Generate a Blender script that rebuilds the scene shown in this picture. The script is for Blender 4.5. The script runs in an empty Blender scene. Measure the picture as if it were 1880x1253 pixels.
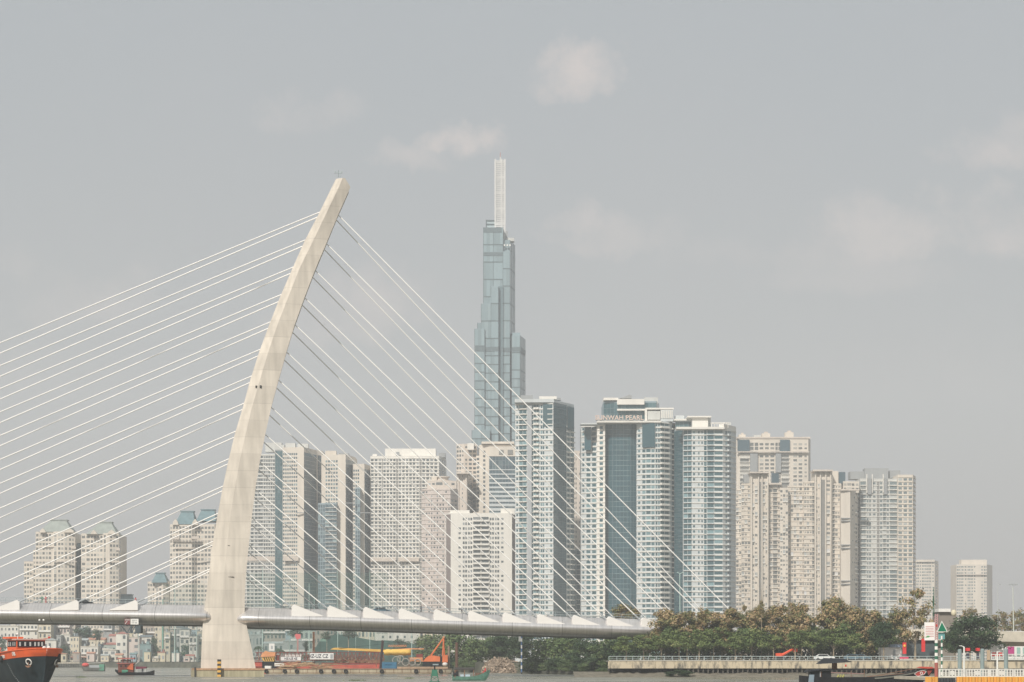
import bpy, math, random
from mathutils import Vector, Matrix, noise as mnoise
R = math.radians
scene = bpy.context.scene
col = scene.collection

# ------------------------------------------------------------------ camera, world, sun, exposure
F = 4300.0; CX = 940.0; HY = 1215.0; H = 3.5        # focal length in photo pixels, horizon row, eye height
SUN_EL = R(41); SUN_AZ = R(206)                      # clockwise from +Y (the view direction)
cam_d = bpy.data.cameras.new('camera'); cam = bpy.data.objects.new('camera', cam_d); col.objects.link(cam)
cam.location = (0, 0, H); cam.rotation_euler = (R(90), 0, 0)
cam_d.sensor_width = 36; cam_d.lens = F / 1880 * 36
cam_d.shift_y = (HY - 626.5) / 1880
cam_d.clip_start = 1.0; cam_d.clip_end = 20000
scene.camera = cam
scene.view_settings.view_transform = 'Standard'; scene.view_settings.look = 'None'
scene.view_settings.gamma = 1; scene.view_settings.exposure = -0.05
scene.cycles.volume_bounces = 2
scene.cycles.max_bounces = 8
scene.cycles.transparent_max_bounces = 16

w = bpy.data.worlds.new('World'); scene.world = w; w.use_nodes = True
nt = w.node_tree; nt.nodes.clear()
def wn(t, **k):
    n = nt.nodes.new(t)
    for a, b in k.items(): setattr(n, a, b)
    return n
def lk(a, b): nt.links.new(a, b)
def wmath(op, a, b=None, c=None, clamp=False):
    n = wn('ShaderNodeMath', operation=op); n.use_clamp = clamp
    for i, v in enumerate((a, b, c)):
        if v is None: continue
        if isinstance(v, (int, float)): n.inputs[i].default_value = v
        else: lk(v, n.inputs[i])
    return n.outputs[0]
def wmix(f, a, b):
    n = wn('ShaderNodeMix', data_type='RGBA')
    for s, v in ((n.inputs[0], f), (n.inputs[6], a), (n.inputs[7], b)):
        if isinstance(v, tuple): s.default_value = v
        elif isinstance(v, (int, float)): s.default_value = v
        else: lk(v, s)
    return n.outputs[2]
sky = wn('ShaderNodeTexSky', sky_type='NISHITA'); sky.sun_disc = False
sky.sun_elevation = SUN_EL; sky.sun_rotation = SUN_AZ
sky.air_density = 1.2; sky.dust_density = 4.0; sky.ozone_density = 1.0; sky.altitude = 10
tc = wn('ShaderNodeTexCoord'); sep = wn('ShaderNodeSeparateXYZ'); lk(tc.outputs['Generated'], sep.inputs[0])
sx, sy, sz = sep.outputs
ysafe = wmath('MAXIMUM', sy, 0.02)
u_ = wmath('DIVIDE', sx, ysafe); v_ = wmath('DIVIDE', sz, ysafe)
# ragged edges for the clouds
nz = wn('ShaderNodeTexNoise'); nz.inputs['Scale'].default_value = 30; nz.inputs['Detail'].default_value = 7; nz.inputs['Roughness'].default_value = 0.62
lk(tc.outputs['Generated'], nz.inputs['Vector'])
nz2 = wn('ShaderNodeTexNoise'); nz2.inputs['Scale'].default_value = 9; nz2.inputs['Detail'].default_value = 5
lk(tc.outputs['Generated'], nz2.inputs['Vector'])
wz = wn('ShaderNodeTexNoise'); wz.inputs['Scale'].default_value = 42; wz.inputs['Detail'].default_value = 6; wz.inputs['Roughness'].default_value = 0.6
lk(tc.outputs['Generated'], wz.inputs['Vector'])
wsep = wn('ShaderNodeSeparateColor'); lk(wz.outputs['Color'], wsep.inputs[0])
u_ = wmath('ADD', u_, wmath('MULTIPLY', wmath('SUBTRACT', wsep.outputs[0], 0.5), 0.034))
v_ = wmath('ADD', v_, wmath('MULTIPLY', wmath('SUBTRACT', wsep.outputs[1], 0.5), 0.026))
CLOUDS = [(1085,140,84,60,.7),(1020,150,70,34,.3),(560,215,95,52,.34),(640,205,60,42,.30),(850,245,80,46,.9),(735,290,90,34,.42),(870,270,60,26,.35),
          (1050,412,45,34,.42),(1110,440,110,40,.36),(1200,432,45,40,.25),(1330,470,120,34,.2),
          (1640,425,150,70,.5),(1790,430,180,76,.55),(1530,470,90,40,.3),(1600,510,200,50,.25),(1830,285,100,52,.5),(1870,245,60,50,.35),
          (30,500,80,40,.26),(150,560,120,70,.30),(700,570,130,70,.42),(610,610,110,55,.34),(760,545,70,45,.25),(40,700,120,60,.2),(1720,700,260,80,.16)]
acc = None
for (px, py, rx, ry, st) in CLOUDS:
    du = wmath('MULTIPLY', wmath('SUBTRACT', u_, (px - CX) / F), F / rx * 0.82)
    dv = wmath('MULTIPLY', wmath('SUBTRACT', v_, (HY - py) / F), F / ry * 0.82)
    dv = wmath('MAXIMUM', dv, wmath('MULTIPLY', dv, -1.7))
    d2 = wmath('ADD', wmath('MULTIPLY', du, du), wmath('MULTIPLY', dv, dv))
    g = wmath('ADD', wmath('MULTIPLY', wmath('SUBTRACT', 1.2, d2), 0.6), wmath('MULTIPLY', wmath('SUBTRACT', nz.outputs[0], 0.5), 2.4), clamp=True)
    g = wmath('MULTIPLY', wmath('SMOOTH_MIN', g, 1.0, 0.3), st)
    acc = g if acc is None else wmath('SMOOTH_MAX', acc, g, 0.12)
acc = wmath('MULTIPLY', acc, wmath('GREATER_THAN', sy, 0.02), clamp=True)
elev = wmath('MULTIPLY', sz, 2.4, clamp=True)
nis = wn('ShaderNodeVectorMath', operation='SCALE'); lk(sky.outputs[0], nis.inputs[0]); nis.inputs['Scale'].default_value = 0.10
hazecol = wmix(elev, (0.46, 0.450, 0.455, 1), (0.51, 0.585, 0.615, 1))
soft = wmath('MULTIPLY', wmath('SUBTRACT', nz2.outputs[0], 0.5), 0.25)
base = wmix(0.72, nis.outputs[0], hazecol)
base = wmix(wmath('ADD', soft, 0.06, clamp=True), base, (0.58, 0.54, 0.54, 1))
skyc = wmix(wmath('MULTIPLY', acc, 1.15, clamp=True), base, (0.84, 0.74, 0.70, 1))
bg = wn('ShaderNodeBackground'); lk(skyc, bg.inputs[0]); bg.inputs[1].default_value = 0.9
wo = wn('ShaderNodeOutputWorld'); lk(bg.outputs[0], wo.inputs[0])

sl = bpy.data.lights.new('sun', 'SUN'); sl.energy = 4.7; sl.angle = R(1.4); sl.color = (1.0, 0.95, 0.88)
so = bpy.data.objects.new('sun', sl); col.objects.link(so)
sdir = Vector((math.sin(SUN_AZ) * math.cos(SUN_EL), math.cos(SUN_AZ) * math.cos(SUN_EL), math.sin(SUN_EL)))
so.rotation_euler = sdir.to_track_quat('Z', 'Y').to_euler(); so.location = (0, 0, 900)

# ------------------------------------------------------------------ helpers
def X(px, Y): return (px - CX) / F * Y
def Z(py, Y): return H + (HY - py) / F * Y
def P(px, py, Y): return Vector((X(px, Y), Y, Z(py, Y)))

MATS = {}
def mat(name, c, rough=0.75, metal=0.0, var=0.12, scale=0.3, spec=0.4, streak=False, rnd=0.0, bump=0.0, c2=None, transp=0.0, coat=0.0):
    """procedural paint / stone / metal: base colour broken up by noise; rnd = change from one face group to the next"""
    if name in MATS: return MATS[name]
    m = bpy.data.materials.new(name); m.use_nodes = True; t = m.node_tree; N = t.nodes; L = t.links
    b = N['Principled BSDF']; b.inputs['Roughness'].default_value = rough; b.inputs['Metallic'].default_value = metal
    b.inputs['Specular IOR Level'].default_value = spec
    if coat: b.inputs['Coat Weight'].default_value = coat
    g = N.new('ShaderNodeNewGeometry'); mp = N.new('ShaderNodeMapping'); L.new(g.outputs['Position'], mp.inputs[0])
    if streak: mp.inputs['Scale'].default_value = (1, 1, 0.12)
    n = N.new('ShaderNodeTexNoise'); n.inputs['Scale'].default_value = scale; n.inputs['Detail'].default_value = 6; n.inputs['Roughness'].default_value = .65
    L.new(mp.outputs[0], n.inputs['Vector'])
    rmp = N.new('ShaderNodeValToRGB'); rmp.color_ramp.elements[0].position = 0.3; rmp.color_ramp.elements[1].position = 0.7
    lo = c2 if c2 else tuple(v * (1 - var) for v in c)
    hi = tuple(min(1, v * (1 + var * .6)) for v in c)
    rmp.color_ramp.elements[0].color = (*lo, 1); rmp.color_ramp.elements[1].color = (*hi, 1)
    L.new(n.outputs[0], rmp.inputs[0]); out = rmp.outputs[0]
    if rnd:
        at = N.new('ShaderNodeAttribute'); at.attribute_name = 'rnd'
        mr = N.new('ShaderNodeMapRange'); mr.inputs['To Min'].default_value = 1 - rnd; mr.inputs['To Max'].default_value = 1 + rnd
        L.new(at.outputs['Fac'], mr.inputs[0])
        vm = N.new('ShaderNodeVectorMath'); vm.operation = 'SCALE'; L.new(out, vm.inputs[0]); L.new(mr.outputs[0], vm.inputs['Scale']); out = vm.outputs[0]
    L.new(out, b.inputs['Base Color'])
    if bump:
        bp = N.new('ShaderNodeBump'); bp.inputs['Strength'].default_value = bump; bp.inputs['Distance'].default_value = .1
        L.new(n.outputs[0], bp.inputs['Height']); L.new(bp.outputs[0], b.inputs['Normal'])
    if transp:
        tr = N.new('ShaderNodeBsdfTransparent'); mx = N.new('ShaderNodeMixShader'); mx.inputs[0].default_value = transp
        o = N['Material Output']; L.new(b.outputs[0], mx.inputs[1]); L.new(tr.outputs[0], mx.inputs[2]); L.new(mx.outputs[0], o.inputs[0])
    MATS[name] = m; return m

def glass(name, c, c2, rough=0.12, spec=0.6):
    if name in MATS: return MATS[name]
    m = bpy.data.materials.new(name); m.use_nodes = True; t = m.node_tree; N = t.nodes; L = t.links
    b = N['Principled BSDF']; b.inputs['Roughness'].default_value = rough; b.inputs['Specular IOR Level'].default_value = spec
    at = N.new('ShaderNodeAttribute'); at.attribute_name = 'rnd'
    r = N.new('ShaderNodeValToRGB'); e = r.color_ramp.elements
    e[0].position = 0; e[0].color = (*c, 1); e[1].position = 0.62; e[1].color = (*tuple(v * 1.35 for v in c), 1)
    k = e.new(0.80); k.color = (*c2, 1); k = e.new(0.95); k.color = (*tuple(min(.6, v * 1.7) for v in c2), 1)
    L.new(at.outputs['Fac'], r.inputs[0]); L.new(r.outputs[0], b.inputs['Base Color'])
    MATS[name] = m; return m

def foliage(name, cols, rough=0.7):
    if name in MATS: return MATS[name]
    m = bpy.data.materials.new(name); m.use_nodes = True; t = m.node_tree; N = t.nodes; L = t.links
    b = N['Principled BSDF']; b.inputs['Roughness'].default_value = rough; b.inputs['Specular IOR Level'].default_value = .25
    g = N.new('ShaderNodeNewGeometry'); n = N.new('ShaderNodeTexNoise'); n.inputs['Scale'].default_value = .45; n.inputs['Detail'].default_value = 3
    L.new(g.outputs['Position'], n.inputs['Vector'])
    a = N.new('ShaderNodeMath'); a.operation = 'MULTIPLY_ADD'; L.new(g.outputs['Random Per Island'], a.inputs[0]); a.inputs[1].default_value = .5
    s = N.new('ShaderNodeMath'); s.operation = 'MULTIPLY_ADD'; L.new(n.outputs[0], s.inputs[0]); s.inputs[1].default_value = 1.5; s.inputs[2].default_value = -.5
    L.new(s.outputs[0], a.inputs[2])
    r = N.new('ShaderNodeValToRGB'); e = r.color_ramp.elements
    e[0].position = .1; e[0].color = (*cols[0], 1); e[1].position = .95; e[1].color = (*cols[-1], 1)
    for i, c in enumerate(cols[1:-1]):
        k = e.new(.1 + .85 * (i + 1) / (len(cols) - 1)); k.color = (*c, 1)
    L.new(a.outputs[0], r.inputs[0]); L.new(r.outputs[0], b.inputs['Base Color'])
    MATS[name] = m; return m

def tag(o, label=None, cat=None, group=None, kind=None):
    if label: o['label'] = label
    if cat: o['category'] = cat
    if group: o['group'] = group
    if kind: o['kind'] = kind
    return o
def empty(name, loc, label=None, cat=None, group=None, rz=0.0):
    o = bpy.data.objects.new(name, None); o.empty_display_size = 1; col.objects.link(o)
    o.location = loc; o.rotation_euler = (0, 0, rz)
    return tag(o, label, cat, group)
def woff(o):
    v = Vector((0, 0, 0))
    while o: v += o.location; o = o.parent
    return v

class MB:
    def __init__(s): s.v = []; s.f = []; s.r = []; s.mi = []; s.m = 0
    def face(s, pts, r=None):
        k = len(s.v); s.v += [tuple(p) for p in pts]; s.f.append(tuple(range(k, k + len(pts)))); s.r.append(random.random() if r is None else r); s.mi.append(s.m)
    def raw(s, vs, fs, r=None):
        k = len(s.v); s.v += [tuple(p) for p in vs]
        rr = random.random() if r is None else r
        for f in fs: s.f.append(tuple(i + k for i in f)); s.r.append(rr); s.mi.append(s.m)
        return s
    def obox(s, o, a, b, c, r=None):   # corner o, edge vectors a, b, c
        o, a, b, c = map(Vector, (o, a, b, c))
        vs = [o, o + a, o + a + b, o + b, o + c, o + a + c, o + a + b + c, o + b + c]
        fs = [(0,3,2,1), (4,5,6,7), (0,1,5,4), (1,2,6,5), (2,3,7,6), (3,0,4,7)]
        if a.cross(b).dot(c) < 0: fs = [f[::-1] for f in fs]
        return s.raw(vs, fs, r)
    def box(s, x0, x1, y0, y1, z0, z1, r=None): return s.obox((x0, y0, z0), (x1 - x0, 0, 0), (0, y1 - y0, 0), (0, 0, z1 - z0), r)
    def prism(s, poly, z0, z1, r=None):     # poly anticlockwise in plan seen from above
        n = len(poly)
        A = sum(poly[i][0] * poly[(i+1) % n][1] - poly[(i+1) % n][0] * poly[i][1] for i in range(n))
        if A < 0: poly = poly[::-1]
        vs = [(p[0], p[1], z0) for p in poly] + [(p[0], p[1], z1) for p in poly]
        fs = [tuple(range(n))[::-1], tuple(range(n, 2 * n))] + [(i, (i+1) % n, n + (i+1) % n, n + i) for i in range(n)]
        return s.raw(vs, fs, r)
    def loft(s, rings, cap=True, r=None, closed=True):
        n = len(rings[0]); vs = [p for q in rings for p in q]; fs = []
        for k in range(len(rings) - 1):
            for i in range(n if closed else n - 1):
                j = (i + 1) % n; fs.append((k*n+i, k*n+j, (k+1)*n+j, (k+1)*n+i))
        if cap: fs += [tuple(range(n))[::-1], tuple(range((len(rings)-1)*n, len(rings)*n))]
        return s.raw(vs, fs, r)
    def tube(s, p, q, r0, r1=None, n=6, cap=True):
        p, q = Vector(p), Vector(q); r1 = r0 if r1 is None else r1
        d = (q - p).normalized(); a = d.orthogonal().normalized(); b = d.cross(a)
        rg = [[c + (a * math.cos(t) + b * math.sin(t)) * rr for t in [2*math.pi*i/n for i in range(n)]] for c, rr in ((p, r0), (q, r1))]
        return s.loft(rg, cap)
    def path(s, pts, rad, n=5):
        for i in range(len(pts) - 1): s.tube(pts[i], pts[i+1], rad, rad, n)
        return s
    def ball(s, c, rx, ry, rz, nu=12, nv=8):
        c = Vector(c); rings = []
        for k in range(1, nv):
            t = math.pi * k / nv
            rings.append([c + Vector((rx*math.sin(t)*math.cos(2*math.pi*i/nu), ry*math.sin(t)*math.sin(2*math.pi*i/nu), -rz*math.cos(t))) for i in range(nu)])
        return s.loft(rings, True)
    def torus(s, c, ax, R0, r0, n=16, k=8):
        c, ax = Vector(c), Vector(ax).normalized(); a = ax.orthogonal().normalized(); b = ax.cross(a); rings = []
        for i in range(n + 1):
            t = 2*math.pi*i/n; e = a*math.cos(t) + b*math.sin(t)
            rings.append([c + e*(R0 + r0*math.cos(q)) + ax*r0*math.sin(q) for q in [2*math.pi*j/k for j in range(k)]])
        return s.loft(rings, False)
    def build(s, name, m, parent=None, world=True, smooth=False, base=True, sub=0):
        me = bpy.data.meshes.new(name)
        vs = s.v
        o = bpy.data.objects.new(name, me)
        if parent is not None:
            o.parent = parent
            if world:
                w_ = woff(parent); vs = [(a - w_.x, b - w_.y, c - w_.z) for a, b, c in vs]
        elif base and vs:
            x0 = min(p[0] for p in vs); x1 = max(p[0] for p in vs); y0 = min(p[1] for p in vs); y1 = max(p[1] for p in vs); z0 = min(p[2] for p in vs)
            L_ = Vector(((x0+x1)/2, (y0+y1)/2, z0)); o.location = L_
            vs = [(a - L_.x, b - L_.y, c - L_.z) for a, b, c in vs]
        me.from_pydata(vs, [], s.f)
        at = me.attributes.new('rnd', 'FLOAT', 'FACE'); at.data.foreach_set('value', s.r)
        for mm in (m if isinstance(m, (list, tuple)) else [m]): me.materials.append(mm)
        if any(s.mi): me.polygons.foreach_set('material_index', s.mi)
        if smooth: me.polygons.foreach_set('use_smooth', [True] * len(me.polygons))
        col.objects.link(o)
        if sub:
            md = o.modifiers.new('sub', 'SUBSURF'); md.levels = sub; md.render_levels = sub
        return o
def split_parts(quads, name, m, parent, limit=100):
    """quads: (size, MB-maker). The largest ones become parts, the rest one object."""
    quads.sort(key=lambda q: -q[0])
    for q in quads[:limit]:
        b = MB(); q[1](b); b.build(name, m, parent)
    if len(quads) > limit:
        b = MB()
        for q in quads[limit:]: q[1](b)
        tag(b.build(name, m, parent), kind='stuff')
def text_mesh(s, size, name, m, parent, loc, rot, world=True, ext=0.03, sx=1.0, bold=0.0):
    cu = bpy.data.curves.new(name, 'FONT'); cu.body = s; cu.size = size; cu.align_x = 'CENTER'; cu.align_y = 'CENTER'; cu.extrude = ext; cu.offset = bold
    o = bpy.data.objects.new(name, cu); col.objects.link(o); bpy.context.view_layer.update()
    me = bpy.data.meshes.new_from_object(o.evaluated_get(bpy.context.evaluated_depsgraph_get())); bpy.data.objects.remove(o)
    me.materials.clear(); me.materials.append(m)
    q = bpy.data.objects.new(name, me); col.objects.link(q); q.parent = parent
    q.location = Vector(loc) - (woff(parent) if world else Vector((0, 0, 0))); q.rotation_euler = rot; q.scale = (sx, 1, 1)
    return q
# ------------------------------------------------------------------ the setting
random.seed(5)
def water_mat():
    m = bpy.data.materials.new('river water'); m.use_nodes = True; t = m.node_tree; N = t.nodes; L = t.links
    b = N['Principled BSDF']; b.inputs['Base Color'].default_value = (0.20, 0.195, 0.15, 1); b.inputs['Roughness'].default_value = .18
    b.inputs['IOR'].default_value = 1.33
    g = N.new('ShaderNodeNewGeometry'); mp = N.new('ShaderNodeMapping'); mp.inputs['Scale'].default_value = (.55, 1.0, 1); L.new(g.outputs['Position'], mp.inputs[0])
    n = N.new('ShaderNodeTexNoise'); n.inputs['Scale'].default_value = .55; n.inputs['Detail'].default_value = 8; n.inputs['Roughness'].default_value = .6; L.new(mp.outputs[0], n.inputs[0])
    n2 = N.new('ShaderNodeTexNoise'); n2.inputs['Scale'].default_value = .03; n2.inputs['Detail'].default_value = 4; L.new(g.outputs['Position'], n2.inputs[0])
    r = N.new('ShaderNodeMapRange'); r.inputs['From Min'].default_value = .4; r.inputs['From Max'].default_value = .6; r.inputs['To Min'].default_value = .12; r.inputs['To Max'].default_value = .4
    L.new(n2.outputs[0], r.inputs[0]); L.new(r.outputs[0], b.inputs['Roughness'])
    bp = N.new('ShaderNodeBump'); bp.inputs['Strength'].default_value = .3; bp.inputs['Distance'].default_value = .35; L.new(n.outputs[0], bp.inputs['Height']); L.new(bp.outputs[0], b.inputs['Normal'])
    return m
wat = MB(); wat.face([(-5000, -300, 0), (5000, -300, 0), (5000, 5200, 0), (-5000, 5200, 0)])
tag(wat.build('water', water_mat(), base=False), kind='structure')

M_earth = mat('earth', (.16, .14, .10), .95, scale=.08, var=.3)
M_mud = mat('mud bank', (.18, .16, .12), .9, scale=.6, var=.45, bump=.6)
M_conc = mat('concrete', (.50, .45, .36), .85, scale=.5, var=.18)
M_quay = mat('stained quay concrete', (.50, .43, .31), .9, scale=.8, streak=False, c2=(.12, .115, .10), var=.1)
for n_ in M_quay.node_tree.nodes:
    if n_.type == 'MAPPING': n_.inputs['Scale'].default_value = (1, 1, .35)
    if n_.type == 'VALTORGB': n_.color_ramp.elements[0].position = .36; n_.color_ramp.elements[1].position = .52
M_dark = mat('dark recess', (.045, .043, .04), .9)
M_steel = mat('galvanised steel', (.33, .38, .39), .5, .3)
M_white = mat('white paint', (.74, .72, .68), .55, scale=.4, var=.12)
M_grey = mat('grey paint', (.35, .37, .38), .6)
GL = 3.4
shore = [(-5000, 1390), (X(-60, 1380), 1380), (X(60, 1360), 1360), (X(250, 1370), 1370), (X(380, 1330), 1330), (X(470, 1180), 1180), (X(700, 1010), 1010), (X(775, 880), 880),
         (X(850, 760), 760), (X(900, 722), 722), (X(960, 712), 712), (X(1010, 650), 650), (X(1080, 612), 612), (X(1112, 560), 560), (X(1118, 532), 532)]
gpoly = shore + [(X(1960, 532), 532), (5000, 532), (5000, 5200), (-5000, 5200)]
g = MB(); g.face([(x, y, GL) for x, y in gpoly])
tag(g.build('ground', M_earth, base=False), kind='structure')
# sloped embankments: mud at the near bank, dark stone on the far one
g = MB()
for (a, b) in zip(shore[:-1], shore[1:]):
    n = Vector((b[1] - a[1], -(b[0] - a[0]), 0)).normalized() * 0
    near = min(a[1], b[1]) < 1100
    off = 5.0 if near else 2.0
    g.face([(a[0], a[1] - off, -.4), (b[0], b[1] - off, -.4), (b[0], b[1] + .5, GL - .02), (a[0], a[1] + .5, GL - .02)])
g.build('embankment', mat('dark bank stone', (.085, .085, .06), .9, scale=.3, var=.6), base=False)['kind'] = 'structure'
# quay: capping wall on piles with mud below, promenade deck behind, rail on top
QY = 530.0
qx0, qx1 = X(1118, QY), X(1990, QY)
g = MB()
n = 120; rows = []
random.seed(9)
for k in range(n + 1):
    x = qx0 - 8 + (qx1 - qx0 + 8) * k / n
    rows.append([(x, QY - 7.5 + random.uniform(-1.2, .8), -.15), (x, QY - 4.5 + random.uniform(-.8, .8), .25 + random.random() * .25), (x, QY + 1.5, .75 + random.random() * .4), (x, QY + 5, 1.2)])
vs = [p for r in rows for p in r]; fs = []
for k in range(n):
    for i in range(3): fs.append((k*4+i, (k+1)*4+i, (k+1)*4+i+1, k*4+i+1))
g.raw(vs, fs); tag(g.build('mud_bank', M_mud, base=False, smooth=True), kind='structure')
g = MB(); g.box(qx0, qx1, QY + .8, QY + 40, 3.50, 3.72)
tag(g.build('promenade', mat('promenade paving', (.30, .28, .25), .9, scale=.4), base=False), kind='structure')
qw = empty('quay_wall', ((qx0 + qx1) / 2, QY, 0), 'stained concrete quay wall on piles along the right bank with a pale top rail', 'quay wall')
g = MB(); g.box(qx0, qx1, QY, QY + .75, 1.95, 3.66)
for k in range(22):
    x = qx0 + (qx1 - qx0) * k / 21
    g.box(x - .2, x + .2, QY - .22, QY, 1.95, 3.5)
g.build('capping_wall', M_quay, qw)
g = MB(); g.box(qx0, qx1, QY - .12, QY + .4, 3.67, 3.86); g.build('coping', mat('pale coping', (.48, .47, .42), .85, scale=1.2), qw)
g = MB(); g.box(qx0, qx1, QY + .2, QY + .3, 4.62, 4.74); g.box(qx0, qx1, QY + .22, QY + .28, 4.2, 4.25)
k = qx0
while k < qx1: g.box(k - .05, k + .05, QY + .21, QY + .29, 3.86, 4.62); k += 1.8
g.build('handrail', mat('pale blue rail', (.42, .48, .47), .5), qw)
piles = []
k = qx0 + 18
while k < qx1:
    piles.append((1, (lambda b, k=k: b.box(k - .15, k + .15, QY + .3, QY + .7, -.3, 1.93)))); k += 1.12
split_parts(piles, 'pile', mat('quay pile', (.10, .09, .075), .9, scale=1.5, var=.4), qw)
g = MB(); g.box(qx0, qx1, QY + 3.2, QY + 3.5, 0, 1.95); g.build('back_wall', M_dark, qw)  # near-black colour paints the shade of the cavity behind the piles
# ------------------------------------------------------------------ the cable-stayed bridge
AL = R(7.4); ax_ = Vector((math.cos(AL), math.sin(AL), 0)); cx_ = Vector((-math.sin(AL), math.cos(AL), 0))
VN = -14.6; VF = 14.6
PN = Vector((X(415, 545), 545, 0)); BO = PN - cx_ * VN     # point of the axis at the pylon
def BU(px, v):                                            # distance along the bridge of a photo column, in the plane v
    k = (px - CX) / F
    return (k * (BO.y + v * cx_.y) - BO.x - v * cx_.x) / (ax_.x - k * ax_.y)
def BP(u, v, z): q = BO + ax_ * u + cx_ * v; return Vector((q.x, q.y, z))
def BPX(px, py, v):
    q = BP(BU(px, v), v, 0); q.z = Z(py, q.y); return q
def lerp(tab, x):
    if x <= tab[0][0]: return tab[0][1:] if len(tab[0]) > 2 else tab[0][1]
    for a, b in zip(tab[:-1], tab[1:]):
        if x <= b[0]:
            t = (x - a[0]) / (b[0] - a[0]); r = tuple(p + (q - p) * t for p, q in zip(a[1:], b[1:]))
            return r if len(r) > 1 else r[0]
    return tab[-1][1:] if len(tab[-1]) > 2 else tab[-1][1]
M_pyl = mat('pylon concrete', (.62, .56, .48), .8, scale=.12, var=.11)
def pylon_mat():
    m = mat('pylon concrete', (.62, .56, .48)); t = m.node_tree; N = t.nodes; L = t.links; b = N['Principled BSDF']
    src = b.inputs['Base Color'].links[0].from_socket
    g = N.new('ShaderNodeNewGeometry'); s = N.new('ShaderNodeSeparateXYZ'); L.new(g.outputs['Position'], s.inputs[0])
    # cast joints every 4 m and a different tone for each lift
    a = N.new('ShaderNodeMath'); a.operation = 'DIVIDE'; L.new(s.outputs[2], a.inputs[0]); a.inputs[1].default_value = 4.0
    f = N.new('ShaderNodeMath'); f.operation = 'FRACT'; L.new(a.outputs[0], f.inputs[0])
    c = N.new('ShaderNodeMath'); c.operation = 'LESS_THAN'; L.new(f.outputs[0], c.inputs[0]); c.inputs[1].default_value = .04
    fl = N.new('ShaderNodeMath'); fl.operation = 'FLOOR'; L.new(a.outputs[0], fl.inputs[0])
    wn_ = N.new('ShaderNodeTexWhiteNoise'); wn_.noise_dimensions = '1D'; L.new(fl.outputs[0], wn_.inputs['W'])
    mr = N.new('ShaderNodeMapRange'); mr.inputs['To Min'].default_value = .93; mr.inputs['To Max'].default_value = 1.04; L.new(wn_.outputs[0], mr.inputs[0])
    sb = N.new('ShaderNodeMath'); sb.operation = 'MULTIPLY_ADD'; L.new(c.outputs[0], sb.inputs[0]); sb.inputs[1].default_value = -.12; L.new(mr.outputs[0], sb.inputs[2])
    mp = N.new('ShaderNodeMapping'); mp.inputs['Scale'].default_value = (1, 1, .08); L.new(g.outputs['Position'], mp.inputs[0])
    n = N.new('ShaderNodeTexNoise'); n.inputs['Scale'].default_value = .8; n.inputs['Detail'].default_value = 7; L.new(mp.outputs[0], n.inputs[0])
    m2 = N.new('ShaderNodeMapRange'); m2.inputs['From Min'].default_value = .35; m2.inputs['From Max'].default_value = .65; m2.inputs['To Min'].default_value = .84; m2.inputs['To Max'].default_value = 1.04; L.new(n.outputs[0], m2.inputs[0])
    pr = N.new('ShaderNodeMath'); pr.operation = 'MULTIPLY'; L.new(sb.outputs[0], pr.inputs[0]); L.new(m2.outputs[0], pr.inputs[1])
    v = N.new('ShaderNodeVectorMath'); v.operation = 'SCALE'; L.new(src, v.inputs[0]); L.new(pr.outputs[0], v.inputs['Scale']); L.new(v.outputs[0], b.inputs['Base Color'])
    return m
pylon_mat()
M_tube = mat('brushed steel edge', (.78, .75, .73), .33, .72, scale=.5, var=.06, streak=True)
M_fin = mat('fin white', (.80, .77, .73), .5, var=.04)
M_cable = mat('cable white', (.86, .84, .80), .4, var=.02)
M_cabd = mat('cable black', (.10, .10, .10), .5, var=.05)
def seams(m, step=11.8, w=.012, amt=.45):
    t = m.node_tree; N = t.nodes; L = t.links; b = N['Principled BSDF']; src = b.inputs['Base Color'].links[0].from_socket
    g = N.new('ShaderNodeNewGeometry'); s = N.new('ShaderNodeSeparateXYZ'); L.new(g.outputs['Position'], s.inputs[0])
    a = N.new('ShaderNodeMath'); a.operation = 'DIVIDE'; L.new(s.outputs[0], a.inputs[0]); a.inputs[1].default_value = step
    f = N.new('ShaderNodeMath'); f.operation = 'FRACT'; L.new(a.outputs[0], f.inputs[0])
    c = N.new('ShaderNodeMath'); c.operation = 'LESS_THAN'; L.new(f.outputs[0], c.inputs[0]); c.inputs[1].default_value = w
    fl = N.new('ShaderNodeMath'); fl.operation = 'FLOOR'; L.new(a.outputs[0], fl.inputs[0])
    wn_ = N.new('ShaderNodeTexWhiteNoise'); wn_.noise_dimensions = '1D'; L.new(fl.outputs[0], wn_.inputs['W'])
    mr = N.new('ShaderNodeMapRange'); mr.inputs['To Min'].default_value = .93; mr.inputs['To Max'].default_value = 1.05; L.new(wn_.outputs[0], mr.inputs[0])
    sb = N.new('ShaderNodeMath'); sb.operation = 'MULTIPLY_ADD'; L.new(c.outputs[0], sb.inputs[0]); sb.inputs[1].default_value = -amt; L.new(mr.outputs[0], sb.inputs[2])
    mp = N.new('ShaderNodeMapping'); mp.inputs['Scale'].default_value = (3.0, .3, .05); L.new(g.outputs['Position'], mp.inputs[0])
    n = N.new('ShaderNodeTexNoise'); n.inputs['Scale'].default_value = 1.0; n.inputs['Detail'].default_value = 5; L.new(mp.outputs[0], n.inputs[0])
    m2 = N.new('ShaderNodeMapRange'); m2.inputs['From Min'].default_value = .3; m2.inputs['From Max'].default_value = .7; m2.inputs['To Min'].default_value = .84; m2.inputs['To Max'].default_value = 1.05; L.new(n.outputs[0], m2.inputs[0])
    pr = N.new('ShaderNodeMath'); pr.operation = 'MULTIPLY'; L.new(sb.outputs[0], pr.inputs[0]); L.new(m2.outputs[0], pr.inputs[1])
    v = N.new('ShaderNodeVectorMath'); v.operation = 'SCALE'; L.new(src, v.inputs[0]); L.new(pr.outputs[0], v.inputs['Scale']); L.new(v.outputs[0], b.inputs['Base Color'])
seams(M_tube)
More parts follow.
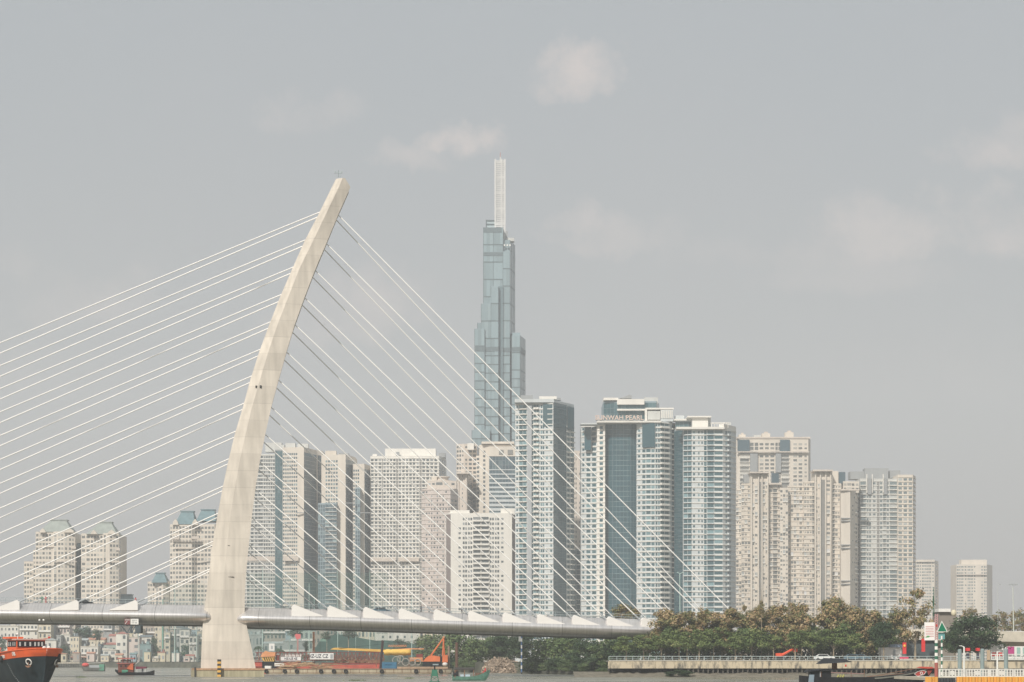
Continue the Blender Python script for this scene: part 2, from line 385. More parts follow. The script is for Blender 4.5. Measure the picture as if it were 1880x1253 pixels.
bridge = empty('cable_stayed_bridge', (BO.x, BO.y, 0), 'white cable-stayed bridge with one leaning curved concrete pylon crossing the river', 'bridge')
BT = [(-2600, 1141), (-1300, 1142), (0, 1143), (370, 1147.5), (450, 1152), (600, 1155), (860, 1163), (1160, 1172), (1400, 1181), (1700, 1192), (2400, 1230)]
def z_bot(px, v=-16): q = BP(BU(px, v), v, 0); return Z(lerp(BT, px), q.y)
# the deck: a wide slab with a round steel edge down each side
prof = [(-12.8, 4.20), (-13.4, 4.62), (-14.1, 4.64), (-14.3, 4.26), (-15.2, 3.75), (-15.9, 3.15), (-16.5, 2.75), (-16.85, 2.3), (-16.88, 1.85), (-16.62, 1.4), (-16.1, 1.02), (-15.3, .68), (-14.2, .35), (-12.0, .0)]
def deck_piece(px0, px1, taper0=False, taper1=False):
    n = max(6, int((px1 - px0) / 40)); edge = MB(); slab = MB()
    pxs = [px0 + (px1 - px0) * i / n for i in range(n + 1)]
    us = [(BU(p, -16), z_bot(p)) for p in pxs]
    def ring(u, z, sgn, k=1.0):
        return [BP(u, sgn * ((v + 14) * (k if v < -14 else 1) - 14), z + (h - 1.55) * (k if v < -14 else 1) + 1.55) for v, h in prof]
    for sgn in (1, -1):
        rr = [ring(u, z, sgn) for u, z in us]
        if taper0: rr = [ring(us[0][0] - 2.3, us[0][1], sgn, .35), ring(us[0][0] - 1.5, us[0][1], sgn, .75), ring(us[0][0] - .6, us[0][1], sgn, .95)] + rr
        if taper1: rr = rr + [ring(us[-1][0] + .6, us[-1][1], sgn, .95), ring(us[-1][0] + 1.5, us[-1][1], sgn, .75), ring(us[-1][0] + 2.3, us[-1][1], sgn, .35)]
        if sgn < 0: rr = [r[::-1] for r in rr]
        edge.loft(rr, True)
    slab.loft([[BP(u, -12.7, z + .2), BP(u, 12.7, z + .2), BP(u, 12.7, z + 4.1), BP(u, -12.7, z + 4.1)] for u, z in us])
    return edge, slab
e1, s1 = deck_piece(-2600, 373, False, True); e2, s2 = deck_piece(449, 1430, True, False)
# slab runs between the legs under the gap
m3 = MB(); m3.loft([[BP(u, -9, z + .3), BP(u, 9, z + .3), BP(u, 9, z + 4.0), BP(u, -9, z + 4.0)] for u, z in ((BU(365, -16), z_bot(373)), (BU(455, -16), z_bot(449)))])
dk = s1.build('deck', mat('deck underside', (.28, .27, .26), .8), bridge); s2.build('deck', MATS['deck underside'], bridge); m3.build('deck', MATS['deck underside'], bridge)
e1.build('edge_girder', M_tube, bridge, smooth=True); e2.build('edge_girder', M_tube, bridge, smooth=True)
# beyond the trees the road curves away from the river and comes down to the ground
b = MB(); uE = BU(1430, -16); zE = z_bot(1430); rings = []; pos = BP(uE, 0, 0); ang = AL
for k in range(26):
    nrm = Vector((-math.sin(ang), math.cos(ang), 0)); zz = zE - .12 * k
    rings.append([pos - nrm * 16 + Vector((0, 0, zz + 1.4)), pos - nrm * 14 + Vector((0, 0, zz)), pos + nrm * 14 + Vector((0, 0, zz)), pos + nrm * 16 + Vector((0, 0, zz + 1.4)), pos + nrm * 14 + Vector((0, 0, zz + 4)), pos - nrm * 14 + Vector((0, 0, zz + 4))])
    ang += R(3.0); pos = pos + Vector((math.cos(ang), math.sin(ang), 0)) * 9
b.loft(rings); b.build('approach_deck', M_conc, bridge)
for seg in ((-2600, 370), (452, 1430)):            # railings and a road surface on the deck
    rl = MB(); n = int((seg[1] - seg[0]) / 20)
    for sgn in (-1, 1):
        pv = None
        for i in range(n + 1):
            px = seg[0] + (seg[1] - seg[0]) * i / n; u = BU(px, -16); z = z_bot(px) + 4.6
            q = BP(u, sgn * 13.6, z); rl.tube(q, q + Vector((0, 0, 1.1)), .05, n=4)
            if pv:
                rl.tube(pv + Vector((0, 0, 1.1)), q + Vector((0, 0, 1.1)), .07, n=4); rl.tube(pv + Vector((0, 0, .6)), q + Vector((0, 0, .6)), .03, n=4)
            pv = q
    rl.build('railing', M_steel, bridge)
ut = BU(415, -14)
# pylon outline, in photo rows: left edge, ridge, right edge, front plane v
PY = [(327, 617, 629, 633.5, -4.2), (342, 609.5, 623, 643.5, -4.3), (390, 586, 600, 622, -4.8), (442, 559, 575, 600.5, -5.6), (495, 535.5, 549, 578, -6.5), (545, 514, 529.5, 559, -7.6), (595, 494.5, 510, 541, -8.8),
      (645, 476, 493, 526, -9.8), (697, 459.5, 477.5, 511.5, -10.7), (747, 446, 463, 498, -11.5), (797, 431, 451, 487, -12.3), (847, 419, 440, 477, -13.1), (897, 408.5, 431, 469, -13.9), (948, 399, 423, 462.5, -14.6),
      (1000, 390, 417, 457, -15.0), (1050, 384, 412, 452, -15.4), (1100, 377.5, 409, 449.5, -15.7), (1128, 374, 408, 449, -15.9), (1150, 372, 408, 453, -16.0), (1190, 370, 410, 462, -16.4), (1230, 368.5, 412, 470, -16.8)]
def leg(sgn):
    b = MB(); rings = []
    for (py, l, g_, r, vf) in PY:
        k = min(1, max(0.0, (1128 - py) / 500)); fw = .3 + .6 * k
        thick = 6.0 if vf < -7 else -vf + .01
        if vf >= -7 and sgn > 0: pass
        yy = BP(BU(g_, vf), vf, 0).y; z = Z(py, yy)
        kr = fw * .9 * min(1, (r - g_) / 19.0); ua, ub, uc = BU(l, vf + fw * 1.4), BU(g_, vf), BU(r, vf + kr)
        vb = min(vf + thick, 0 if vf >= -7 else vf + thick)
        pts = [(ua, vf + fw * 1.4), (ub, vf), (uc, vf + kr), (uc - .3, vb), (ua + .3, vb)]
        if sgn < 0: pts = [(u, -v) for u, v in pts][::-1]
        rings.append([BP(u, v, z) for u, v in pts])
    b.loft(rings[::-1], True); return b
leg(1).build('pylon_leg', M_pyl, bridge); leg(-1).build('pylon_leg', M_pyl, bridge)
# web joining the two legs above, cross beam below the deck
b = MB()
rg = []
for (py, l, g_, r, vf) in PY[:8]:
    yy = BP(BU(g_, vf), vf, 0).y; z = Z(py, yy); ua, uc = BU(l, vf + 2) + 1.2, BU(r, vf + 2) - 1.2
    rg.append([BP(ua, vf + 2.5, z - .3), BP(uc, vf + 2.5, z - .3), BP(uc, -vf - 2.5, z - .3), BP(ua, -vf - 2.5, z - .3)])
b.loft(rg[::-1]); b.build('pylon_head', M_pyl, bridge)
b = MB(); q0 = BU(385, -13); q1 = BU(440, -13); b.loft([[BP(q0, v, 10.2), BP(q1, v, 10.2), BP(q1, v, 11.6), BP(q0, v, 11.6)] for v in (-11, 11)]); b.build('cross_beam', M_pyl, bridge)
# dark slots in the ridge, as in the photo
for px_, py_, ww, hh in ((470.5, 710.5, .2, .3), (478.5, 710.5, .22, .34), (424, 1059.5, .7, .05), (420, 1002, .22, .08)):
    q = BPX(px_, py_, lerp([(p[0], p[4]) for p in PY], py_) + .05); b = MB(); b.box(q.x - ww, q.x + ww, q.y - .06, q.y + .4, q.z - hh, q.z + hh); b.build('slot', M_dark, bridge)
# mast with lights on the tip
mt = BPX(621.5, 326, -3.5); b = MB(); b.tube(mt, mt + Vector((0, 0, 1.7)), .09, n=5); b.box(mt.x - .9, mt.x + .9, mt.y - .1, mt.y + .1, mt.z + 1.0, mt.z + 1.15)
for dx in (-.8, .75): b.box(mt.x + dx - .18, mt.x + dx + .18, mt.y - .2, mt.y + .2, mt.z + 1.0, mt.z + 1.5)
b.tube(mt + Vector((.5, 0, -.2)), mt + Vector((.5, 0, 1.0)), .05, n=4); b.build('tip_mast', M_steel, bridge)
# pile caps standing in the water
for v0 in (-20.3, 12.3):
    ua, ub = BU(360, -20), BU(485, -20); b = MB()
    for (sh, za, zb) in ((0, -2, 2.15),):
        q = [BP(ua, v0, 0), BP(ub, v0, 0), BP(ub - 1.2, v0 + 8, 0), BP(ua - 1.2, v0 + 8, 0)]
        b.prism([(p.x, p.y) for p in q], -2, 1.5)
    b.build('pile_cap', mat('wet cap concrete', (.40, .36, .24), .9, scale=1.0, streak=True, var=.3), bridge)
    b = MB(); q = [BP(ua - .1, v0 - .12, 0), BP(ub + .1, v0 - .12, 0), BP(ub - 1.1, v0 + 8, 0), BP(ua - 1.1, v0 + 8, 0)]
    b.prism([(p.x, p.y) for p in q], 1.5, 1.95); b.build('cap_rim', mat('rusty rim', (.45, .28, .17), .9, scale=2.0, var=.4), bridge)
b = MB(); q = [BP(BU(360, -20), -20.5, 0), BP(BU(360, -20) - .4, -20.5, 0), BP(BU(360, -20) - .4, -16, 0), BP(BU(360, -20), -16, 0)]
b.prism([(p.x, p.y) for p in q], -1, 2.2); b.build('fender', M_dark, bridge)
# cables
LN = [(584.5, 391), (558.5, 442), (536, 492), (515, 542), (494.8, 592.4), (477, 642.4), (459.7, 692), (446, 742), (431.3, 793), (419, 843.6), (408, 894), (398.4, 944), (390, 995), (383.5, 1046)]
LF = [(578.8, 401), (554.4, 453), (531, 503.6), (510, 555), (489, 605), (472, 655), (455.8, 704.3), (440, 754.7), (426.5, 805), (415, 854), (404.6, 903.5), (394, 953), (384.5, 1004), (380, 1052)]
RN = [(620.5, 394.5), (598.7, 447), (577.6, 496), (558.3, 546), (540.8, 596), (525.5, 646.3), (511, 697.8), (497.5, 747.8), (487.3, 798.5), (477, 848.8), (468.5, 899), (462, 950.4), (457, 1000.6), (452, 1051)]
RF = [(615.4, 402), (592.5, 455.5), (571, 506.4), (552, 557.6), (535, 608.6), (519.4, 659), (506, 711), (494, 762), (483, 811), (474, 862), (465, 912), (460, 962.4), (453, 1011.5), (451, 1060.6)]
finR = [1366, 1303, 1240, 1176.5, 1113.5, 1050, 986, 922.5, 859.5, 796, 732, 666.6, 601, 535.2]
finRy = [1142, 1139.5, 1137, 1135, 1133, 1130.5, 1128.5, 1125.5, 1122.5, 1120, 1118, 1115.5, 1113, 1111]
finL = [250 - 108.3 * (13 - k) for k in range(14)]; finLy = [1103 - .25 * (13 - k) for k in range(14)]
v_at = lambda py: lerp([(p[0], p[4]) for p in PY], py)
def cable(a, c, dark=False):
    b = MB(); b.tube(a, c, .135, .135, 6, False)
    o = b.build('stay_cable', M_cable, bridge, smooth=True)
    s = MB(); d = (c - a).normalized(); s.tube(c - d * 1.6, c + d * .3, .19, n=8); s.build('sleeve', M_grey, bridge)
    return o
def fin(u, z, sgn, vdir, L_, hgt, low):
    v0, v1 = (-16.35, -14.2) if vdir < 0 else (14.2, 16.35)
    out = [(0, low), (.02 * sgn, hgt - .5), (.55 * sgn, hgt), (L_ * .5 * sgn, (hgt + low) * .5 + .1), (L_ * sgn, low + .1), (L_ * sgn, low - .05)]
    b = MB(); b.loft([[BP(u + a, v, z + h) for a, h in out] for v in (v0, v1)]); b.build('anchor_fin', M_fin, bridge)
for k in range(14):
    for side in (0, 1):
        for near in (1, 0):
            pxn = (finL if side == 0 else finR)[k]; pyn = (finLy if side == 0 else finRy)[k]
            tipn = BPX(pxn + (4 if side == 0 else -3), pyn + 2, -15); u = BU(pxn, -15)
            va = v_at((LN, RN)[side][k][1])
            if near:
                apx, apy = (LN, RN)[side][k]; a = BPX(apx + (4 if side == 0 else -4), apy + (-2 if side == 0 else -3), va + 2.0); c = tipn
                # aim on the measured edge point: extend inside the concrete by a little
                e = BPX(apx, apy, va + 2.0); a = e + (e - c).normalized() * 1.0
            else:
                apx, apy = (LF, RF)[side][k]; vf = max(1.2, -va - 2.6)
                e = BPX(apx, apy, vf); uq = u
                c = BP(uq + (0.5 if side == 0 else -.4), 15, tipn.z); a = e + (e - c).normalized() * .8
            cable(a, c)
            base = tipn.z
            fin(u + (.4 if side == 0 else 0) , base, -1 if side == 0 else 1, -1 if near else 1, 6.4 if side == 0 else 7.2, .35, -2.0 if side == 0 else -2.35)
# hanging inspection gantry and its notice boards under the deck
u0 = BU(232, -17); b = MB()
def gq(px, py, v=-17.1): return BPX(px, py, v)
p0, p1 = gq(240, 1148), gq(258, 1163)
gy = p0.y
b.box(p0.x, p1.x, gy, gy + 4, Z(1163, gy), Z(1162.2, gy)); b.box(X(248, gy), X(258, gy), gy + .05, gy + 3.6, Z(1162, gy), Z(1148, gy))
b.box(X(240, gy), X(242, gy), gy, gy + .3, Z(1162, gy), Z(1146, gy)); b.box(X(216, gy), X(262, gy), gy + .1, gy + .5, Z(1149, gy), Z(1148, gy))
b.tube((X(222, gy), gy + .2, Z(1149, gy)), (X(233, gy), gy + .2, Z(1162, gy)), .14, n=4); b.box(X(231, gy), X(258, gy), gy + .1, gy + .4, Z(1162.8, gy), Z(1161.8, gy))
for q in range(3): b.tube((X(234 + 4*q, gy), gy + .3, Z(1161, gy)), (X(240 + 4*q, gy), gy + .3, Z(1150, gy)), .1, n=4)
gt = b.build('inspection_gantry', mat('dark gantry steel', (.07, .09, .10), .6), bridge)
sb = MB(); sb.box(X(240, gy), X(254.5, gy), gy - .25, gy - .05, Z(1147, gy), Z(1136.5, gy)); bd = sb.build('notice_board', M_white, bridge)
text_mesh('CHU Y', .38, 'lettering', M_grey, bridge, (X(247, gy), gy - .28, Z(1139.3, gy)), (R(90), 0, 0))
text_mesh('TT 05', .5, 'lettering', M_grey, bridge, (X(247, gy), gy - .28, Z(1143.6, gy)), (R(90), 0, 0))
sb = MB(); sb.box(X(229, gy), X(239, gy), gy - .2, gy - .05, Z(1147, gy), Z(1136.5, gy)); sb.build('notice_board', mat('maroon sign', (.20, .06, .06), .6), bridge)
sb = MB(); sb.box(X(229.5, gy), X(238.5, gy), gy - .24, gy - .205, Z(1139, gy), Z(1138, gy)); sb.tube((X(230, gy), gy - .24, Z(1146, gy)), (X(234, gy), gy - .24, Z(1141, gy)), .07, n=4); sb.build('sign_mark', M_white, bridge)
for px_ in (72.5, 80): q = BPX(px_, 1139, -16.6); sb = MB(); sb.ball(q, .25, .2, .25); sb.build('deck_lamp', M_white, bridge)
# striped channel marker standing on the pile cap
q = BP(BU(403, -20), -20.6, 0); mk = empty('channel_marker', (q.x, q.y, .0), 'yellow and black striped square marker post at the foot of the bridge pylon', 'marker')
b = MB(); c = MB(); hh = Z(1211, q.y)
for i in range(8):
    t = MB() ; tgt = b if i % 2 == 0 else c
    z0, z1 = hh * i / 8, hh * (i + 1) / 8 - .004
    tgt.box(q.x - .4, q.x + .4, q.y - .9, q.y - .1, z0, z1)
b.build('yellow_band', mat('marker yellow', (.70, .40, .08), .6), mk); c.build('black_band', mat('marker black', (.03, .03, .03), .6), mk)
# ------------------------------------------------------------------ towers
class Tower:
    def __init__(s, name, label, group=None, cat='tower'):
        s.name, s.label, s.group, s.cat = name, label, group, cat
        s.mbs = {}; s.win = []; s.bal = []; s.x = []; s.y = []; s.extra = []
    def mb(s, part, m):
        k = (part, m.name)
        if k not in s.mbs: s.mbs[k] = (part, m, MB())
        return s.mbs[k][2]
    def done(s):
        o = empty(s.name, (sum(s.x) / len(s.x), sum(s.y) / len(s.y), GL), s.label, s.cat, s.group)
        for (part, m, b) in s.mbs.values(): b.build(part, m, o)
        for kind, lst in (('window', s.win), ('balcony', s.bal)):
            by = {}
            for q in lst: by.setdefault(q[2].name, []).append(q)
            tot = len(lst); left = 100
            names = sorted(by, key=lambda k: -len(by[k]))
            for n in names:
                lim = min(len(by[n]), max(4, int(100 * len(by[n]) / tot)) if tot > 100 else len(by[n]))
                split_parts([(q[0], q[1]) for q in by[n]], kind, by[n][0][2], o, lim)
        for f in s.extra: f(o)
        s.obj = o; return o

def parse(c):
    out = []
    for tkn in c.split():
        out.append((tkn[0], float(tkn[1:]) if len(tkn) > 1 else 1.0))
    return out

def facade(T, p0, p1, z0, z1, fh, cols, G, wall, ledge=None, hs=1.0, railm=None, ledm=None, jitter=0.0):
    d = Vector((p1[0] - p0[0], p1[1] - p0[1], 0)); L = d.length; d.normalize(); n = Vector((d.y, -d.x, 0))
    o = Vector((p0[0], p0[1], 0)); cs = parse(cols); tot = sum(c[1] for c in cs); u = 0.0
    nf = max(1, int((z1 - z0) / fh + .01))
    wb = T.mb('wall', wall)
    def bx(b, u0, u1, za, zb, w0, w1, r=None): b.obox(o + d * u0 + n * w0 + Vector((0, 0, za)), d * (u1 - u0), n * (w1 - w0), Vector((0, 0, zb - za)), r)
    def win(u0, u1, za, zb, off=.06, m=None):
        r = random.random(); pts = [o + d * a + n * off + Vector((0, 0, c)) for a, c in ((u0, za), (u1, za), (u1, zb), (u0, zb))]
        T.win.append(((u1 - u0) * (zb - za), (lambda b, pts=pts, r=r: b.face(pts, r)), m or G))
    for (ty, wgt) in cs:
        wd = L * wgt / tot; a, e = u, u + wd; u = e
        if ty == 'B': continue
        if ty == 'S':
            bx(T.mb('recess', M_slot), a, e, z0, z1 - .5, -.0, .08); continue  # flat strip on the wall, groove shade is in its colour
        if ty == 'F':
            bx(wb, a + wd * .1, e - wd * .1, z0, z1 + .6, 0, .9); continue
        if ty == 'G' or ty == 'H':
            cw = T.mb('curtain_wall', G); k = max(1, round(wd / 2.4))
            for i in range(nf):
                zb = z1 - i * fh; za = zb - fh
                for j in range(k):
                    pts = [o + d * q + n * .1 + Vector((0, 0, c)) for q, c in ((a + wd*j/k + .06, za + .1), (a + wd*(j+1)/k - .06, za + .1), (a + wd*(j+1)/k - .06, zb - .05), (a + wd*j/k + .06, zb - .05))]
                    cw.face(pts, min(.75, random.random() * .8))
                if ty == 'H' and i % 1 == 0: bx(T.mb('slab_edge', ledm or wall), a + wd * .1, e - wd * .1, za - .12, za + .14, .02, .30)
            continue
        for i in range(nf):
            zt = z1 - i * fh; zb = zt - fh
            if ty == 'W': win(a + wd*.16, e - wd*.16, zb + fh*.26, zb + fh*.80)
            elif ty == 'Q':
                q_ = random.random()
                if q_ < .30: win(a + wd*.12, a + wd*.42, zb + fh*.3, zb + fh*.72); win(a + wd*.5, a + wd*.8, zb + fh*.3, zb + fh*.72)
                elif q_ < .52: win(a + wd*.1, e - wd*.1, zb + fh*.25, zb + fh*.8)
                elif q_ < .66: win(a + wd*.3, e - wd*.3, zb + fh*.35, zb + fh*.7)
                elif q_ < .80:
                    win(a + wd*.08, e - wd*.08, zb + fh*.15, zb + fh*.9, .05, G_pale)
                    T.bal.append((wd, (lambda b, a=a, e=e, zb=zb: bx(b, a + .1, e - .1, zb - .1, zb + fh*.22, .05, .8)), railm or W_white))
            elif ty == 'N':
                if random.random() < .8: win(a + wd*.28, e - wd*.28, zb + fh*.30, zb + fh*.74)
            elif ty == 'P':
                if random.random() < .45: win(a + wd*.2, e - wd*.2, zb + fh*.34, zb + fh*.72)
            elif ty == 'T':
                win(a + wd*.1, a + wd*.44, zb + fh*.24, zb + fh*.78); win(a + wd*.56, e - wd*.1, zb + fh*.24, zb + fh*.78)
            elif ty == 'R': win(a + wd*.03, e - wd*.03, zb + fh*.30, zb + fh*.88)
            elif ty == 'V': win(a + wd*.12, e - wd*.12, zb + fh*.10, zb + fh*.92)
            elif ty == 'L':
                win(a + wd*.05, e - wd*.05, zb + fh*.12, zb + fh*.95, .05)
                def mk(b, a=a, e=e, zb=zb): bx(b, a + .1, e - .1, zb - .1, zb + fh*.34, .05, 1.3)
                T.bal.append((wd, mk, railm or wall))
            elif ty == 'K':     # shallow glazed balcony
                win(a + wd*.05, e - wd*.05, zb + fh*.16, zb + fh*.95, .05)
                def mk(b, a=a, e=e, zb=zb): bx(b, a + .05, e - .05, zb - .05, zb + fh*.16, .05, .9)
                T.bal.append((wd * .5, mk, railm or wall))
    if ledge:
        lb = T.mb('ledge', ledm or wall)
        for i in range(0, nf + 1, 1):
            z = z1 - i * fh; bx(lb, .0, L, z - ledge * .5, z + ledge * .5, 0, .38)

def block(T, ch, top, fh, cols, G, wall, depth=24, base=None, ledge=None, railm=None, ledm=None, par=1.0, zb=None):
    """ch: visible corners (photo column, distance) left to right; top: photo row of the roof edge; cols: one pattern per face"""
    pts = [(X(px, Y), Y) for px, Y in ch]; Ym = sum(c[1] for c in ch) / len(ch)
    zt = Z(top, Ym); z0 = (GL if base is None else Z(base, Ym)) if zb is None else zb
    yb = max(c[1] for c in ch) + depth
    a, b = pts[0], pts[-1]
    T.mb('wall', wall).prism([(a[0] + (2 if len(pts) < 3 else 0), yb)] + [tuple(p) for p in pts] + [(b[0] - .0, yb + 2)], z0, zt)
    for i in range(len(pts) - 1):
        if cols and cols[i]: facade(T, pts[i], pts[i+1], z0, zt - par, fh, cols[i], G, wall, ledge, railm=railm, ledm=ledm)
    T.x += [p[0] for p in pts]; T.y += [p[1] for p in pts]
    return zt
def rbox(T, part, px0, px1, pt, pb, Y, m, depth=8):
    T.mb(part, m).box(X(px0, Y), X(px1, Y), Y, Y + depth, Z(pb, Y), Z(pt, Y))

G_pale2 = glass('grey green glass', (.13, .16, .165), (.26, .27, .26))
G_pale = glass('curtained glass', (.30, .31, .30), (.45, .44, .40), .3, .4)
M_slot = mat('painted groove shade', (.24, .235, .22), .9)  # grey tone that paints the shade of a groove
W_cream = mat('cream render', (.66, .595, .51), .85, scale=.15, streak=True, var=.14)
W_cream2 = mat('warm stone render', (.60, .53, .46), .85, scale=.15, streak=True, var=.16)
W_pink = mat('dusty pink render', (.58, .51, .47), .85, scale=.2, streak=True, var=.14)
W_white = mat('white render', (.74, .71, .65), .8, scale=.2, streak=True, var=.1)
W_lgrey = mat('light grey render', (.54, .54, .51), .8, scale=.2, streak=True, var=.12)
W_grey = mat('grey render', (.30, .31, .31), .8, scale=.2, streak=True, var=.12)
W_taupe = mat('taupe render', (.21, .17, .16), .85, scale=.2, var=.12)
W_cool = mat('cool white panel', (.54, .57, .57), .6, scale=.2, var=.1)
W_blue = mat('blue grey panel', (.26, .33, .36), .6, scale=.2, var=.12)
R_teal = mat('teal roof metal', (.14, .22, .24), .6, scale=.3, var=.2)
R_pale = mat('pale roof metal', (.30, .33, .30), .6, scale=.3, var=.2)
G_win = glass('window glass', (.07, .085, .09), (.20, .21, .21))
G_warm = glass('window glass warm', (.13, .135, .13), (.32, .31, .28))
G_teal = glass('teal glass', (.035, .085, .10), (.11, .18, .195))
G_deep = glass('deep teal glass', (.022, .07, .088), (.045, .10, .115), .08, .8)
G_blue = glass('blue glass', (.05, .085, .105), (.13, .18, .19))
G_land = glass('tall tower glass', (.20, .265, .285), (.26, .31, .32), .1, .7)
G_land_shade = glass('tall tower shaded glass', (.13, .19, .21), (.15, .20, .21), .1, .6)  # tower glass darkened, shade of the side faces put into the colour
M_band = mat('louvre band', (.12, .16, .175), .6)
M_line = mat('spandrel joint', (.085, .12, .13), .6)
M_spire = mat('spire lattice', (.60, .59, .57), .6)

# ---- far left pair with hipped crowns
random.seed(11)
def mansard(T, x0, x1, x2, x3, pt, pb, Y, m, depth=22):
    b = T.mb('roof', m)
    A = [(X(x0, Y), Y - .5), (X(x1, Y), Y - .5), (X(x1, Y), Y + depth), (X(x0, Y), Y + depth)]
    q = depth * .36
    B = [(X(x2, Y), Y + q), (X(x3, Y), Y + q), (X(x3, Y), Y + depth - q), (X(x2, Y), Y + depth - q)]
    b.loft([[(x, y, Z(pb, Y)) for x, y in A], [(x, y, Z(pt + 2, Y)) for x, y in B]])
    b.loft([[(x + dx, y + dy, Z(pt + 2, Y)) for (x, y), (dx, dy) in zip(B, ((-.6,-.6),(.6,-.6),(.6,.6),(-.6,.6)))], [(x + dx, y + dy, Z(pt, Y)) for (x, y), (dx, dy) in zip(B, ((-.6,-.6),(.6,-.6),(.6,.6),(-.6,.6)))]])
T = Tower('residential_tower', 'cream stepped tower with a pale hipped crown at the far left, taller of its pair', 'cream towers with hipped crowns', 'tower')
block(T, [(44, 1712), (64, 1712)], 1031, 3.27, ['W W W W'], G_warm, W_cream)
block(T, [(61, 1706), (69, 1706)], 1010, 3.27, ['W W'], G_warm, W_cream)
block(T, [(65.5, 1700), (97, 1700), (106, 1697), (117, 1697), (138, 1700), (141, 1722)], 977, 3.27, ['W W W W W B.4', 'B.3 V B.3', 'W W', 'B.3 W B.4 W W B.3', 'B'], G_warm, W_cream)
for a in ((72, 84), (117, 136)):
    m_ = (a[0] + a[1]) / 2; b = T.mb('gable', W_cream); Y = 1696.5; b.loft([[(X(a[0], Y), y, Z(978, Y)), (X(a[1], Y), y, Z(978, Y)), (X(a[1] - 2, Y), y, Z(974, Y)), (X(m_, Y), y, Z(970, Y)), (X(a[0] + 2, Y), y, Z(974, Y))] for y in (Y, Y + 3)])
mansard(T, 72, 132, 89, 118, 953, 977, 1700, R_pale)
rbox(T, 'cornice', 74, 100, 1004, 1005.2, 1699, W_cream2, 1); rbox(T, 'cornice', 44, 141, 1031, 1032.4, 1695.6, W_cream2, 1); rbox(T, 'cornice', 119, 139, 1004, 1008, 1698.8, W_cream2, 1)
T.done()
T = Tower('residential_tower', 'narrow glass-fronted link tower with a small teal roof between two cream towers', 'cream towers with hipped crowns')
block(T, [(139.5, 1716), (149, 1716), (160, 1716)], 1003, 3.27, ['G', 'W W'], G_blue, W_blue)
mansard(T, 139.5, 160, 141, 158, 997, 1003, 1716, R_teal, 14); T.done()
T = Tower('residential_tower', 'cream tower with a pale hipped crown, right of its taller twin at the far left', 'cream towers with hipped crowns')
block(T, [(149, 1702), (166, 1702), (189, 1700), (196, 1697), (201, 1697), (218, 1700), (222, 1722)], 980, 3.27, ['W W', 'W W W W', 'B.3 V B.3', 'B', 'W W W', 'W W'], G_warm, W_cream)
rbox(T, 'cornice', 149, 221, 1031, 1032.4, 1695.8, W_cream2, 1); rbox(T, 'cornice', 201, 220, 1007, 1011, 1699, W_cream2, 1)
for a in ((166, 178), (197, 212)):
    m_ = (a[0] + a[1]) / 2; b = T.mb('gable', W_cream); Y = 1696.5; b.loft([[(X(a[0], Y), y, Z(981, Y)), (X(a[1], Y), y, Z(981, Y)), (X(a[1] - 2, Y), y, Z(977, Y)), (X(m_, Y), y, Z(973, Y)), (X(a[0] + 2, Y), y, Z(977, Y))] for y in (Y, Y + 3)])
mansard(T, 158, 215, 178, 201, 957, 981, 1700, R_pale); T.done()
T = Tower('residential_tower', 'dark teal roof of a lower block just right of the cream pair', 'cream towers with hipped crowns')
block(T, [(219, 1716), (243, 1716)], 1109, 3.27, ['W W W W'], G_warm, W_cream); mansard(T, 218, 244, 221, 240, 1091, 1109, 1715, R_teal, 14); T.done()
T = Tower('residential_tower', 'small cream tower with a teal hipped crown and golf net in front', 'cream towers with hipped crowns')
block(T, [(271, 1706), (284, 1706), (299, 1703), (310, 1706)], 1068, 3.27, ['W W W', 'B.3 V W B.3', 'W W'], G_warm, W_cream)
mansard(T, 278, 307, 284, 299, 1051, 1070, 1702, R_teal, 18); T.done()
T = Tower('residential_tower', 'broad cream tower with two teal hipped crowns behind the left edge of the pylon', 'cream towers with hipped crowns')
block(T, [(312, 1702), (322, 1698), (352, 1698), (362, 1702), (394, 1700), (402, 1704)], 963, 3.27, ['W W', 'W W W W W', 'W W', 'W W W W W', 'W W'], G_warm, W_cream)
for a in ((316, 328), (352, 364)):
    m_ = (a[0] + a[1]) / 2; b = T.mb('gable', W_cream); Y = 1696.8; b.loft([[(X(a[0], Y), y, Z(964, Y)), (X(a[1], Y), y, Z(964, Y)), (X(a[1] - 2, Y), y, Z(958, Y)), (X(m_, Y), y, Z(953, Y)), (X(a[0] + 2, Y), y, Z(958, Y))] for y in (Y, Y + 3)])
mansard(T, 321, 358, 330, 352, 937, 963, 1698, R_teal); mansard(T, 360, 396, 367, 391, 934, 957, 1700, R_teal)
rbox(T, 'cornice', 312, 400, 993, 994.2, 1696.2, W_cream2, 1); rbox(T, 'cornice', 320, 356, 1006, 1007, 1696.2, W_cream2, 1); rbox(T, 'cornice', 350, 400, 1022, 1023, 1696.2, W_cream2, 1); rbox(T, 'cornice', 314, 329, 987, 991, 1696, W_cream2, 2); rbox(T, 'cornice', 351, 365, 985, 990, 1696, W_cream2, 2)
T.done()

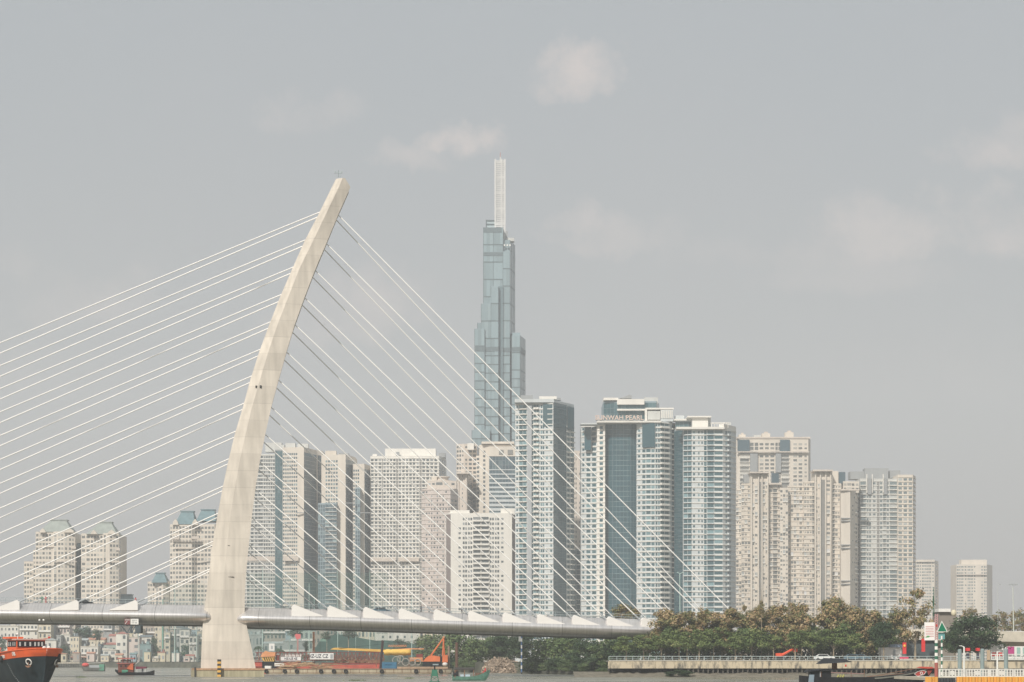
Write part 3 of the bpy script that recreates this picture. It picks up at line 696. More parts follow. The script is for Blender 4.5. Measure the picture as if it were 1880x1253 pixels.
# ---- the row behind the pylon
random.seed(12)
GRPB = 'grey and cream slab towers behind the bridge pylon'
T = Tower('apartment_tower', 'light grey gridded apartment tower just right of the pylon', GRPB)
block(T, [(430, 1905), (474, 1905), (505, 1905)], 834, 3.1, ['W W W W W W', 'R R B.2 W W W W W'], G_win, W_lgrey, ledge=.5, ledm=W_white)
block(T, [(505, 1903), (519, 1903)], 826, 3.1, ['G'], G_teal, W_grey)
rbox(T, 'cornice', 440, 505, 1022, 1030, 1904, W_cream2, 1)
rbox(T, 'roof_plant', 487, 517, 813, 830, 1912, W_lgrey); T.done()
T = Tower('apartment_tower', 'cream ended tower with a dark shaded flank, second from the pylon', GRPB)
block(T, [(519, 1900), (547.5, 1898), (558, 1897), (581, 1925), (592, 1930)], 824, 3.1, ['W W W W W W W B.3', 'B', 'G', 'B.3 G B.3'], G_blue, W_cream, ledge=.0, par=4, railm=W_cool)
rbox(T, 'cornice', 520, 548, 1022, 1030, 1896, W_cream2, 1); rbox(T, 'cornice', 543, 558, 941, 942.5, 1895, W_grey, 1)
for a in ((517, 522, 817), (524, 542, 814), (546, 566, 815)): rbox(T, 'roof_plant', a[0], a[1], a[2], 825, 1912, W_lgrey)
T.done()
T = Tower('apartment_tower', 'cream ended tower with blue glass below, third from the pylon', GRPB)
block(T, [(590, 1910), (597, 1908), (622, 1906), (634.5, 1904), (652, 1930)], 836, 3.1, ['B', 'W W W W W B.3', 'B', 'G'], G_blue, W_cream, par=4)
block(T, [(584, 1902), (597, 1901), (618, 1900)], 924, 3.1, ['V V V', 'K K K'], G_blue, W_blue, railm=W_lgrey)
rbox(T, 'roof_plant', 597, 617, 828, 840, 1912, W_cream); rbox(T, 'roof_plant', 622, 640, 832, 838, 1920, W_grey)
rbox(T, 'cornice', 634, 652, 923, 924.5, 1901, W_grey, 1); T.done()
T = Tower('apartment_tower', 'narrow cream ended tower with a shaded flank, fourth from the pylon', GRPB)
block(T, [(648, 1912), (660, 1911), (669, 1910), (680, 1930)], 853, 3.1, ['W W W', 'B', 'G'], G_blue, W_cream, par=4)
block(T, [(652, 1905), (661, 1904)], 895, 3.1, ['V V'], G_blue, W_blue)
rbox(T, 'cornice', 661, 680, 941, 942.5, 1903, W_grey, 1); T.done()
T = Tower('apartment_tower', 'wide white gridded slab tower with dark vertical grooves, centre left of the skyline')
block(T, [(680, 1920), (701, 1920), (703, 1920), (727, 1920), (731, 1920), (770, 1918), (774, 1918), (806, 1920), (818, 1942)], 838, 3.02, ['W W W', 'S', 'W W W W', 'S', 'W W W W W W', 'S', 'W W W W B.3', 'V V V'], G_win, W_white, ledge=.45, par=2)
rbox(T, 'cornice', 680, 726, 1024, 1031, 1917, W_cream2, 1); rbox(T, 'cornice', 731, 769, 1024, 1031, 1916, W_cream2, 1)
rbox(T, 'roof_plant', 707, 800, 824, 840, 1929, W_white, 14); rbox(T, 'roof_plant', 805, 818, 832, 840, 1932, W_grey, 14)
rbox(T, 'roof_plant', 684, 692, 834, 840, 1925, W_white); rbox(T, 'roof_plant', 727, 733, 830, 840, 1924, W_grey, 3); T.done()
T = Tower('apartment_tower', 'dusty pink tower with rounded roof terraces and few windows, beside the white slab tower')
block(T, [(774, 1762), (781, 1758), (795, 1756), (827, 1756), (840, 1765)], 898, 3.2, ['P', 'P P N', 'P N P N P P', 'P P'], G_win, W_pink, ledge=.12, ledm=W_cream)
block(T, [(784, 1764), (800, 1760), (838, 1762)], 883, 3.2, ['P P', 'R N N'], G_win, W_cream2, base=898)
b = T.mb('roof_terrace', W_cream2)
for (c, r_, pt, h_) in ((812, 20, 885, .8), (812, 14, 877, .8)):
    ring = [(X(c, 1770) + r_ * .41 * math.cos(t), 1772 + r_ * .41 * math.sin(t)) for t in [2*math.pi*i/20 for i in range(20)]]
    b.prism(ring, Z(pt, 1770), Z(pt, 1770) + h_); b.prism([(X(c, 1770) + (x - X(c, 1770)) * .8, 1772 + (y - 1772) * .8) for x, y in ring], Z(pt + 8, 1770), Z(pt, 1770))
rbox(T, 'roof_plant', 792, 802, 875, 885, 1768, W_cream); T.done()
T = Tower('apartment_tower', 'beige tower with stacked boxy roof terraces, left of the cream and glass office tower')
block(T, [(838, 1842), (852, 1840), (875, 1842), (882, 1870)], 817, 3.3, ['W W N', 'N W W', 'V V'], G_win, W_cream2, railm=W_lgrey)
block(T, [(840, 1812), (858, 1810), (868, 1835)], 870, 3.3, ['F B N B F', 'V'], G_win, W_cream2)
block(T, [(874, 1828), (888, 1826), (896, 1840)], 838, 3.3, ['W W', 'W'], G_win, W_cream)
rbox(T, 'roof_plant', 858, 870, 814, 826, 1836, W_white); rbox(T, 'roof_plant', 838, 866, 867.5, 870, 1806, W_cream2, 20); T.done()
T = Tower('office_tower', 'cream topped office tower with a banded blue glass front below the tallest skyscraper')
block(T, [(880, 1822), (898, 1820), (946, 1820)], 817, 3.3, ['B W B', ''], G_win, W_cream, par=4)
block(T, [(898, 1814), (946, 1814)], 838, 3.4, ['G'], G_blue, W_cool, par=.1)
for k in range(24): rbox(T, 'spandrel', 898, 946, 862 + 8.1 * k - min(1.6, .2 * k), 863.6 + 8.1 * k + min(1.6, .2 * k), 1813.6, W_cool, .38)
rbox(T, 'roof_plant', 884, 944, 811, 815, 1818, W_cream, 20); rbox(T, 'recess', 916, 924, 826, 834, 1812.8, M_slot, 1.5); rbox(T, 'recess', 932, 941, 826, 834, 1812.8, M_slot, 1.5)  # roof openings are flat panels with their shade in the colour
T.mb('wall', W_cream).box(X(898, 1813), X(946, 1813), 1813.5, 1821, Z(838, 1813), Z(820, 1813)); T.done()
T = Tower('apartment_tower', 'bright white apartment block with taupe edge strips standing in front of the taller towers')
block(T, [(818, 1636), (828, 1630), (839, 1630), (868, 1630), (898, 1630), (927, 1630), (940, 1630), (946, 1650)], 943, 3.3, ['N', 'B', 'N T T', 'L L', 'T T N', 'B', 'P'], G_win, W_white, par=2.5)
T.mb('taupe_strip', W_taupe).obox((X(819, 1634), 1634.6, GL), (X(827.3, 1634) - X(819, 1634), -4.4, 0), (0, 0, Z(945, 1634) - GL), (0, .3, 0))
T.mb('taupe_strip', W_taupe).obox((X(941, 1630), 1631.6, GL), (X(945.6, 1648) - X(941, 1630), 17, 0), (0, 0, Z(945, 1634) - GL), (.2, 0, 0))
rbox(T, 'roof_plant', 826, 862, 937, 945, 1633, W_white, 12); rbox(T, 'roof_plant', 919, 945, 934, 945, 1633, W_white, 12); rbox(T, 'roof_plant', 868, 880, 941, 945, 1637, W_cream2, 8)
T.done()

# ---- the tall skyscraper
random.seed(13)
T = Tower('skyscraper', 'very tall stepped glass skyscraper with a pale lattice spire, tallest in the skyline', None, 'skyscraper')
YL = 2110
def tier(x0, x1, top, y0, sidew=0, depth=30, z0=None, split=None, side_dy=26):
    ch = [(x0, y0)] + ([(split, y0)] if split else []) + [(x1 - sidew, y0)] + ([(x1, y0 + side_dy)] if sidew else [])
    pts = [(X(px, Y), Y) for px, Y in ch]; zt = Z(top, y0); zb = GL
    T.mb('wall', W_blue).prism([(pts[0][0], y0 + depth + 20)] + pts + [(pts[-1][0], y0 + depth + 20)], zb, zt)
    T.x += [pts[0][0], pts[-1][0]]; T.y += [y0, y0 + depth]
    for i in range(len(pts) - 1):
        p0, p1 = Vector((*pts[i], 0)), Vector((*pts[i+1], 0)); d = (p1 - p0); L = d.length; d.normalize(); n = Vector((d.y, -d.x, 0))
        cw = T.mb('curtain_wall', G_land_shade if (sidew and i == len(pts) - 2) else G_land); k = max(1, round(L / 3.0)); z = zt - .4  # turned side face gets the shaded copy of the glass
        lw = T.mb('spandrel_line', M_line)
        while z > zb + 60:
            hh = 3.9 * (4 if z > Z(655, YL) else 2)
            for j in range(k):
                a, e = L * j / k + .08, L * (j + 1) / k - .08
                cw.face([p0 + d*q + n*.12 + Vector((0, 0, c)) for q, c in ((a, z - hh + .7), (e, z - hh + .7), (e, z), (a, z))], random.random() * .7)
            lw.obox(p0 + n * .02 + Vector((0, 0, z - hh)), d * L, n * .2, Vector((0, 0, .95)))
            z -= hh
        # mullion fins every few panels
        for j in range(0, k + 1, 3): lw.obox(p0 + d * min(L - .3, L * j / k) + n * .02 + Vector((0, 0, zb)), d * .3, n * .3, Vector((0, 0, zt - zb)))
        for (pa, pb) in ((465, 471.5), (640, 648)):
            if top < pa - 6: T.mb('louvre_band', M_band).obox(p0 + n * .15 + Vector((0, 0, Z(pb, YL))), d * L, n * .3, Vector((0, 0, Z(pa, YL) - Z(pb, YL))))
tier(866, 900, 790, YL - 13.60, 0, 60)
tier(871, 890, 604, YL - 10.40, 0, 60); tier(876, 884, 593, YL - 7.20, 0, 40)
tier(883, 915, 558, YL - 8.80, 0, 60)
tier(901, 915, 526, YL - 10.80, 0, 50)
tier(887, 924, 418, YL - 4.00, 0, 40)
tier(921, 945, 441, YL - 1.60, 9, 40)
tier(923, 945, 462, YL - 4.80, 9, 40)
tier(939, 964, 616, YL - 9.60, 9, 50); tier(940, 955, 611, YL - 5.60, 0, 30)
tier(913.5, 924, 526, YL - 6.40, 0, 40)
rbox(T, 'louvre_band', 887, 921, 418, 427, YL - 4.40, M_band, 2)
rbox(T, 'recess_shade', 914.6, 923, 526, 1190, YL - 6.80, G_land_shade, .8)  # darker strip in front of the tier, painted as the recess shade
rbox(T, 'crown_frame', 892, 912, 404, 405.5, YL + 6, M_band, 6); rbox(T, 'crown_frame', 892, 893.2, 404, 418, YL + 6, M_band, 6); rbox(T, 'crown_frame', 892, 912, 411, 412.2, YL + 6, M_band, 6)
rbox(T, 'curtain_wall', 893.2, 910, 405.5, 418, YL + 7, G_land, 4)
rbox(T, 'roof_plant', 927, 932, 425, 440, YL + 6, W_grey, 5); rbox(T, 'roof_plant', 929, 944, 437, 443, YL + 4, W_lgrey, 9)
for a in (925, 930, 935): rbox(T, 'roof_plant', a, a + 2.6, 449, 452, YL - 5.00, M_white, 1)
# spire: four corner chords, rungs and a thin core
sp = T.mb('spire', M_spire)
xs = (X(908.2, YL + 12), X(928, YL + 12)); zs = (Z(440, YL), Z(290, YL)); ys = (YL + 6, YL + 16)
for x in (xs[0] + .6, xs[1] - 3.4, xs[1] - .6):
    for y in ys: sp.box(x - .75, x + .75, y - .6, y + .6, zs[0], zs[1])
k = zs[0]; c_ = 0
while k < zs[1] - 1:
    sp.box(xs[0], xs[1], ys[0] - .25, ys[0] + .25, k, k + (.75 if c_ % 8 else 1.5)); sp.box(xs[0], xs[1], ys[1] - .25, ys[1] + .25, k, k + .6); k += 1.75; c_ += 1
T.mb('spire_core', mat('spire core', (.48, .485, .48), .7)).box(xs[0] + .9, xs[1] - .9, ys[0] + .15, YL + 12, zs[0], zs[1] - 1)
an = T.mb('antenna', mat('faded red', (.42, .22, .20), .6)); an.tube((X(918.5, YL), YL + 11, zs[1]), (X(918.5, YL), YL + 11, Z(275, YL)), .5, .3, 5)
T.mb('antenna_base', W_lgrey).box(X(917.4, YL), X(919.6, YL), YL + 10, YL + 12, zs[1], Z(284, YL))
T.done()

# ---- blue and white towers right of centre
random.seed(14)
T = Tower('apartment_tower', 'slim white and teal tower in front of the tallest skyscraper, with dark glass flank')
fh = 3.3
block(T, [(946, 1502), (967, 1500), (977, 1500), (992, 1499), (1016, 1497)], 738, fh, ['N K K', 'B', 'V.5 L L N.5', 'T N N'], G_teal, W_cool, ledge=.5, par=1.5, railm=W_white, ledm=W_white)
block(T, [(1016, 1497.2), (1040, 1513)], 740, fh, ['G.3 H G.3'], G_deep, W_blue, par=.5, ledm=mat('dark slab edge', (.09, .15, .17), .5))
block(T, [(1040, 1513), (1054, 1523)], 745, fh, ['W K'], G_teal, W_cool, ledge=.5, par=14, railm=W_white, ledm=W_white)
T.mb('blank_panel', mat('mid grey panel', (.40, .42, .43), .7)).box(X(968, 1500), X(976, 1500), 1498.6, 1500.4, GL, Z(737, 1500))
T.mb('glass_panel', G_deep).obox((X(997, 1498.2), 1498.0, Z(783, 1498)), (X(1014, 1498) - X(997, 1498), -1, 0), (0, 0, Z(741, 1498) - Z(783, 1498)), (0, .4, 0))
T.mb('side_glass', G_deep).obox((X(1042.3, 1514), 1513.6, Z(789, 1515)), (X(1053.3, 1522) - X(1042.3, 1514), 8.0, 0), (0, 0, Z(747, 1515) - Z(789, 1515)), (.3, -.6, 0))
rbox(T, 'parapet', 945, 1017, 733, 739, 1496.5, W_cool, 6); rbox(T, 'parapet', 990, 1022, 728, 733, 1505, W_white, 10); rbox(T, 'roof_plant', 956, 978, 726, 733, 1512, W_grey); rbox(T, 'roof_plant', 1018, 1030, 731, 735, 1520, W_grey, 6)
T.mb('parapet', W_cool).obox((X(1017, 1497), 1496.8, Z(740, 1500)), (X(1054, 1523) - X(1017, 1497), 26, 0), (0, 0, 1.4), (-2, 1, 0)); T.done()
T = Tower('apartment_tower', 'thin cream tower squeezed between the two blue and white towers')
block(T, [(1040, 1600), (1056, 1598), (1066, 1598)], 828, 3.3, ['W W', 'N B N'], G_win, W_cream2)
block(T, [(1040, 1560), (1067, 1560)], 1008, 3.3, ['K W K'], G_teal, W_blue, railm=W_white); T.done()

T = Tower('apartment_tower', 'broad white and teal tower carrying a rooftop name sign and a dark central glass shaft')
block(T, [(1067, 1512), (1075, 1510), (1096, 1508)], 783, fh, ['N', 'W W'], G_teal, W_cool, ledge=.5, ledm=W_white, par=.2)
block(T, [(1096, 1500), (1111, 1498)], 778, fh, ['B.4 W B.3'], G_teal, W_white, ledge=.3, depth=40)
block(T, [(1111, 1504), (1125, 1502), (1158, 1502), (1169, 1504)], 779, fh, ['G', 'H', 'G'], G_deep, W_blue, depth=30, ledm=mat('slab edge blue', (.24, .34, .36), .5), par=.3)
block(T, [(1169, 1498), (1178, 1496), (1203, 1494), (1212, 1494.5), (1228, 1500), (1238, 1507), (1243, 1515)], 775, fh, ['N', 'W R W', 'W W', 'L L', 'B K', 'L'], G_teal, W_cool, ledge=.5, ledm=W_white, depth=20, par=1.0, railm=W_white)
rbox(T, 'parapet', 1066, 1112, 777, 779.5, 1497, W_cool, 10); rbox(T, 'parapet', 1096, 1214, 772.5, 776, 1493, W_white, 12)
T.mb('glass_panel', G_deep).obox((X(1073, 1508), 1507.2, Z(827, 1508)), (X(1085, 1508) - X(1073, 1508), -1, 0), (0, 0, Z(785, 1508) - Z(827, 1508)), (0, .4, 0))
T.mb('glass_panel', G_deep).obox((X(1179, 1495), 1494.6, Z(822, 1495)), (X(1202, 1495) - X(1179, 1495), -1.6, 0), (0, 0, Z(778, 1495) - Z(822, 1495)), (0, .4, 0))
block(T, [(1108, 1508), (1134, 1506), (1205, 1506), (1210, 1520)], 738, 3.6, ['G', 'G', 'G'], G_teal, W_blue, base=776)
rbox(T, 'penthouse', 1108, 1135, 730.5, 735, 1505, W_white, 16); rbox(T, 'penthouse', 1133, 1183, 733, 743, 1504, W_white, 16); rbox(T, 'penthouse', 1183, 1208, 730, 742, 1509, W_lgrey, 16); rbox(T, 'penthouse', 1133, 1206, 751, 754, 1503, W_white, 8)
b = T.mb('penthouse', W_grey); b.loft([[(X(1138, 1510), y, Z(731, 1510)), (X(1160, 1510), y, Z(731, 1510)), (X(1160, 1510), y, Z(725, 1510)), (X(1156, 1510), y, Z(724.5, 1510))] for y in (1512, 1520)])
rbox(T, 'roof_canopy', 1185, 1237, 749, 752, 1500, W_white, 26); rbox(T, 'roof_canopy', 1184, 1188, 752, 776, 1500, W_white, 3); rbox(T, 'roof_screen', 1213, 1236, 753, 774, 1500, W_cool, 20)
for k in range(7): rbox(T, 'roof_screen', 1213.5 + k * 3.3, 1215 + k * 3.3, 754, 768, 1499.4, W_white, .8)
rbox(T, 'roof_plant', 1189, 1212, 755, 771, 1500.5, W_lgrey, 5)
def sign(o):
    Y = 1492.6
    text_mesh('SUNWAH PEARL', 4.15, 'sign_lettering', mat('sign letters', (.72, .55, .46), .5), o, (X(1137, Y), Y, Z(767.5, Y)), (R(90), 0, 0), ext=.25, bold=.06)
    b = MB(); b.box(X(1093, Y), X(1181, Y), Y + .3, Y + .5, Z(772, Y), Z(771, Y))
    for k in range(12): b.box(X(1095 + 7.6 * k, Y), X(1095.5 + 7.6 * k, Y), Y + .35, Y + .5, Z(773, Y), Z(763.5, Y))
    b.build('sign_frame', W_grey, o)
T.extra.append(sign); T.done()

T = Tower('apartment_tower', 'white and teal tower right of the one with the rooftop sign, banded with dark balconies')
block(T, [(1238, 1500), (1256, 1488)], 788, fh, ['G'], G_deep, W_blue, depth=40)
block(T, [(1255, 1482), (1270, 1480), (1280, 1480), (1292, 1480), (1298, 1480), (1311, 1480), (1327, 1480), (1335, 1483), (1342, 1488), (1351, 1497)], 788, fh, ['K K', 'N B.2', 'N N', 'V.6', 'K', 'R', 'B.7 W.6', 'L', 'B', 'L'], G_teal, W_cool, ledge=.5, ledm=W_white, par=.8, depth=16)
rbox(T, 'parapet', 1242, 1330, 784, 788, 1477.5, W_white, 10); T.mb('parapet', W_white).obox((X(1329, 1478), 1477.8, Z(788, 1480)), (X(1351, 1497) - X(1329, 1478), 18, 0), (0, 0, 3.0), (-3, 2, 0))
block(T, [(1240, 1500), (1271, 1499)], 772, 3.6, ['G'], G_teal, W_cool, base=788); rbox(T, 'parapet', 1240, 1256, 763, 772, 1503, W_cool, 8); rbox(T, 'roof_canopy', 1238, 1272, 769.5, 772.5, 1497, W_white, 10)
rbox(T, 'penthouse', 1271, 1300, 765, 786, 1488, W_white, 14); rbox(T, 'penthouse', 1300, 1305, 767, 786, 1492, W_lgrey, 10); rbox(T, 'roof_canopy', 1262, 1306, 764, 766.5, 1486, W_white, 18)
rbox(T, 'roof_rail', 1305, 1338, 776, 778, 1481, W_white, 1)
for k in range(7): rbox(T, 'roof_rail', 1306 + 5 * k, 1307 + 5 * k, 777, 786, 1481, W_white, .6)
rbox(T, 'roof_plant', 1334, 1342, 776, 786, 1500, W_lgrey, 5); T.done()

# ---- cream towers at the right
random.seed(15)
T = Tower('apartment_tower', 'grey and cream slab tower with three rooftop turrets, behind the cream residential row')
block(T, [(1352, 1902), (1358, 1900), (1376, 1900), (1393, 1900), (1423, 1900), (1434, 1900), (1449, 1900), (1455, 1900), (1484, 1900), (1488, 1920)], 804, 3.25, ['B', 'K', 'V V', 'W W W', 'V V', 'K', 'B', 'W W N', 'B'], G_warm, W_cream, railm=W_white, par=4)
T.mb('upper_glazing', G_blue).box(X(1354, 1899), X(1376, 1899), 1898.6, 1900.2, Z(829, 1900), Z(808, 1900)); T.mb('right_glazing', G_blue).box(X(1432, 1899), X(1450, 1899), 1898.6, 1900.2, Z(829, 1900), Z(808, 1900))
T.mb('left_panel', W_grey).box(X(1377, 1899), X(1391, 1899), 1898.4, 1900.2, Z(868, 1900), Z(829, 1900)); T.mb('right_panel', W_grey).box(X(1424, 1899), X(1434, 1899), 1898.4, 1900.2, Z(868, 1900), Z(829, 1900))
rbox(T, 'cornice', 1352, 1486, 829, 831, 1897.5, W_cream2, 1.5)
for a in ((1357, 1369, 798), (1399, 1414, 796), (1442, 1457, 794)): rbox(T, 'turret', a[0], a[1], a[2], 806, 1908, W_cream); rbox(T, 'turret', a[0] + 4, a[1] - 4, a[2] - 3, a[2], 1910, W_cream2, 4)
rbox(T, 'roof_plant', 1384, 1397, 799, 806, 1910, W_lgrey, 5); rbox(T, 'parapet', 1352, 1488, 802.5, 805.5, 1899.4, W_cream2, 3); T.done()

T = Tower('residential_tower', 'warm cream residential tower with a pagoda-like core nearest the blue towers')
f2 = 3.24
block(T, [(1351, 1760), (1362, 1759)], 898, f2, ['Q Q'], G_warm, W_cream, ledge=.25)
block(T, [(1361, 1756), (1378, 1756)], 888, f2, ['Q Q Q'], G_warm, W_cream, ledge=.25)
block(T, [(1378, 1753), (1391, 1753), (1400, 1753), (1411, 1753)], 869, f2, ['B.3 Q Q', 'S', 'Q Q B.3'], G_warm, W_cream, par=6)
for a in (1379, 1391.5, 1398, 1408.5): rbox(T, 'core_column', a, a + 2.2, 870, 1210, 1751.6, W_cream, 1.5)
rbox(T, 'core_roof', 1376.5, 1413, 866.5, 869, 1749, W_cream2, 20)
block(T, [(1411, 1756), (1435, 1756)], 887, f2, ['Q K Q'], G_warm, W_cream, ledge=.25)
block(T, [(1432, 1752), (1447, 1752)], 896, f2, ['Q Q Q'], G_warm, W_cream)
block(T, [(1446, 1758), (1478, 1758)], 892, f2, ['Q Q Q Q Q Q'], G_warm, W_cream, ledge=.25)
rbox(T, 'roof_pavilion', 1366, 1378, 871, 887, 1762, W_grey, 6); rbox(T, 'roof_pavilion', 1417, 1430, 869, 887, 1762, G_blue, 6); rbox(T, 'roof_plant', 1436, 1449, 891, 897, 1762, M_slot, 6)
rbox(T, 'roof_pavilion', 1412, 1434, 887, 890, 1753, W_cream2, 4); T.done()
T = Tower('residential_tower', 'warm cream residential tower with a blank pale end wall crossed by dark bands')
block(T, [(1476, 1753), (1496, 1753)], 884, f2, ['Q Q Q K'], G_warm, W_cream, ledge=.25)
block(T, [(1496, 1749), (1507, 1749), (1516, 1749), (1528, 1749)], 865, f2, ['Q Q', 'S', 'Q B.3'], G_warm, W_cream, par=6)
for a in (1496.5, 1505, 1515, 1524): rbox(T, 'core_column', a, a + 2.2, 866, 1210, 1747.6, W_cream, 1.5)
rbox(T, 'core_roof', 1493, 1529, 862.5, 865.5, 1745, W_cream2, 20)
block(T, [(1527, 1752), (1544, 1751)], 888, f2, ['K Q Q'], G_warm, W_cream, ledge=.25)
block(T, [(1544, 1744), (1561, 1743), (1570, 1755), (1578, 1775)], 900, f2, ['B', 'B P P', 'Q Q'], G_warm, W_cream)
block(T, [(1548, 1756), (1577, 1758)], 884, f2, ['W R W W'], G_warm, W_cream, base=905)
for yy in (951, 956, 1000, 1006, 1066, 1072): rbox(T, 'end_wall_band', 1544, 1561, yy, yy + 1.3, 1742.2, W_grey, 1.2)
rbox(T, 'roof_pavilion', 1528, 1539, 865, 888, 1758, W_cream, 6); rbox(T, 'roof_pavilion', 1540, 1552, 867, 888, 1760, G_blue, 6); rbox(T, 'cornice', 1543, 1578, 898.5, 901, 1742, W_cream2, 4); T.done()
T = Tower('apartment_tower', 'pale banded tower with a grey rooftop screen at the right end of the tower row')
block(T, [(1574, 1780.0), (1580, 1774.0)], 885, 3.35, ['N'], G_warm, W_lgrey)
block(T, [(1579, 1768.0), (1590, 1768.0), (1600, 1768.0), (1610, 1768.0), (1614.5, 1768.0), (1633, 1768.0), (1649, 1768.0)], 879, 3.35, ['K', 'T', 'N', 'S', 'W K.9 W', 'K'], G_pale2, W_lgrey, railm=W_white, ledge=.35, ledm=W_white, par=2)
block(T, [(1648, 1765.0), (1676, 1765.0), (1681, 1783.0)], 873, 3.35, ['W W W', 'W'], G_pale2, W_cream, ledge=.25, par=2)
rbox(T, 'roof_screen', 1588, 1631, 860, 880, 1783.0, W_grey, 12); rbox(T, 'roof_screen', 1561, 1588, 866, 880, 1786.0, W_grey, 12); rbox(T, 'roof_screen', 1633, 1653, 864, 878, 1786.0, W_grey, 12)
for a in (1591, 1601, 1621): rbox(T, 'fin', a, a + 1.4, 871, 905, 1766.4, W_white, 1.5)
rbox(T, 'dark_panel', 1593, 1600, 878, 908, 1766.7, W_grey, 1.3); rbox(T, 'dark_panel', 1623, 1629, 878, 908, 1766.7, W_grey, 1.3); T.done()
T = Tower('apartment_tower', 'distant pale tower partly hidden by the tree and mast at the right', 'two distant pale towers')
block(T, [(1679, 2600), (1692, 2600), (1716, 2600), (1723, 2625)], 1030, 3.4, ['T T N', 'T T T N', 'N'], G_pale2, W_cream, depth=10); rbox(T, 'parapet', 1683, 1716, 1028, 1032, 2598, W_cream, 6); T.done()
T = Tower('apartment_tower', 'distant pale tower standing alone above the dark round tree at the right', 'two distant pale towers')
block(T, [(1756, 2600), (1776, 2600), (1792, 2600), (1800, 2600), (1812, 2600), (1822, 2625)], 1037, 3.4, ['T T N', 'T T N', 'B', 'N T', 'B', 'N N'], G_pale2, W_cream, depth=10)
rbox(T, 'penthouse', 1765, 1812, 1028, 1038, 2608, W_cream, 14); rbox(T, 'cornice', 1756, 1812, 1054, 1056, 2598, W_cream2, 1.5); T.done()
# ------------------------------------------------------------------ trees
F_teak = foliage('dry teak leaves', [(.07, .095, .035), (.14, .15, .06), (.25, .20, .09), (.34, .22, .12), (.44, .35, .21)])
F_green = foliage('green leaves', [(.05, .08, .028), (.10, .14, .045), (.16, .205, .065), (.25, .25, .11)])
F_dark = foliage('dark leaves', [(.022, .042, .022), (.04, .07, .03), (.07, .105, .04)])
F_mang = foliage('riverside leaves', [(.042, .07, .028), (.075, .115, .042), (.12, .17, .06), (.19, .20, .09)])
F_far = foliage('far leaves', [(.03, .06, .035), (.05, .085, .045), (.07, .11, .06)])
M_bark = mat('bark', (.34, .28, .20), .95, scale=2, var=.4)
def crown_mesh(name, seed, m, nblob=15, rad=(.16, .27), n=2600, leaf=.034, flat=.8, shape='round', loose=.25):
    rnd = random.Random(seed); bl = []
    for k in range(nblob):
        for _ in range(40):
            a = rnd.uniform(0, 2*math.pi); t = rnd.random(); z = rnd.random()
            if shape == 'round': rr = .36 * math.sqrt(max(0, 1 - ((z - .45) / .62) ** 2)) * math.sqrt(t)
            elif shape == 'tall': rr = .33 * (1 - .65 * z) * math.sqrt(t)
            else: rr = .42 * math.sqrt(t) * (1 - .35 * z)
            break
        bl.append((Vector((rr * math.cos(a), rr * math.sin(a), .12 + .72 * z)), rnd.uniform(*rad) * (1 - .35 * z if shape == 'tall' else 1)))
    b = MB()
    for i in range(n):
        c, r = bl[rnd.randrange(nblob)]
        d = Vector((rnd.gauss(0, 1), rnd.gauss(0, 1), rnd.gauss(0, 1) * flat)).normalized()
        rr = r * (rnd.uniform(.55, 1.0) if rnd.random() > loose else rnd.uniform(.9, 1.3))
        p = c + Vector((d.x * rr, d.y * rr, d.z * rr * .8))
        if p.z < .02: continue
        q = (d + Vector((rnd.uniform(-.8, .8), rnd.uniform(-.8, .8), rnd.uniform(-.3, 1.1)))).normalized()
        a = q.orthogonal().normalized(); e = q.cross(a); t = rnd.uniform(0, 6.28); a, e = a * math.cos(t) + e * math.sin(t), e * math.cos(t) - a * math.sin(t)
        s = leaf * rnd.uniform(.6, 1.4); b.face([p - a*s, p + e*s*.55, p + a*s, p - e*s*.55])
    me = bpy.data.meshes.new(name); me.from_pydata(b.v, [], b.f); me.materials.append(m)
    tb = MB(); top = Vector((0, 0, .42)); tb.tube((0, 0, -1.0), (0.01, 0, -.35), .034, .026, 7); tb.tube((0.01, 0, -.35), top, .026, .014, 6)
    for c, r in bl[:9]: tb.tube((0.005, 0, -.15 + rnd.random() * .35), c, .013, .004, 5)
    tm = bpy.data.meshes.new(name + '_trunk'); tm.from_pydata(tb.v, [], tb.f); tm.materials.append(M_bark)
    return me, tm
CR = {
 'teak': [crown_mesh('teak_crown', s, F_teak, 26, (.09, .17), 4000, .030, shape='round', loose=.35) for s in (1, 2, 3, 4)],
 'teakt': [crown_mesh('tall_teak_crown', s, F_teak, 15, (.10, .20), 1500, .036, shape='tall', loose=.6) for s in (5, 6)],
 'green': [crown_mesh('green_crown', s, F_green, 20, (.12, .20), 3600, .032, shape='wide') for s in (7, 8, 9)],
 'loose': [crown_mesh('loose_crown', s, F_teak, 34, (.05, .11), 2200, .026, shape='round', loose=.5) for s in (5, 6)],
 'dark': [crown_mesh('dark_crown', s, F_dark, 26, (.15, .24), 6000, .026, shape='round', loose=.12) for s in (10, 11)],
 'mang': [crown_mesh('riverside_crown', s, F_mang, 20, (.14, .25), 3600, .028, shape='round', loose=.2) for s in (12, 13, 14)],
 'far': [crown_mesh('far_crown', s, F_far, 12, (.18, .28), 700, .055, shape='round', loose=.15) for s in (15, 16)],
}
used_tree = random.Random(3)
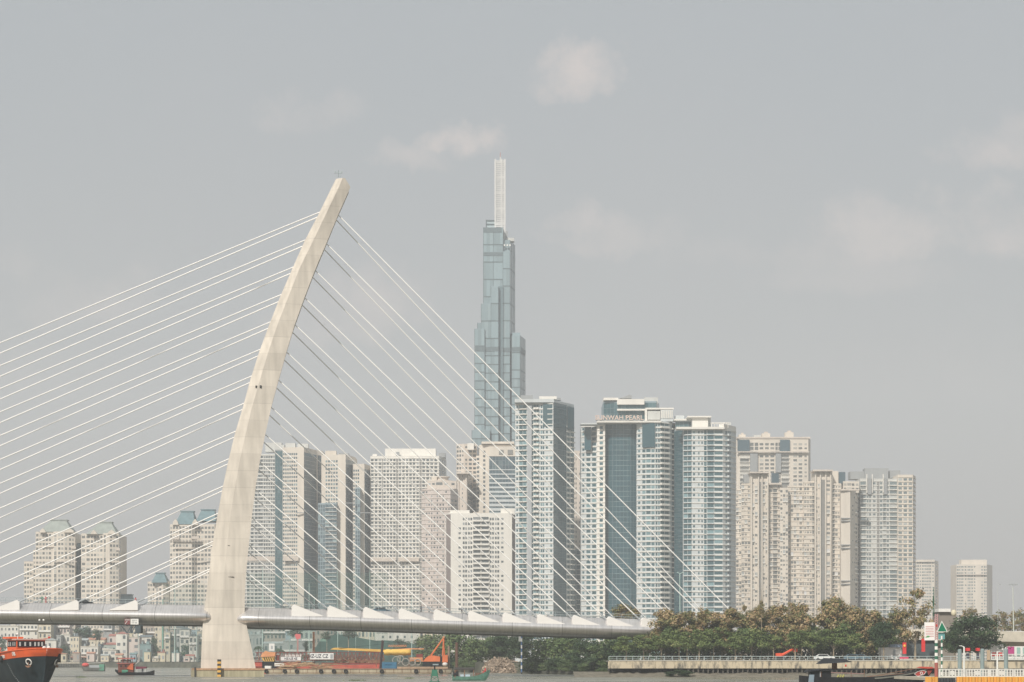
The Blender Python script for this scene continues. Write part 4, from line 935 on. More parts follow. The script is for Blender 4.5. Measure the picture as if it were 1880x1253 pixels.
def tree(kind, px, pt, pb, wpx, Y, label, group, zg=None, trunk=.28, name='tree', cat='tree'):
    """px centre column, pt crown top row, pb crown bottom row, wpx crown width in photo columns"""
    me, tm = used_tree.choice(CR[kind]); wd = wpx / F * Y; zt, zb = Z(pt, Y), Z(pb, Y); zg = (3.7 if Y < 600 else GL) if zg is None else zg
    wd *= {'teak': 1.22, 'green': 1.25, 'mang': 1.25, 'dark': 1.2}.get(kind, 1)
    o = empty(name, (X(px, Y), Y, zg), label, cat, group, rz=used_tree.uniform(0, 6.28))
    c = bpy.data.objects.new('crown', me); col.objects.link(c); c.parent = o; c.location = (0, 0, zb - zg); c.scale = (wd, wd * .9, zt - zb)
    if tm and trunk:
        t = bpy.data.objects.new('trunk', tm); col.objects.link(t); t.parent = o; t.location = (0, 0, zb - zg); h = max(.6, zb - zg + .2); t.scale = (max(3, wd * .8), max(3, wd * .8), h if h > 1.2 else 1.2)
    return o
ORD = ['first', 'second', 'third', 'fourth', 'fifth', 'sixth', 'seventh', 'eighth', 'ninth', 'tenth', 'eleventh', 'twelfth', 'thirteenth', 'fourteenth', 'fifteenth', 'sixteenth', 'seventeenth', 'eighteenth', 'nineteenth', 'twentieth',
       'twenty-first', 'twenty-second', 'twenty-third', 'twenty-fourth', 'twenty-fifth', 'twenty-sixth']
# back row of dry-leaved teak on the promenade, left to right
teaks = [(1149,1104,1150,52,640),(1222,1112,1172,66,552),(1262,1118,1176,64,549),(1305,1117,1178,70,551),(1344,1112,1180,66,550),(1388,1106,1178,62,552),(1432,1106,1180,66,550),(1472,1104,1184,62,551),
         (1528,1086,1182,72,553),(1566,1106,1184,60,550),(1604,1116,1186,60,552),(1640,1128,1188,46,554)]
tl = ['dry brown-green tree showing above the bridge deck, just left of the leafy promenade row', None]
for i, (px, pt, pb, w_, Y) in enumerate(teaks):
    lab = tl[0] if i == 0 else ('tallest tree of the dry-leaved promenade row, reddish brown at its right' if px == 1528 else ORD[i - 1] + ' tree from the left in the tall dry-leaved back row of the promenade')
    tree('teak', px, pt, pb, w_, Y, lab, 'dry-leaved trees along the promenade')
tree('teakt', 1398, 1100, 1135, 22, 548, 'thin tuft-topped dry tree poking above the promenade row', 'dry-leaved trees along the promenade')
tree('loose', 1680, 1068, 1184, 92, 545, 'tall loose-leaved tree with gaps of sky, left of the red and white mast', 'dry-leaved trees along the promenade')
tree('loose', 1650, 1104, 1190, 66, 548, 'shorter loose-leaved tree touching the tall gappy one near the mast', 'dry-leaved trees along the promenade')
for i, (px, pt, pb, w_) in enumerate([(1781, 1112, 1150, 40), (1840, 1116, 1168, 44), (1868, 1112, 1170, 40), (1880, 1128, 1172, 36), (1826, 1128, 1168, 30)]):
    tree('loose', px, pt, pb, w_ * 1.3, 760 + 9 * i, ['pale bare-topped tree behind the dark round tree', 'pale thin-leaved tree left of the tall light mast', 'pale thin-leaved tree right of the tall light mast', 'pale tree cut by the right edge of the photo', 'small pale tree between the dark round tree and the light mast'][i], 'pale trees behind the road bridge')
# front row of lower green trees
greens = [(1150,1168,1203,44),(1182,1166,1201,46),(1214,1160,1200,48),(1247,1158,1198,48),(1284,1156,1199,46),(1310,1152,1197,44),(1350,1160,1200,44),(1380,1154,1200,52),(1420,1166,1200,38),(1460,1158,1199,48),(1492,1160,1200,50),(1530,1152,1198,52),(1570,1164,1200,42)]
for i, (px, pt, pb, w_) in enumerate(greens):
    tree('green', px, pt - 3, pb - 6, w_, 541 + (i % 3) * 2.2, ORD[i] + ' tree from the left in the low green front row behind the quay rail', 'low green trees behind the quay rail')
mid = [(1205,1150,1196,54),(1238,1140,1192,60),(1275,1144,1194,58),(1325,1142,1192,58),(1362,1138,1192,60),(1406,1136,1190,62),(1450,1138,1192,60),(1500,1132,1190,62),(1548,1136,1190,60),(1590,1142,1192,56),(1630,1148,1194,44)]
for i, (px, pt, pb, w_) in enumerate(mid):
    tree('mang' if i % 3 else 'teak', px, pt + 4, 1204, w_, 549 + (i % 2), ORD[i] + ' tree from the left in the middle row behind the low green trees', 'middle row of promenade trees')
for i, (px, pt, w_) in enumerate([(1291, 1106, 40), (1368, 1102, 34), (1452, 1096, 40), (1512, 1092, 44), (1548, 1090, 46), (1584, 1104, 38)]):
    tree('loose', px, pt, 1178, w_, 555, ORD[i] + ' from the left of the thin-crowned dry trees rising through the promenade row', 'thin-crowned dry trees in the promenade row')
tree('dark', 1622, 1138, 1190, 54, 540, 'dark green round-headed tree between the promenade row and the white kiosk', None)
tree('dark', 1796, 1126, 1200, 112, 545, 'large dark green round tree behind the grey mooring piles', None)
tree('dark', 1752, 1150, 1200, 46, 543, 'dark green tree half hidden behind the green triangle sign', None)
# dense growth on the near bank under the deck
m_ = [('mang',792,1160,1212,70,905),('mang',842,1156,1226,86,790),('mang',872,1168,1230,66,762),('dark',918,1160,1218,60,752),('mang',905,1166,1214,46,760),('dark',960,1158,1210,60,738),('mang',1000,1164,1236,86,668),('mang',1045,1166,1234,76,655),('dark',1078,1172,1238,70,632),('mang',1118,1164,1220,64,622),('mang',1040,1160,1206,80,700),('dark',1136,1172,1212,60,600),('mang',1166,1178,1208,50,595),('mang',975,1206,1238,40,672),('dark',1088,1206,1240,50,618),('green',1100,1218,1240,32,604)]
ml = ['pale green riverside tree behind the orange A-frame of the barge', 'big green riverside tree left of the rubble heap', 'green riverside tree overhanging the water left of the rubble heap', 'dark tree directly behind the rubble heap', 'small green tree tucked above the left side of the rubble heap', 'dark tree right behind the blue and white striped pole', 'broad green tree right of the blue and white striped pole', 'broad green riverside tree, second right of the striped pole', 'dark riverside tree with shade below, near the left end of the quay', 'green tree under the deck just left of the quay end', 'green tree behind the broad riverside pair', 'dark tree above the left end of the quay', 'green tree above the quay under the right end of the white deck fins', 'low bush at the water right of the rubble heap', 'dark low bush hanging over the water near the quay end', 'small green bush at the left end of the quay wall']
for (k, px, pt, pb, w_, Y), lab in zip(m_, ml): tree(k, px, pt, pb, w_, Y, lab, 'riverside growth under the bridge', zg=1.5)
def shore_y(px):
    q = [((x_ / y_) * F + CX, y_) for x_, y_ in shore]; q.sort()
    return lerp(q, px)
for i, px in enumerate([778, 796, 814, 832, 850, 866, 974, 990, 1006, 1020, 1034, 1048, 1062, 1076, 1090, 1103, 1114]):
    Y = shore_y(px) + 1.5
    tree('mang' if i % 3 else 'dark', px, 1206 + (i % 3) * 4, HY + .2 * F / Y * 14, 36, Y - 6.5, ORD[i] + ' bush from the left hanging over the water below the deck', 'waterside bushes below the deck', zg=.4, trunk=0, name='bush', cat='bush')
for i, (px, w_, pt) in enumerate([(1248, 30, 1229), (1262, 26, 1231), (1232, 24, 1232)]):
    tree('dark', px, pt, pt + 11, w_, 524, ['wider', 'right-hand', 'left-hand'][i] + ' of the three dark bushes at the foot of the quay wall', 'bushes at the foot of the quay', zg=.6, trunk=0, name='bush', cat='bush')
# far bank trees
ft = [(118,1184,1206,28),(134,1190,1208,24),(140,1150,1172,34),(160,1148,1174,36),(176,1154,1176,28),(148,1186,1206,16),(225,1192,1208,34),(250,1194,1210,30),(283,1168,1200,20),(290,1190,1212,24),(312,1190,1212,26),(330,1176,1206,24),(342,1178,1208,36),(322,1186,1210,28),(303,1192,1212,24),(356,1190,1210,22),
      (2,1166,1200,24),(455,1186,1206,20),(545,1152,1170,30),(562,1174,1198,14),(600,1158,1176,26),(640,1156,1172,34),(735,1170,1196,36),(770,1166,1198,40),(512,1190,1200,16)]
for i, (px, pt, pb, w_) in enumerate(ft):
    Y = 1395 + (i % 4) * 14 if px < 400 else 1205 + (i % 4) * 4
    lab = ORD[i] + ' tree from the left along the far bank seen under the deck'
    tree('far', px, pt, pb, w_, Y, lab, 'far bank trees under the deck')
ft_sorted = sorted(range(len(ft)), key=lambda i: ft[i][0])
fo = [o for o in col.objects if o.get('group') == 'far bank trees under the deck']
for r, i in enumerate(ft_sorted): fo[i]['label'] = ORD[r] + ' tree from the left along the far bank seen under the deck'
# palms
def palm(px, pt, Y, label):
    o = empty('palm_tree', (X(px, Y), Y, GL), label, 'palm', 'palms behind the barges'); zt = Z(pt, Y) - 1.2; b = MB(); b.tube((X(px, Y), Y, GL), (X(px, Y) + .3, Y, zt), .28, .18, 7); b.build('trunk', M_bark, o)
    b = MB(); rr = random.Random(px)
    for k in range(16):
        a = 2*math.pi*k/16 + rr.random()*.3; L_ = rr.uniform(2.6, 3.6); up = rr.uniform(.1, 1.0); d = Vector((math.cos(a), math.sin(a), 0)); s_ = d.cross(Vector((0,0,1))); c = Vector((X(px, Y) + .3, Y, zt)); pv = None
        for i in range(7):
            t = i / 6; q = c + d * L_ * t + Vector((0, 0, L_ * (up * t - 1.0 * t * t)))
            wd = .5 * math.sin(math.pi * min(1, t * .9 + .08))
            cur = (q - s_ * wd + Vector((0,0,-.25)), q, q + s_ * wd + Vector((0,0,-.25)))
            if pv: b.face([pv[0], cur[0], cur[1], pv[1]]); b.face([pv[1], cur[1], cur[2], pv[2]])
            pv = cur
    b.build('crown', F_far, o)
palm(474, 1184, 1200, 'palm just right of the pylon foot behind the red barge'); palm(514, 1190, 1200, 'smaller palm behind the white banner on the barge'); palm(560, 1200, 1190, 'low palm beside the dark spud pole')

hb = MB(); rh = random.Random(77); Yh = 557  # loose dark leaves added to stand for the shade between the trunks
for k in range(9000):
    px_ = rh.uniform(1116, 1640); top_ = 3.2 + 1.3 * (mnoise.noise(Vector((px_ * .06, 0, 0))) + .6)
    c = Vector((X(px_, Yh), Yh + rh.uniform(-.7, .9), 3.72 + rh.random() ** .8 * max(1.2, top_)))
    a = Vector((rh.uniform(-1, 1), rh.uniform(-1, 1), rh.uniform(-1, 1))).normalized() * rh.uniform(.22, .42); e = a.orthogonal() * .6
    hb.face([c - a, c + e, c + a, c - e])
tag(hb.build('shade_leaves', F_dark), 'dark leaf band added as the shade behind the trunks of the promenade trees', 'shade_leaves')
# ------------------------------------------------------------------ far bank: houses, jetty, driving range
random.seed(21)
C_H = {'white': (.62, .60, .54), 'cream': (.60, .54, .42), 'pink': (.58, .50, .45), 'grey': (.34, .35, .34), 'green': (.36, .41, .37), 'blue': (.30, .38, .42), 'taupe': (.38, .33, .28), 'yellow': (.58, .52, .38)}
def hm_(c): return mat('house ' + c, C_H[c], .85, scale=.3, streak=True, var=.2)
C_R = {'red': (.38, .16, .13), 'orange': (.48, .25, .17), 'slate': (.16, .19, .20), 'tin': (.40, .43, .42), 'pale': (.55, .52, .45), 'teal': (.18, .27, .27), 'brown': (.22, .13, .09)}
def rm_(c): return mat('roof ' + c, C_R[c], .7, scale=.8, var=.25)
def house(p0, p1, pt, Y, wc, rt, rc, label, floors=2, bays=3, pr=4, name='house', depth=9, cat='house'):
    x0, x1, z1 = X(p0, Y), X(p1, Y), Z(pt + (pr if rt != 'flat' else 0), Y); o = empty(name, ((x0 + x1)/2, Y, GL), label, cat, 'houses on the far bank')
    b = MB(); b.box(x0, x1, Y, Y + depth, GL, z1)
    if rt == 'flat' : pass
    b.build('wall', hm_(wc), o)
    r = MB(); zt = Z(pt, Y); e = .35
    if rt == 'flat':
        r.box(x0 - .15, x1 + .15, Y - .25, Y + depth, z1 + .004, z1 + .45); 
        if (x1 - x0) > 4: r.box(x0 + (x1-x0)*.55, x0 + (x1-x0)*.8, Y + 2, Y + 5, z1 + .46, z1 + 1.9)
    elif rt == 'gable':     # ridge runs across the view
        r.loft([[(x, Y - e, z1), (x, Y + depth + e, z1), (x, Y + depth/2, zt)] for x in (x0 - e, x1 + e)])
    elif rt == 'front':     # gable end faces the river
        r.loft([[(x0 - e, y, z1), (x1 + e, y, z1), ((x0+x1)/2, y, zt)] for y in (Y - e, Y + depth)])
    elif rt == 'shed':
        r.loft([[(x0 - e, y, z1 + .01), (x1 + e, y, z1 + .01 ), (x1 + e, y, z1 + .25), (x0 - e, y, zt)] for y in (Y - e, Y + depth)])
    elif rt == 'hip':
        r.loft([[(x0 - e, Y - e, z1), (x1 + e, Y - e, z1), (x1 + e, Y + depth + e, z1), (x0 - e, Y + depth + e, z1)], [((x0+x1)/2 - .2, Y + depth/2 - .2, zt), ((x0+x1)/2 + .2, Y + depth/2 - .2, zt), ((x0+x1)/2 + .2, Y + depth/2 + .2, zt), ((x0+x1)/2 - .2, Y + depth/2 + .2, zt)]])
    r.build('roof', rm_(rc), o)
    hh = (z1 - GL) / max(1, floors)
    for f in range(floors):
        if f < floors - 4: continue
        for k in range(bays):
            if random.random() < .12: continue
            wd = (x1 - x0) / bays; a = x0 + wd * (k + .5); w2 = wd * random.uniform(.18, .3); zb = GL + hh * f + hh * .28
            w = MB(); w.box(a - w2, a + w2, Y - .05, Y + .02, zb, zb + hh * random.uniform(.36, .5)); w.build('window', G_win, o)
    if floors > 1 and random.random() < .6:
        k = MB(); zz = GL + hh * (floors - 1); k.box(x0 + .1, x1 - .1, Y - 1.1, Y - .004, zz, zz + .2); k.box(x0 + .1, x1 - .1, Y - 1.1, Y - 1.02, zz + .2, zz + 1.0); k.build('balcony', M_white, o)
    if rt == 'flat' and random.random() < .6 and (x1 - x0) > 3:
        k = MB(); tx = x0 + (x1 - x0) * random.uniform(.15, .5); k.tube((tx, Y + 2, z1 + .5), (tx, Y + 2, z1 + 1.9), .6, n=10); k.build('water_tank', M_steel, o)
    if floors > 1 and random.random() < .5:
        k = MB(); zz = GL + 2.9; k.obox((x0 + .2, Y - .01, zz), ((x1 - x0) * .8, 0, 0), (0, -1.3, -.45), (0, 0, .08)); k.build('awning', rm_(random.choice(['tin', 'red', 'teal', 'orange', 'pale'])), o)
    return o
H_ = [(70.5,93.5,1147,1420,'cream','flat','pale','plain cream block directly above the bow of the orange tug',5,3),
 (99,128,1140,1440,'pink','flat','pale','pink and cream striped block under the deck, right of the tug',6,5),
 (94,99,1146,1432,'grey','flat','tin','narrow grey block between two cream blocks above the tug bow',6,1),
 (36,69,1146,1428,'white','flat','pale','white apartment block with grey windows above the tug wheelhouse',6,5),
 (0,34,1150,1430,'white','flat','pale','low white block at the left edge above the tug wheelhouse',6,5),
 (80,103,1172,1402,'white','front','tin','white gabled house touching the tug bow rail',2,3),
 (104,112,1168,1404,'grey','flat','tin','slim grey house right of the white gabled one',3,1),
 (112,129,1166,1412,'white','flat','pale','white square house above the dark far-bank trees',3,2),
 (129,145,1169,1398,'cream','flat','slate','cream house with a dark balcony top right of the far-bank trees',4,3),
 (145,160,1172,1410,'grey','gable','tin','grey house left of the long orange roof',3,2),
 (160,192,1171,1412,'cream','gable','orange','long house with an orange tiled roof',3,5),
 (148,180,1188,1388,'white','flat','pale','low white riverside building with a long balcony',2,5),
 (180,190,1184,1400,'blue','flat','tin','small blue grey house right of the long balcony building',2,1),
 (189,213,1190,1384,'white','shed','pale','white shed with a long slanting roof, left of the tower house',2,2),
 (190,213,1180,1398,'green','gable','red','green fronted house with a dull red roof',2,3),
 (200,215,1164,1416,'pink','gable','red','pink house with a red roof behind the tower house',3,2),
 (213,233,1160,1392,'white','hip','red','tall white house with a red pyramid roof under the gantry',4,2),
 (233,256,1171,1394,'pink','flat','pale','tall pink house right of the red pyramid roof',4,2),
 (190,206,1146,1450,'grey','flat','slate','grey block left of the hanging gantry',6,2),
 (245,262,1156,1420,'cream','flat','pale','cream block just right of the hanging gantry',5,3),
 (257,278,1166,1405,'white','gable','slate','white house with a dark roof right of the gantry',4,2),
 (262,286,1150,1430,'taupe','flat','pale','taupe block with many small windows above the teal shed',5,5),
 (256,277,1184,1386,'teal_','flat','teal','open teal framed shed on the far bank',1,3),
 (284,297,1150,1426,'cream','flat','pale','narrow cream block left of the thick green pole',6,2),
 (302,312,1162,1400,'cream','flat','pale','blank cream house between the two tall poles',5,1),
 (312,320,1156,1404,'taupe','flat','slate','narrow house with stacked dark balconies left of the pale pole',5,1),
 (330,348,1152,1396,'white','front','slate','white villa with a steep slate gable beside the pylon foot',4,2),
 (347,362,1164,1392,'white','front','slate','lower white villa with a slate gable nearest the pylon foot',3,2),
 (362,372,1160,1400,'cream','flat','pale','cream house hidden by the left edge of the pylon foot',4,1),
 (324,336,1148,1420,'grey','gable','slate','grey roofed house behind the white villa',4,2),
 (337,348,1207,1378,'pink','flat','pale','small salmon kiosk at the water left of the pylon',1,1),
 (326,337,1206,1380,'blue','flat','slate','small dark waterside hut beside the salmon kiosk',1,2),
 (279,291,1205,1378,'cream','gable','pale','small pale hut on the far embankment',1,2),
 (452,480,1156,1300,'grey','flat','pale','grey stepped house right of the pylon foot',4,4),
 (456,482,1166,1280,'grey','flat','tin','low grey warehouse behind the palm',2,4),
 (482,524,1150,1330,'taupe','flat','pale','wide taupe block behind the white sign, right of the pylon',5,6),
 (524,534,1148,1320,'blue','flat','slate','narrow blue grey block behind the barge crane',6,1),
 (484,520,1178,1262,'grey','gable','tin','long grey tin-roofed warehouse behind the orange barge machine',2,4),
 (520,560,1178,1262,'grey','flat','tin','long grey warehouse left of the dark pointed tree',2,4),
 (534,575,1158,1300,'green','flat','teal','green netted building behind the red sign',3,5),
 (575,612,1154,1300,'taupe','flat','pale','taupe house row above the green fence',4,6),
 (612,650,1157,1310,'white','flat','pale','white house cluster above the green fence, left part',3,6),
 (650,690,1155,1315,'cream','flat','pale','cream house cluster above the green fence, right part',3,6),
 (770,800,1158,1150,'cream','flat','pale','cream building behind the top of the orange A-frame',3,4)]
C_H['teal_'] = (.20, .28, .28)
for h in H_: house(*h[:8], floors=h[8], bays=h[9])
# long white building with five square windows standing above the green fence
o = house(689, 771, 1160, 1290, 'white', 'flat', 'pale', 'long white building with five square windows above the green fence', floors=0, bays=0)
for k, px in enumerate((703, 716.5, 730, 743, 756)):
    b = MB(); b.box(X(px - 1.8, 1290), X(px + 1.8, 1290), 1289.9, 1290, Z(1172, 1290), Z(1167.5, 1290)); b.build('window', G_win, o)
b = MB(); Y = 1289.6
text_mesh('SAN GOLF  CITY', 1.3, 'lettering', M_grey, o, (X(707, Y), Y, Z(1161.6, Y)), (R(90), 0, 0))
# second row of plain roofs filling the gaps far behind
bk = []
cols_ = ['white', 'cream', 'pink', 'grey', 'taupe', 'blue', 'yellow']
xs_ = [4, 22, 40, 58, 76, 97, 116, 132, 152, 170, 187, 204, 222, 240, 258, 276, 296, 316, 336, 356]
for i, x_ in enumerate(xs_):
    c = random.choice(cols_); w_ = random.uniform(15, 24)
    house(x_ - w_/2, x_ + w_/2, random.uniform(1150, 1170), 1500 + (i % 3) * 22, c, random.choice(['flat', 'flat', 'gable']), random.choice(['pale', 'tin', 'orange', 'slate']),
          '%s from the left of the hazy back-row houses seen between deck and far bank' % ORD[i], floors=random.choice([4, 5, 6]), bays=random.choice([2, 3, 4]))
for i, x_ in enumerate(range(10, 372, 26)):
    c = random.choice(cols_); w_ = random.uniform(9, 15)
    house(x_ - w_/2, x_ + w_/2, random.uniform(1196, 1204), 1376 + (i % 2) * 3, c, random.choice(['gable', 'shed', 'flat']), random.choice(['tin', 'red', 'orange', 'teal', 'slate']),
          '%s from the left of the low huts lining the far water edge' % ORD[i], floors=1, bays=2, pr=3, name='hut', cat='hut', depth=5)
# jetty on posts
Y = 1352
j = empty('jetty', (X(125, Y), Y, 0), 'low concrete jetty on dark posts beside the tug bow', 'jetty')
b = MB(); b.box(X(-10, Y), X(146, Y), Y, Y + 7, 2.4, 3.1); b.build('deck', M_conc, j); ps = []
for k in range(9):
    x = X(108 + k * 4.4, Y); ps.append((1, (lambda b, x=x: b.box(x - .3, x + .3, Y + .2, Y + .9, -.5, 2.39))))
split_parts(ps, 'post', M_dark, j)
b = MB(); b.box(X(-10, Y), X(146, Y), Y + .4, Y + .5, 3.9, 4.0)
for k in range(30): x = X(-8 + k * 5.3, Y); b.box(x - .06, x + .06, Y + .4, Y + .5, 3.1, 3.9)
b.build('railing', M_steel, j)
# green fence / wall of the driving range, poles and net
Y = 1225; o = empty('range_fence', (X(600, Y), Y, GL), 'solid dark green fence behind the barges at the foot of the tall poles', 'fence')
b = MB(); tp = [(578, 1192), (584, 1181), (592, 1172), (606, 1167), (622, 1165), (640, 1166.5), (652, 1170), (668, 1173), (690, 1176.5), (706, 1176), (730, 1177), (750, 1180), (775, 1186)]
b.loft([[(X(a, Y), y, Z(c, Y)) for a, c in tp] + [(X(775, Y), y, GL), (X(578, Y), y, GL)] for y in (Y, Y + 6)]); b.build('panel', mat('green fence sheet', (.055, .12, .10), .85, scale=.25, c2=(.03, .065, .055), bump=.5), o)
b = MB(); b.box(X(588, Y), X(600, Y), Y - .1, Y - .004, Z(1178, Y), Z(1173, Y)); b.build('pale_patch', mat('pale patch', (.2, .33, .26), .8), o)
M_pole = mat('pale teal pole', (.42, .55, .50), .5, var=.08)
M_poleg = mat('green pole', (.16, .36, .28), .5, var=.1)
poles = [(254,1104,1385,.9),(299,1100,1385,2.4),(321,1082,1375,1.5),(361,1090,1385,.9),(482,1042,1215,1.3),(497,1096,1300,.5),(532,1104,1240,1.0),(567.5,1072,1215,1.3),(577,1100,1245,1.2),(620,1044,1215,1.0),(626.5,1100,1250,1.2),(653,1042,1218,.6),(679,1046,1218,1.1),(687.5,1102,1248,1.1),(756,1094,1190,1.2),(720,1090,1260,.6)]
pl = ['thin far pole left of the hanging gantry', 'thick green pole under the deck, left of the pale one', 'tall pale pole between the gantry and the pylon', 'thin pale pole just left of the pylon foot', 'tall pale pole just right of the pylon', 'short thin pole right of the first tall pale pole', 'pole behind the barge, left of the dark spud', 'tall pale pole left of the dark lattice spud', 'stout pole just right of the dark lattice spud', 'tall pale pole behind the tip of the yellow boom, left of a pair', 'stout pole behind the tip of the yellow boom, right of a pair', 'thinnest tall pole between the two pole pairs', 'left pole of the pair above the yellow boom', 'right pole of the pair above the yellow boom', 'tall pale pole behind the yellow tarpaulin', 'thin pole between the dark leaning spud and the white building']
for (px, pt, Y, wpx), lab in zip(poles, pl):
    b = MB(); r = wpx / F * Y * .62; b.tube((X(px, Y), Y, GL), (X(px, Y), Y, Z(pt, Y)), r, r * .6, 8)
    tag(b.build('net_pole', M_poleg if px == 299 else M_pole), lab, 'pole', 'tall poles of the driving range')
def net(p0, p1, pt, Y, lab, tr):
    b = MB(); n = 14; rows = 6
    for i in range(n):
        for k in range(rows):
            q = []
            for (ii, kk) in ((i, k), (i+1, k), (i+1, k+1), (i, k+1)):
                px = p0 + (p1 - p0) * ii / n; q.append((X(px, Y), Y + 1.2 * math.sin(math.pi * kk / rows) * math.sin(math.pi * ii / n * 3), GL + (Z(pt, Y) - GL) * kk / rows))
            b.face(q)
    tag(b.build('safety_net', mat('green netting %d' % int(tr * 100), (.05, .18, .14), .9, var=.1, transp=tr)), lab, 'net', 'driving range nets')
net(453, 712, 1052, 1222, 'tall translucent green net right of the pylon', .84); net(300, 376, 1072, 1380, 'translucent green net left of the pylon', .86); net(453, 780, 1118, 1232, 'lower denser green net behind the barges', .86)
# red sign, white sign board behind the barges
Y = 1210; b = MB(); b.tube((X(547, Y), Y, GL), (X(547, Y), Y, Z(1173, Y)), .2, n=6); b.loft([[(X(541, Y), y, Z(1166, Y)), (X(544, Y), y, Z(1164, Y)), (X(552, Y), y, Z(1165, Y)), (X(552, Y), y, Z(1173, Y)), (X(544, Y), y, Z(1174, Y))] for y in (Y - .3, Y)])
tag(b.build('red_sign', mat('red sign', (.62, .12, .12), .6)), 'bright red sign on a pole behind the barges', 'sign')
Y = 1190; o = empty('sign_board', (X(499, Y), Y, GL), 'white sign board on posts above the orange barge machine', 'sign'); b = MB(); b.box(X(494, Y), X(504, Y), Y, Y + .3, Z(1195, Y), Z(1182, Y)); b.build('board', M_white, o)
b = MB(); b.box(X(497.5, Y), X(501, Y), Y - .06, Y - .004, Z(1192, Y), Z(1186, Y)); b.build('picture', M_grey, o)
b = MB(); b.box(X(495, Y), X(496, Y), Y, Y + .3, GL, Z(1195, Y) - .004); b.build('post', M_steel, o); b = MB(); b.box(X(502, Y), X(503, Y), Y, Y + .3, GL, Z(1195, Y) - .004); b.build('post', M_steel, o)
# rubble heap on the near bank
random.seed(4)
b = MB(); Y = 716
for k in range(1300):
    t = random.random(); px = 886 + 80 * t; hh = math.sin(math.pi * min(1, (t * 1.0) ** .75)) ** .7; yy = random.uniform(0, 1); z = -.1 + (hh * 4.3 + .4) * yy ** .8
    s = random.uniform(.15, .55); c = Vector((X(px, Y), Y - 6.8 + yy * 9, z)); r3 = [Vector((random.uniform(-1, 1), random.uniform(-1, 1), random.uniform(-1, 1))).normalized() * s for _ in range(3)]
    b.obox(c, r3[0], r3[1], r3[2])
b.loft([[(X(880, Y), Y - 7, -.3), (X(965, Y), Y - 7, -.3), (X(965, Y), Y + 10, -.3), (X(880, Y), Y + 10, -.3)], [(X(900, Y), Y - 2, 2.9), (X(942, Y), Y - 2, 2.6), (X(942, Y), Y + 6, 3.2), (X(900, Y), Y + 6, 3.6)]])
tag(b.build('rubble_heap', mat('broken brick', (.36, .28, .21), .95, scale=1.2, var=.5, rnd=.35)), 'heap of pale broken brick on the bank between dark trees', 'rubble')
Y = 655; b = MB(); c = MB(); px = 957.5
for k in range(12): (b if k % 2 else c).tube((X(px, Y), Y, .5 + k * .95), (X(px, Y), Y, .5 + (k + 1) * .95 - .004), .22, n=8)
o = empty('striped_pole', (X(px, Y), Y, 0), 'thin blue and white striped pole with a small sign at the rubble heap', 'pole'); b.build('white_band', M_white, o); c.build('blue_band', mat('band blue', (.08, .16, .32), .6), o)
c = MB(); c.tube((X(px, Y), Y, -1), (X(px, Y), Y, .5), .22, n=8); c.build('post', M_dark, o)
c = MB(); c.box(X(952, Y), X(957, Y), Y - .1, Y, Z(1178, Y), Z(1168, Y)); c.build('sign_plate', M_white, o)

# drifting water weed
for (px_, py_, w_, lab) in ((653, 1250, 1.6, 'small clump of green water weed drifting in the middle of the river'), (750, 1246, .9, 'tiny clump of weed drifting below the dark leaning spud'), (150, 1244, .8, 'tiny clump of weed drifting right of the tug')):
    Yw = H * F / (py_ - HY); b = MB(); rw = random.Random(px_)
    for k in range(60):
        c = Vector((X(px_, Yw) + rw.gauss(0, w_ * .5), Yw + rw.gauss(0, w_ * .6), rw.uniform(.01, .1))); a = Vector((rw.uniform(-1, 1), rw.uniform(-1, 1), rw.uniform(.1, 1))).normalized() * .16; e = a.orthogonal() * .6
        b.face([c - a, c + e, c + a, c - e])
    tag(b.build('water_weed', F_green), lab, 'water weed')
# ------------------------------------------------------------------ barges, boats and the buoy
random.seed(31)
M_hullc = mat('barge cream hull', (.52, .46, .34), .8, scale=.6, streak=True, c2=(.32, .26, .17), var=.1)
M_rub = mat('tyre rubber', (.03, .03, .03), .85)
M_red = mat('barge red', (.48, .10, .07), .65, scale=.5, var=.3)
M_dred = mat('dark red steel', (.22, .05, .04), .7, scale=.8, var=.3)
M_org = mat('crane orange', (.72, .19, .07), .55, scale=.5, var=.18)
M_org2 = mat('faded orange', (.66, .30, .14), .65, scale=.6, var=.25)
M_yel = mat('boom yellow', (.70, .42, .10), .6, scale=.6, var=.2)
M_rust = mat('rusty steel', (.24, .13, .08), .85, scale=1.2, var=.45)
M_blue = mat('container blue', (.05, .17, .28), .6, scale=.8, var=.2)
M_blk = mat('hull black', (.014, .016, .019), .6, var=.3, spec=.25)
M_ban = mat('banner cloth', (.74, .74, .72), .8, var=.04)
def tyre(b_parent, x, y, z, r=.62, name='tyre'):
    b = MB(); b.torus((x, y, z), (0, 1, 0), r * .68, r * .32, 14, 7); return b.build(name, M_rub, b_parent, smooth=True)
Y = 654.0; px = lambda p: X(p, Y); pz = lambda p: Z(p, Y)
# long cream barge
bg_ = empty('deck_barge', (px(655), Y, 0), 'long cream deck barge hung with black tyres, in front of the red one', 'barge')
b = MB(); x0, x1 = px(486), px(829)
b.loft([[(x0 + 1.2, y, -.6), (x1 - 1.2, y, -.6), (x1, y, .5), (x1, y, 1.52), (x0, y, 1.52), (x0, y, .5)] for y in (Y, Y + 11)]); b.build('hull', M_hullc, bg_)
b = MB(); b.box(x0, x1, Y - .12, Y - .004, 1.35, 1.5); b.box(x0, x1, Y - .1, Y - .004, .28, .40)
k = x0
while k < x1: b.box(k - .06, k + .06, Y - .09, Y - .004, .4, 1.35); k += 2.4
b.build('rubbing_strake', M_rust, bg_)
for p in (489, 523, 545, 589.5, 613, 635, 701, 764, 809): tyre(bg_, px(p), Y - .3, .82)
b = MB(); b.box(px(486), px(497), Y + .1, Y + 3, 1.53, 2.3); b.build('bow_box', M_white, bg_)
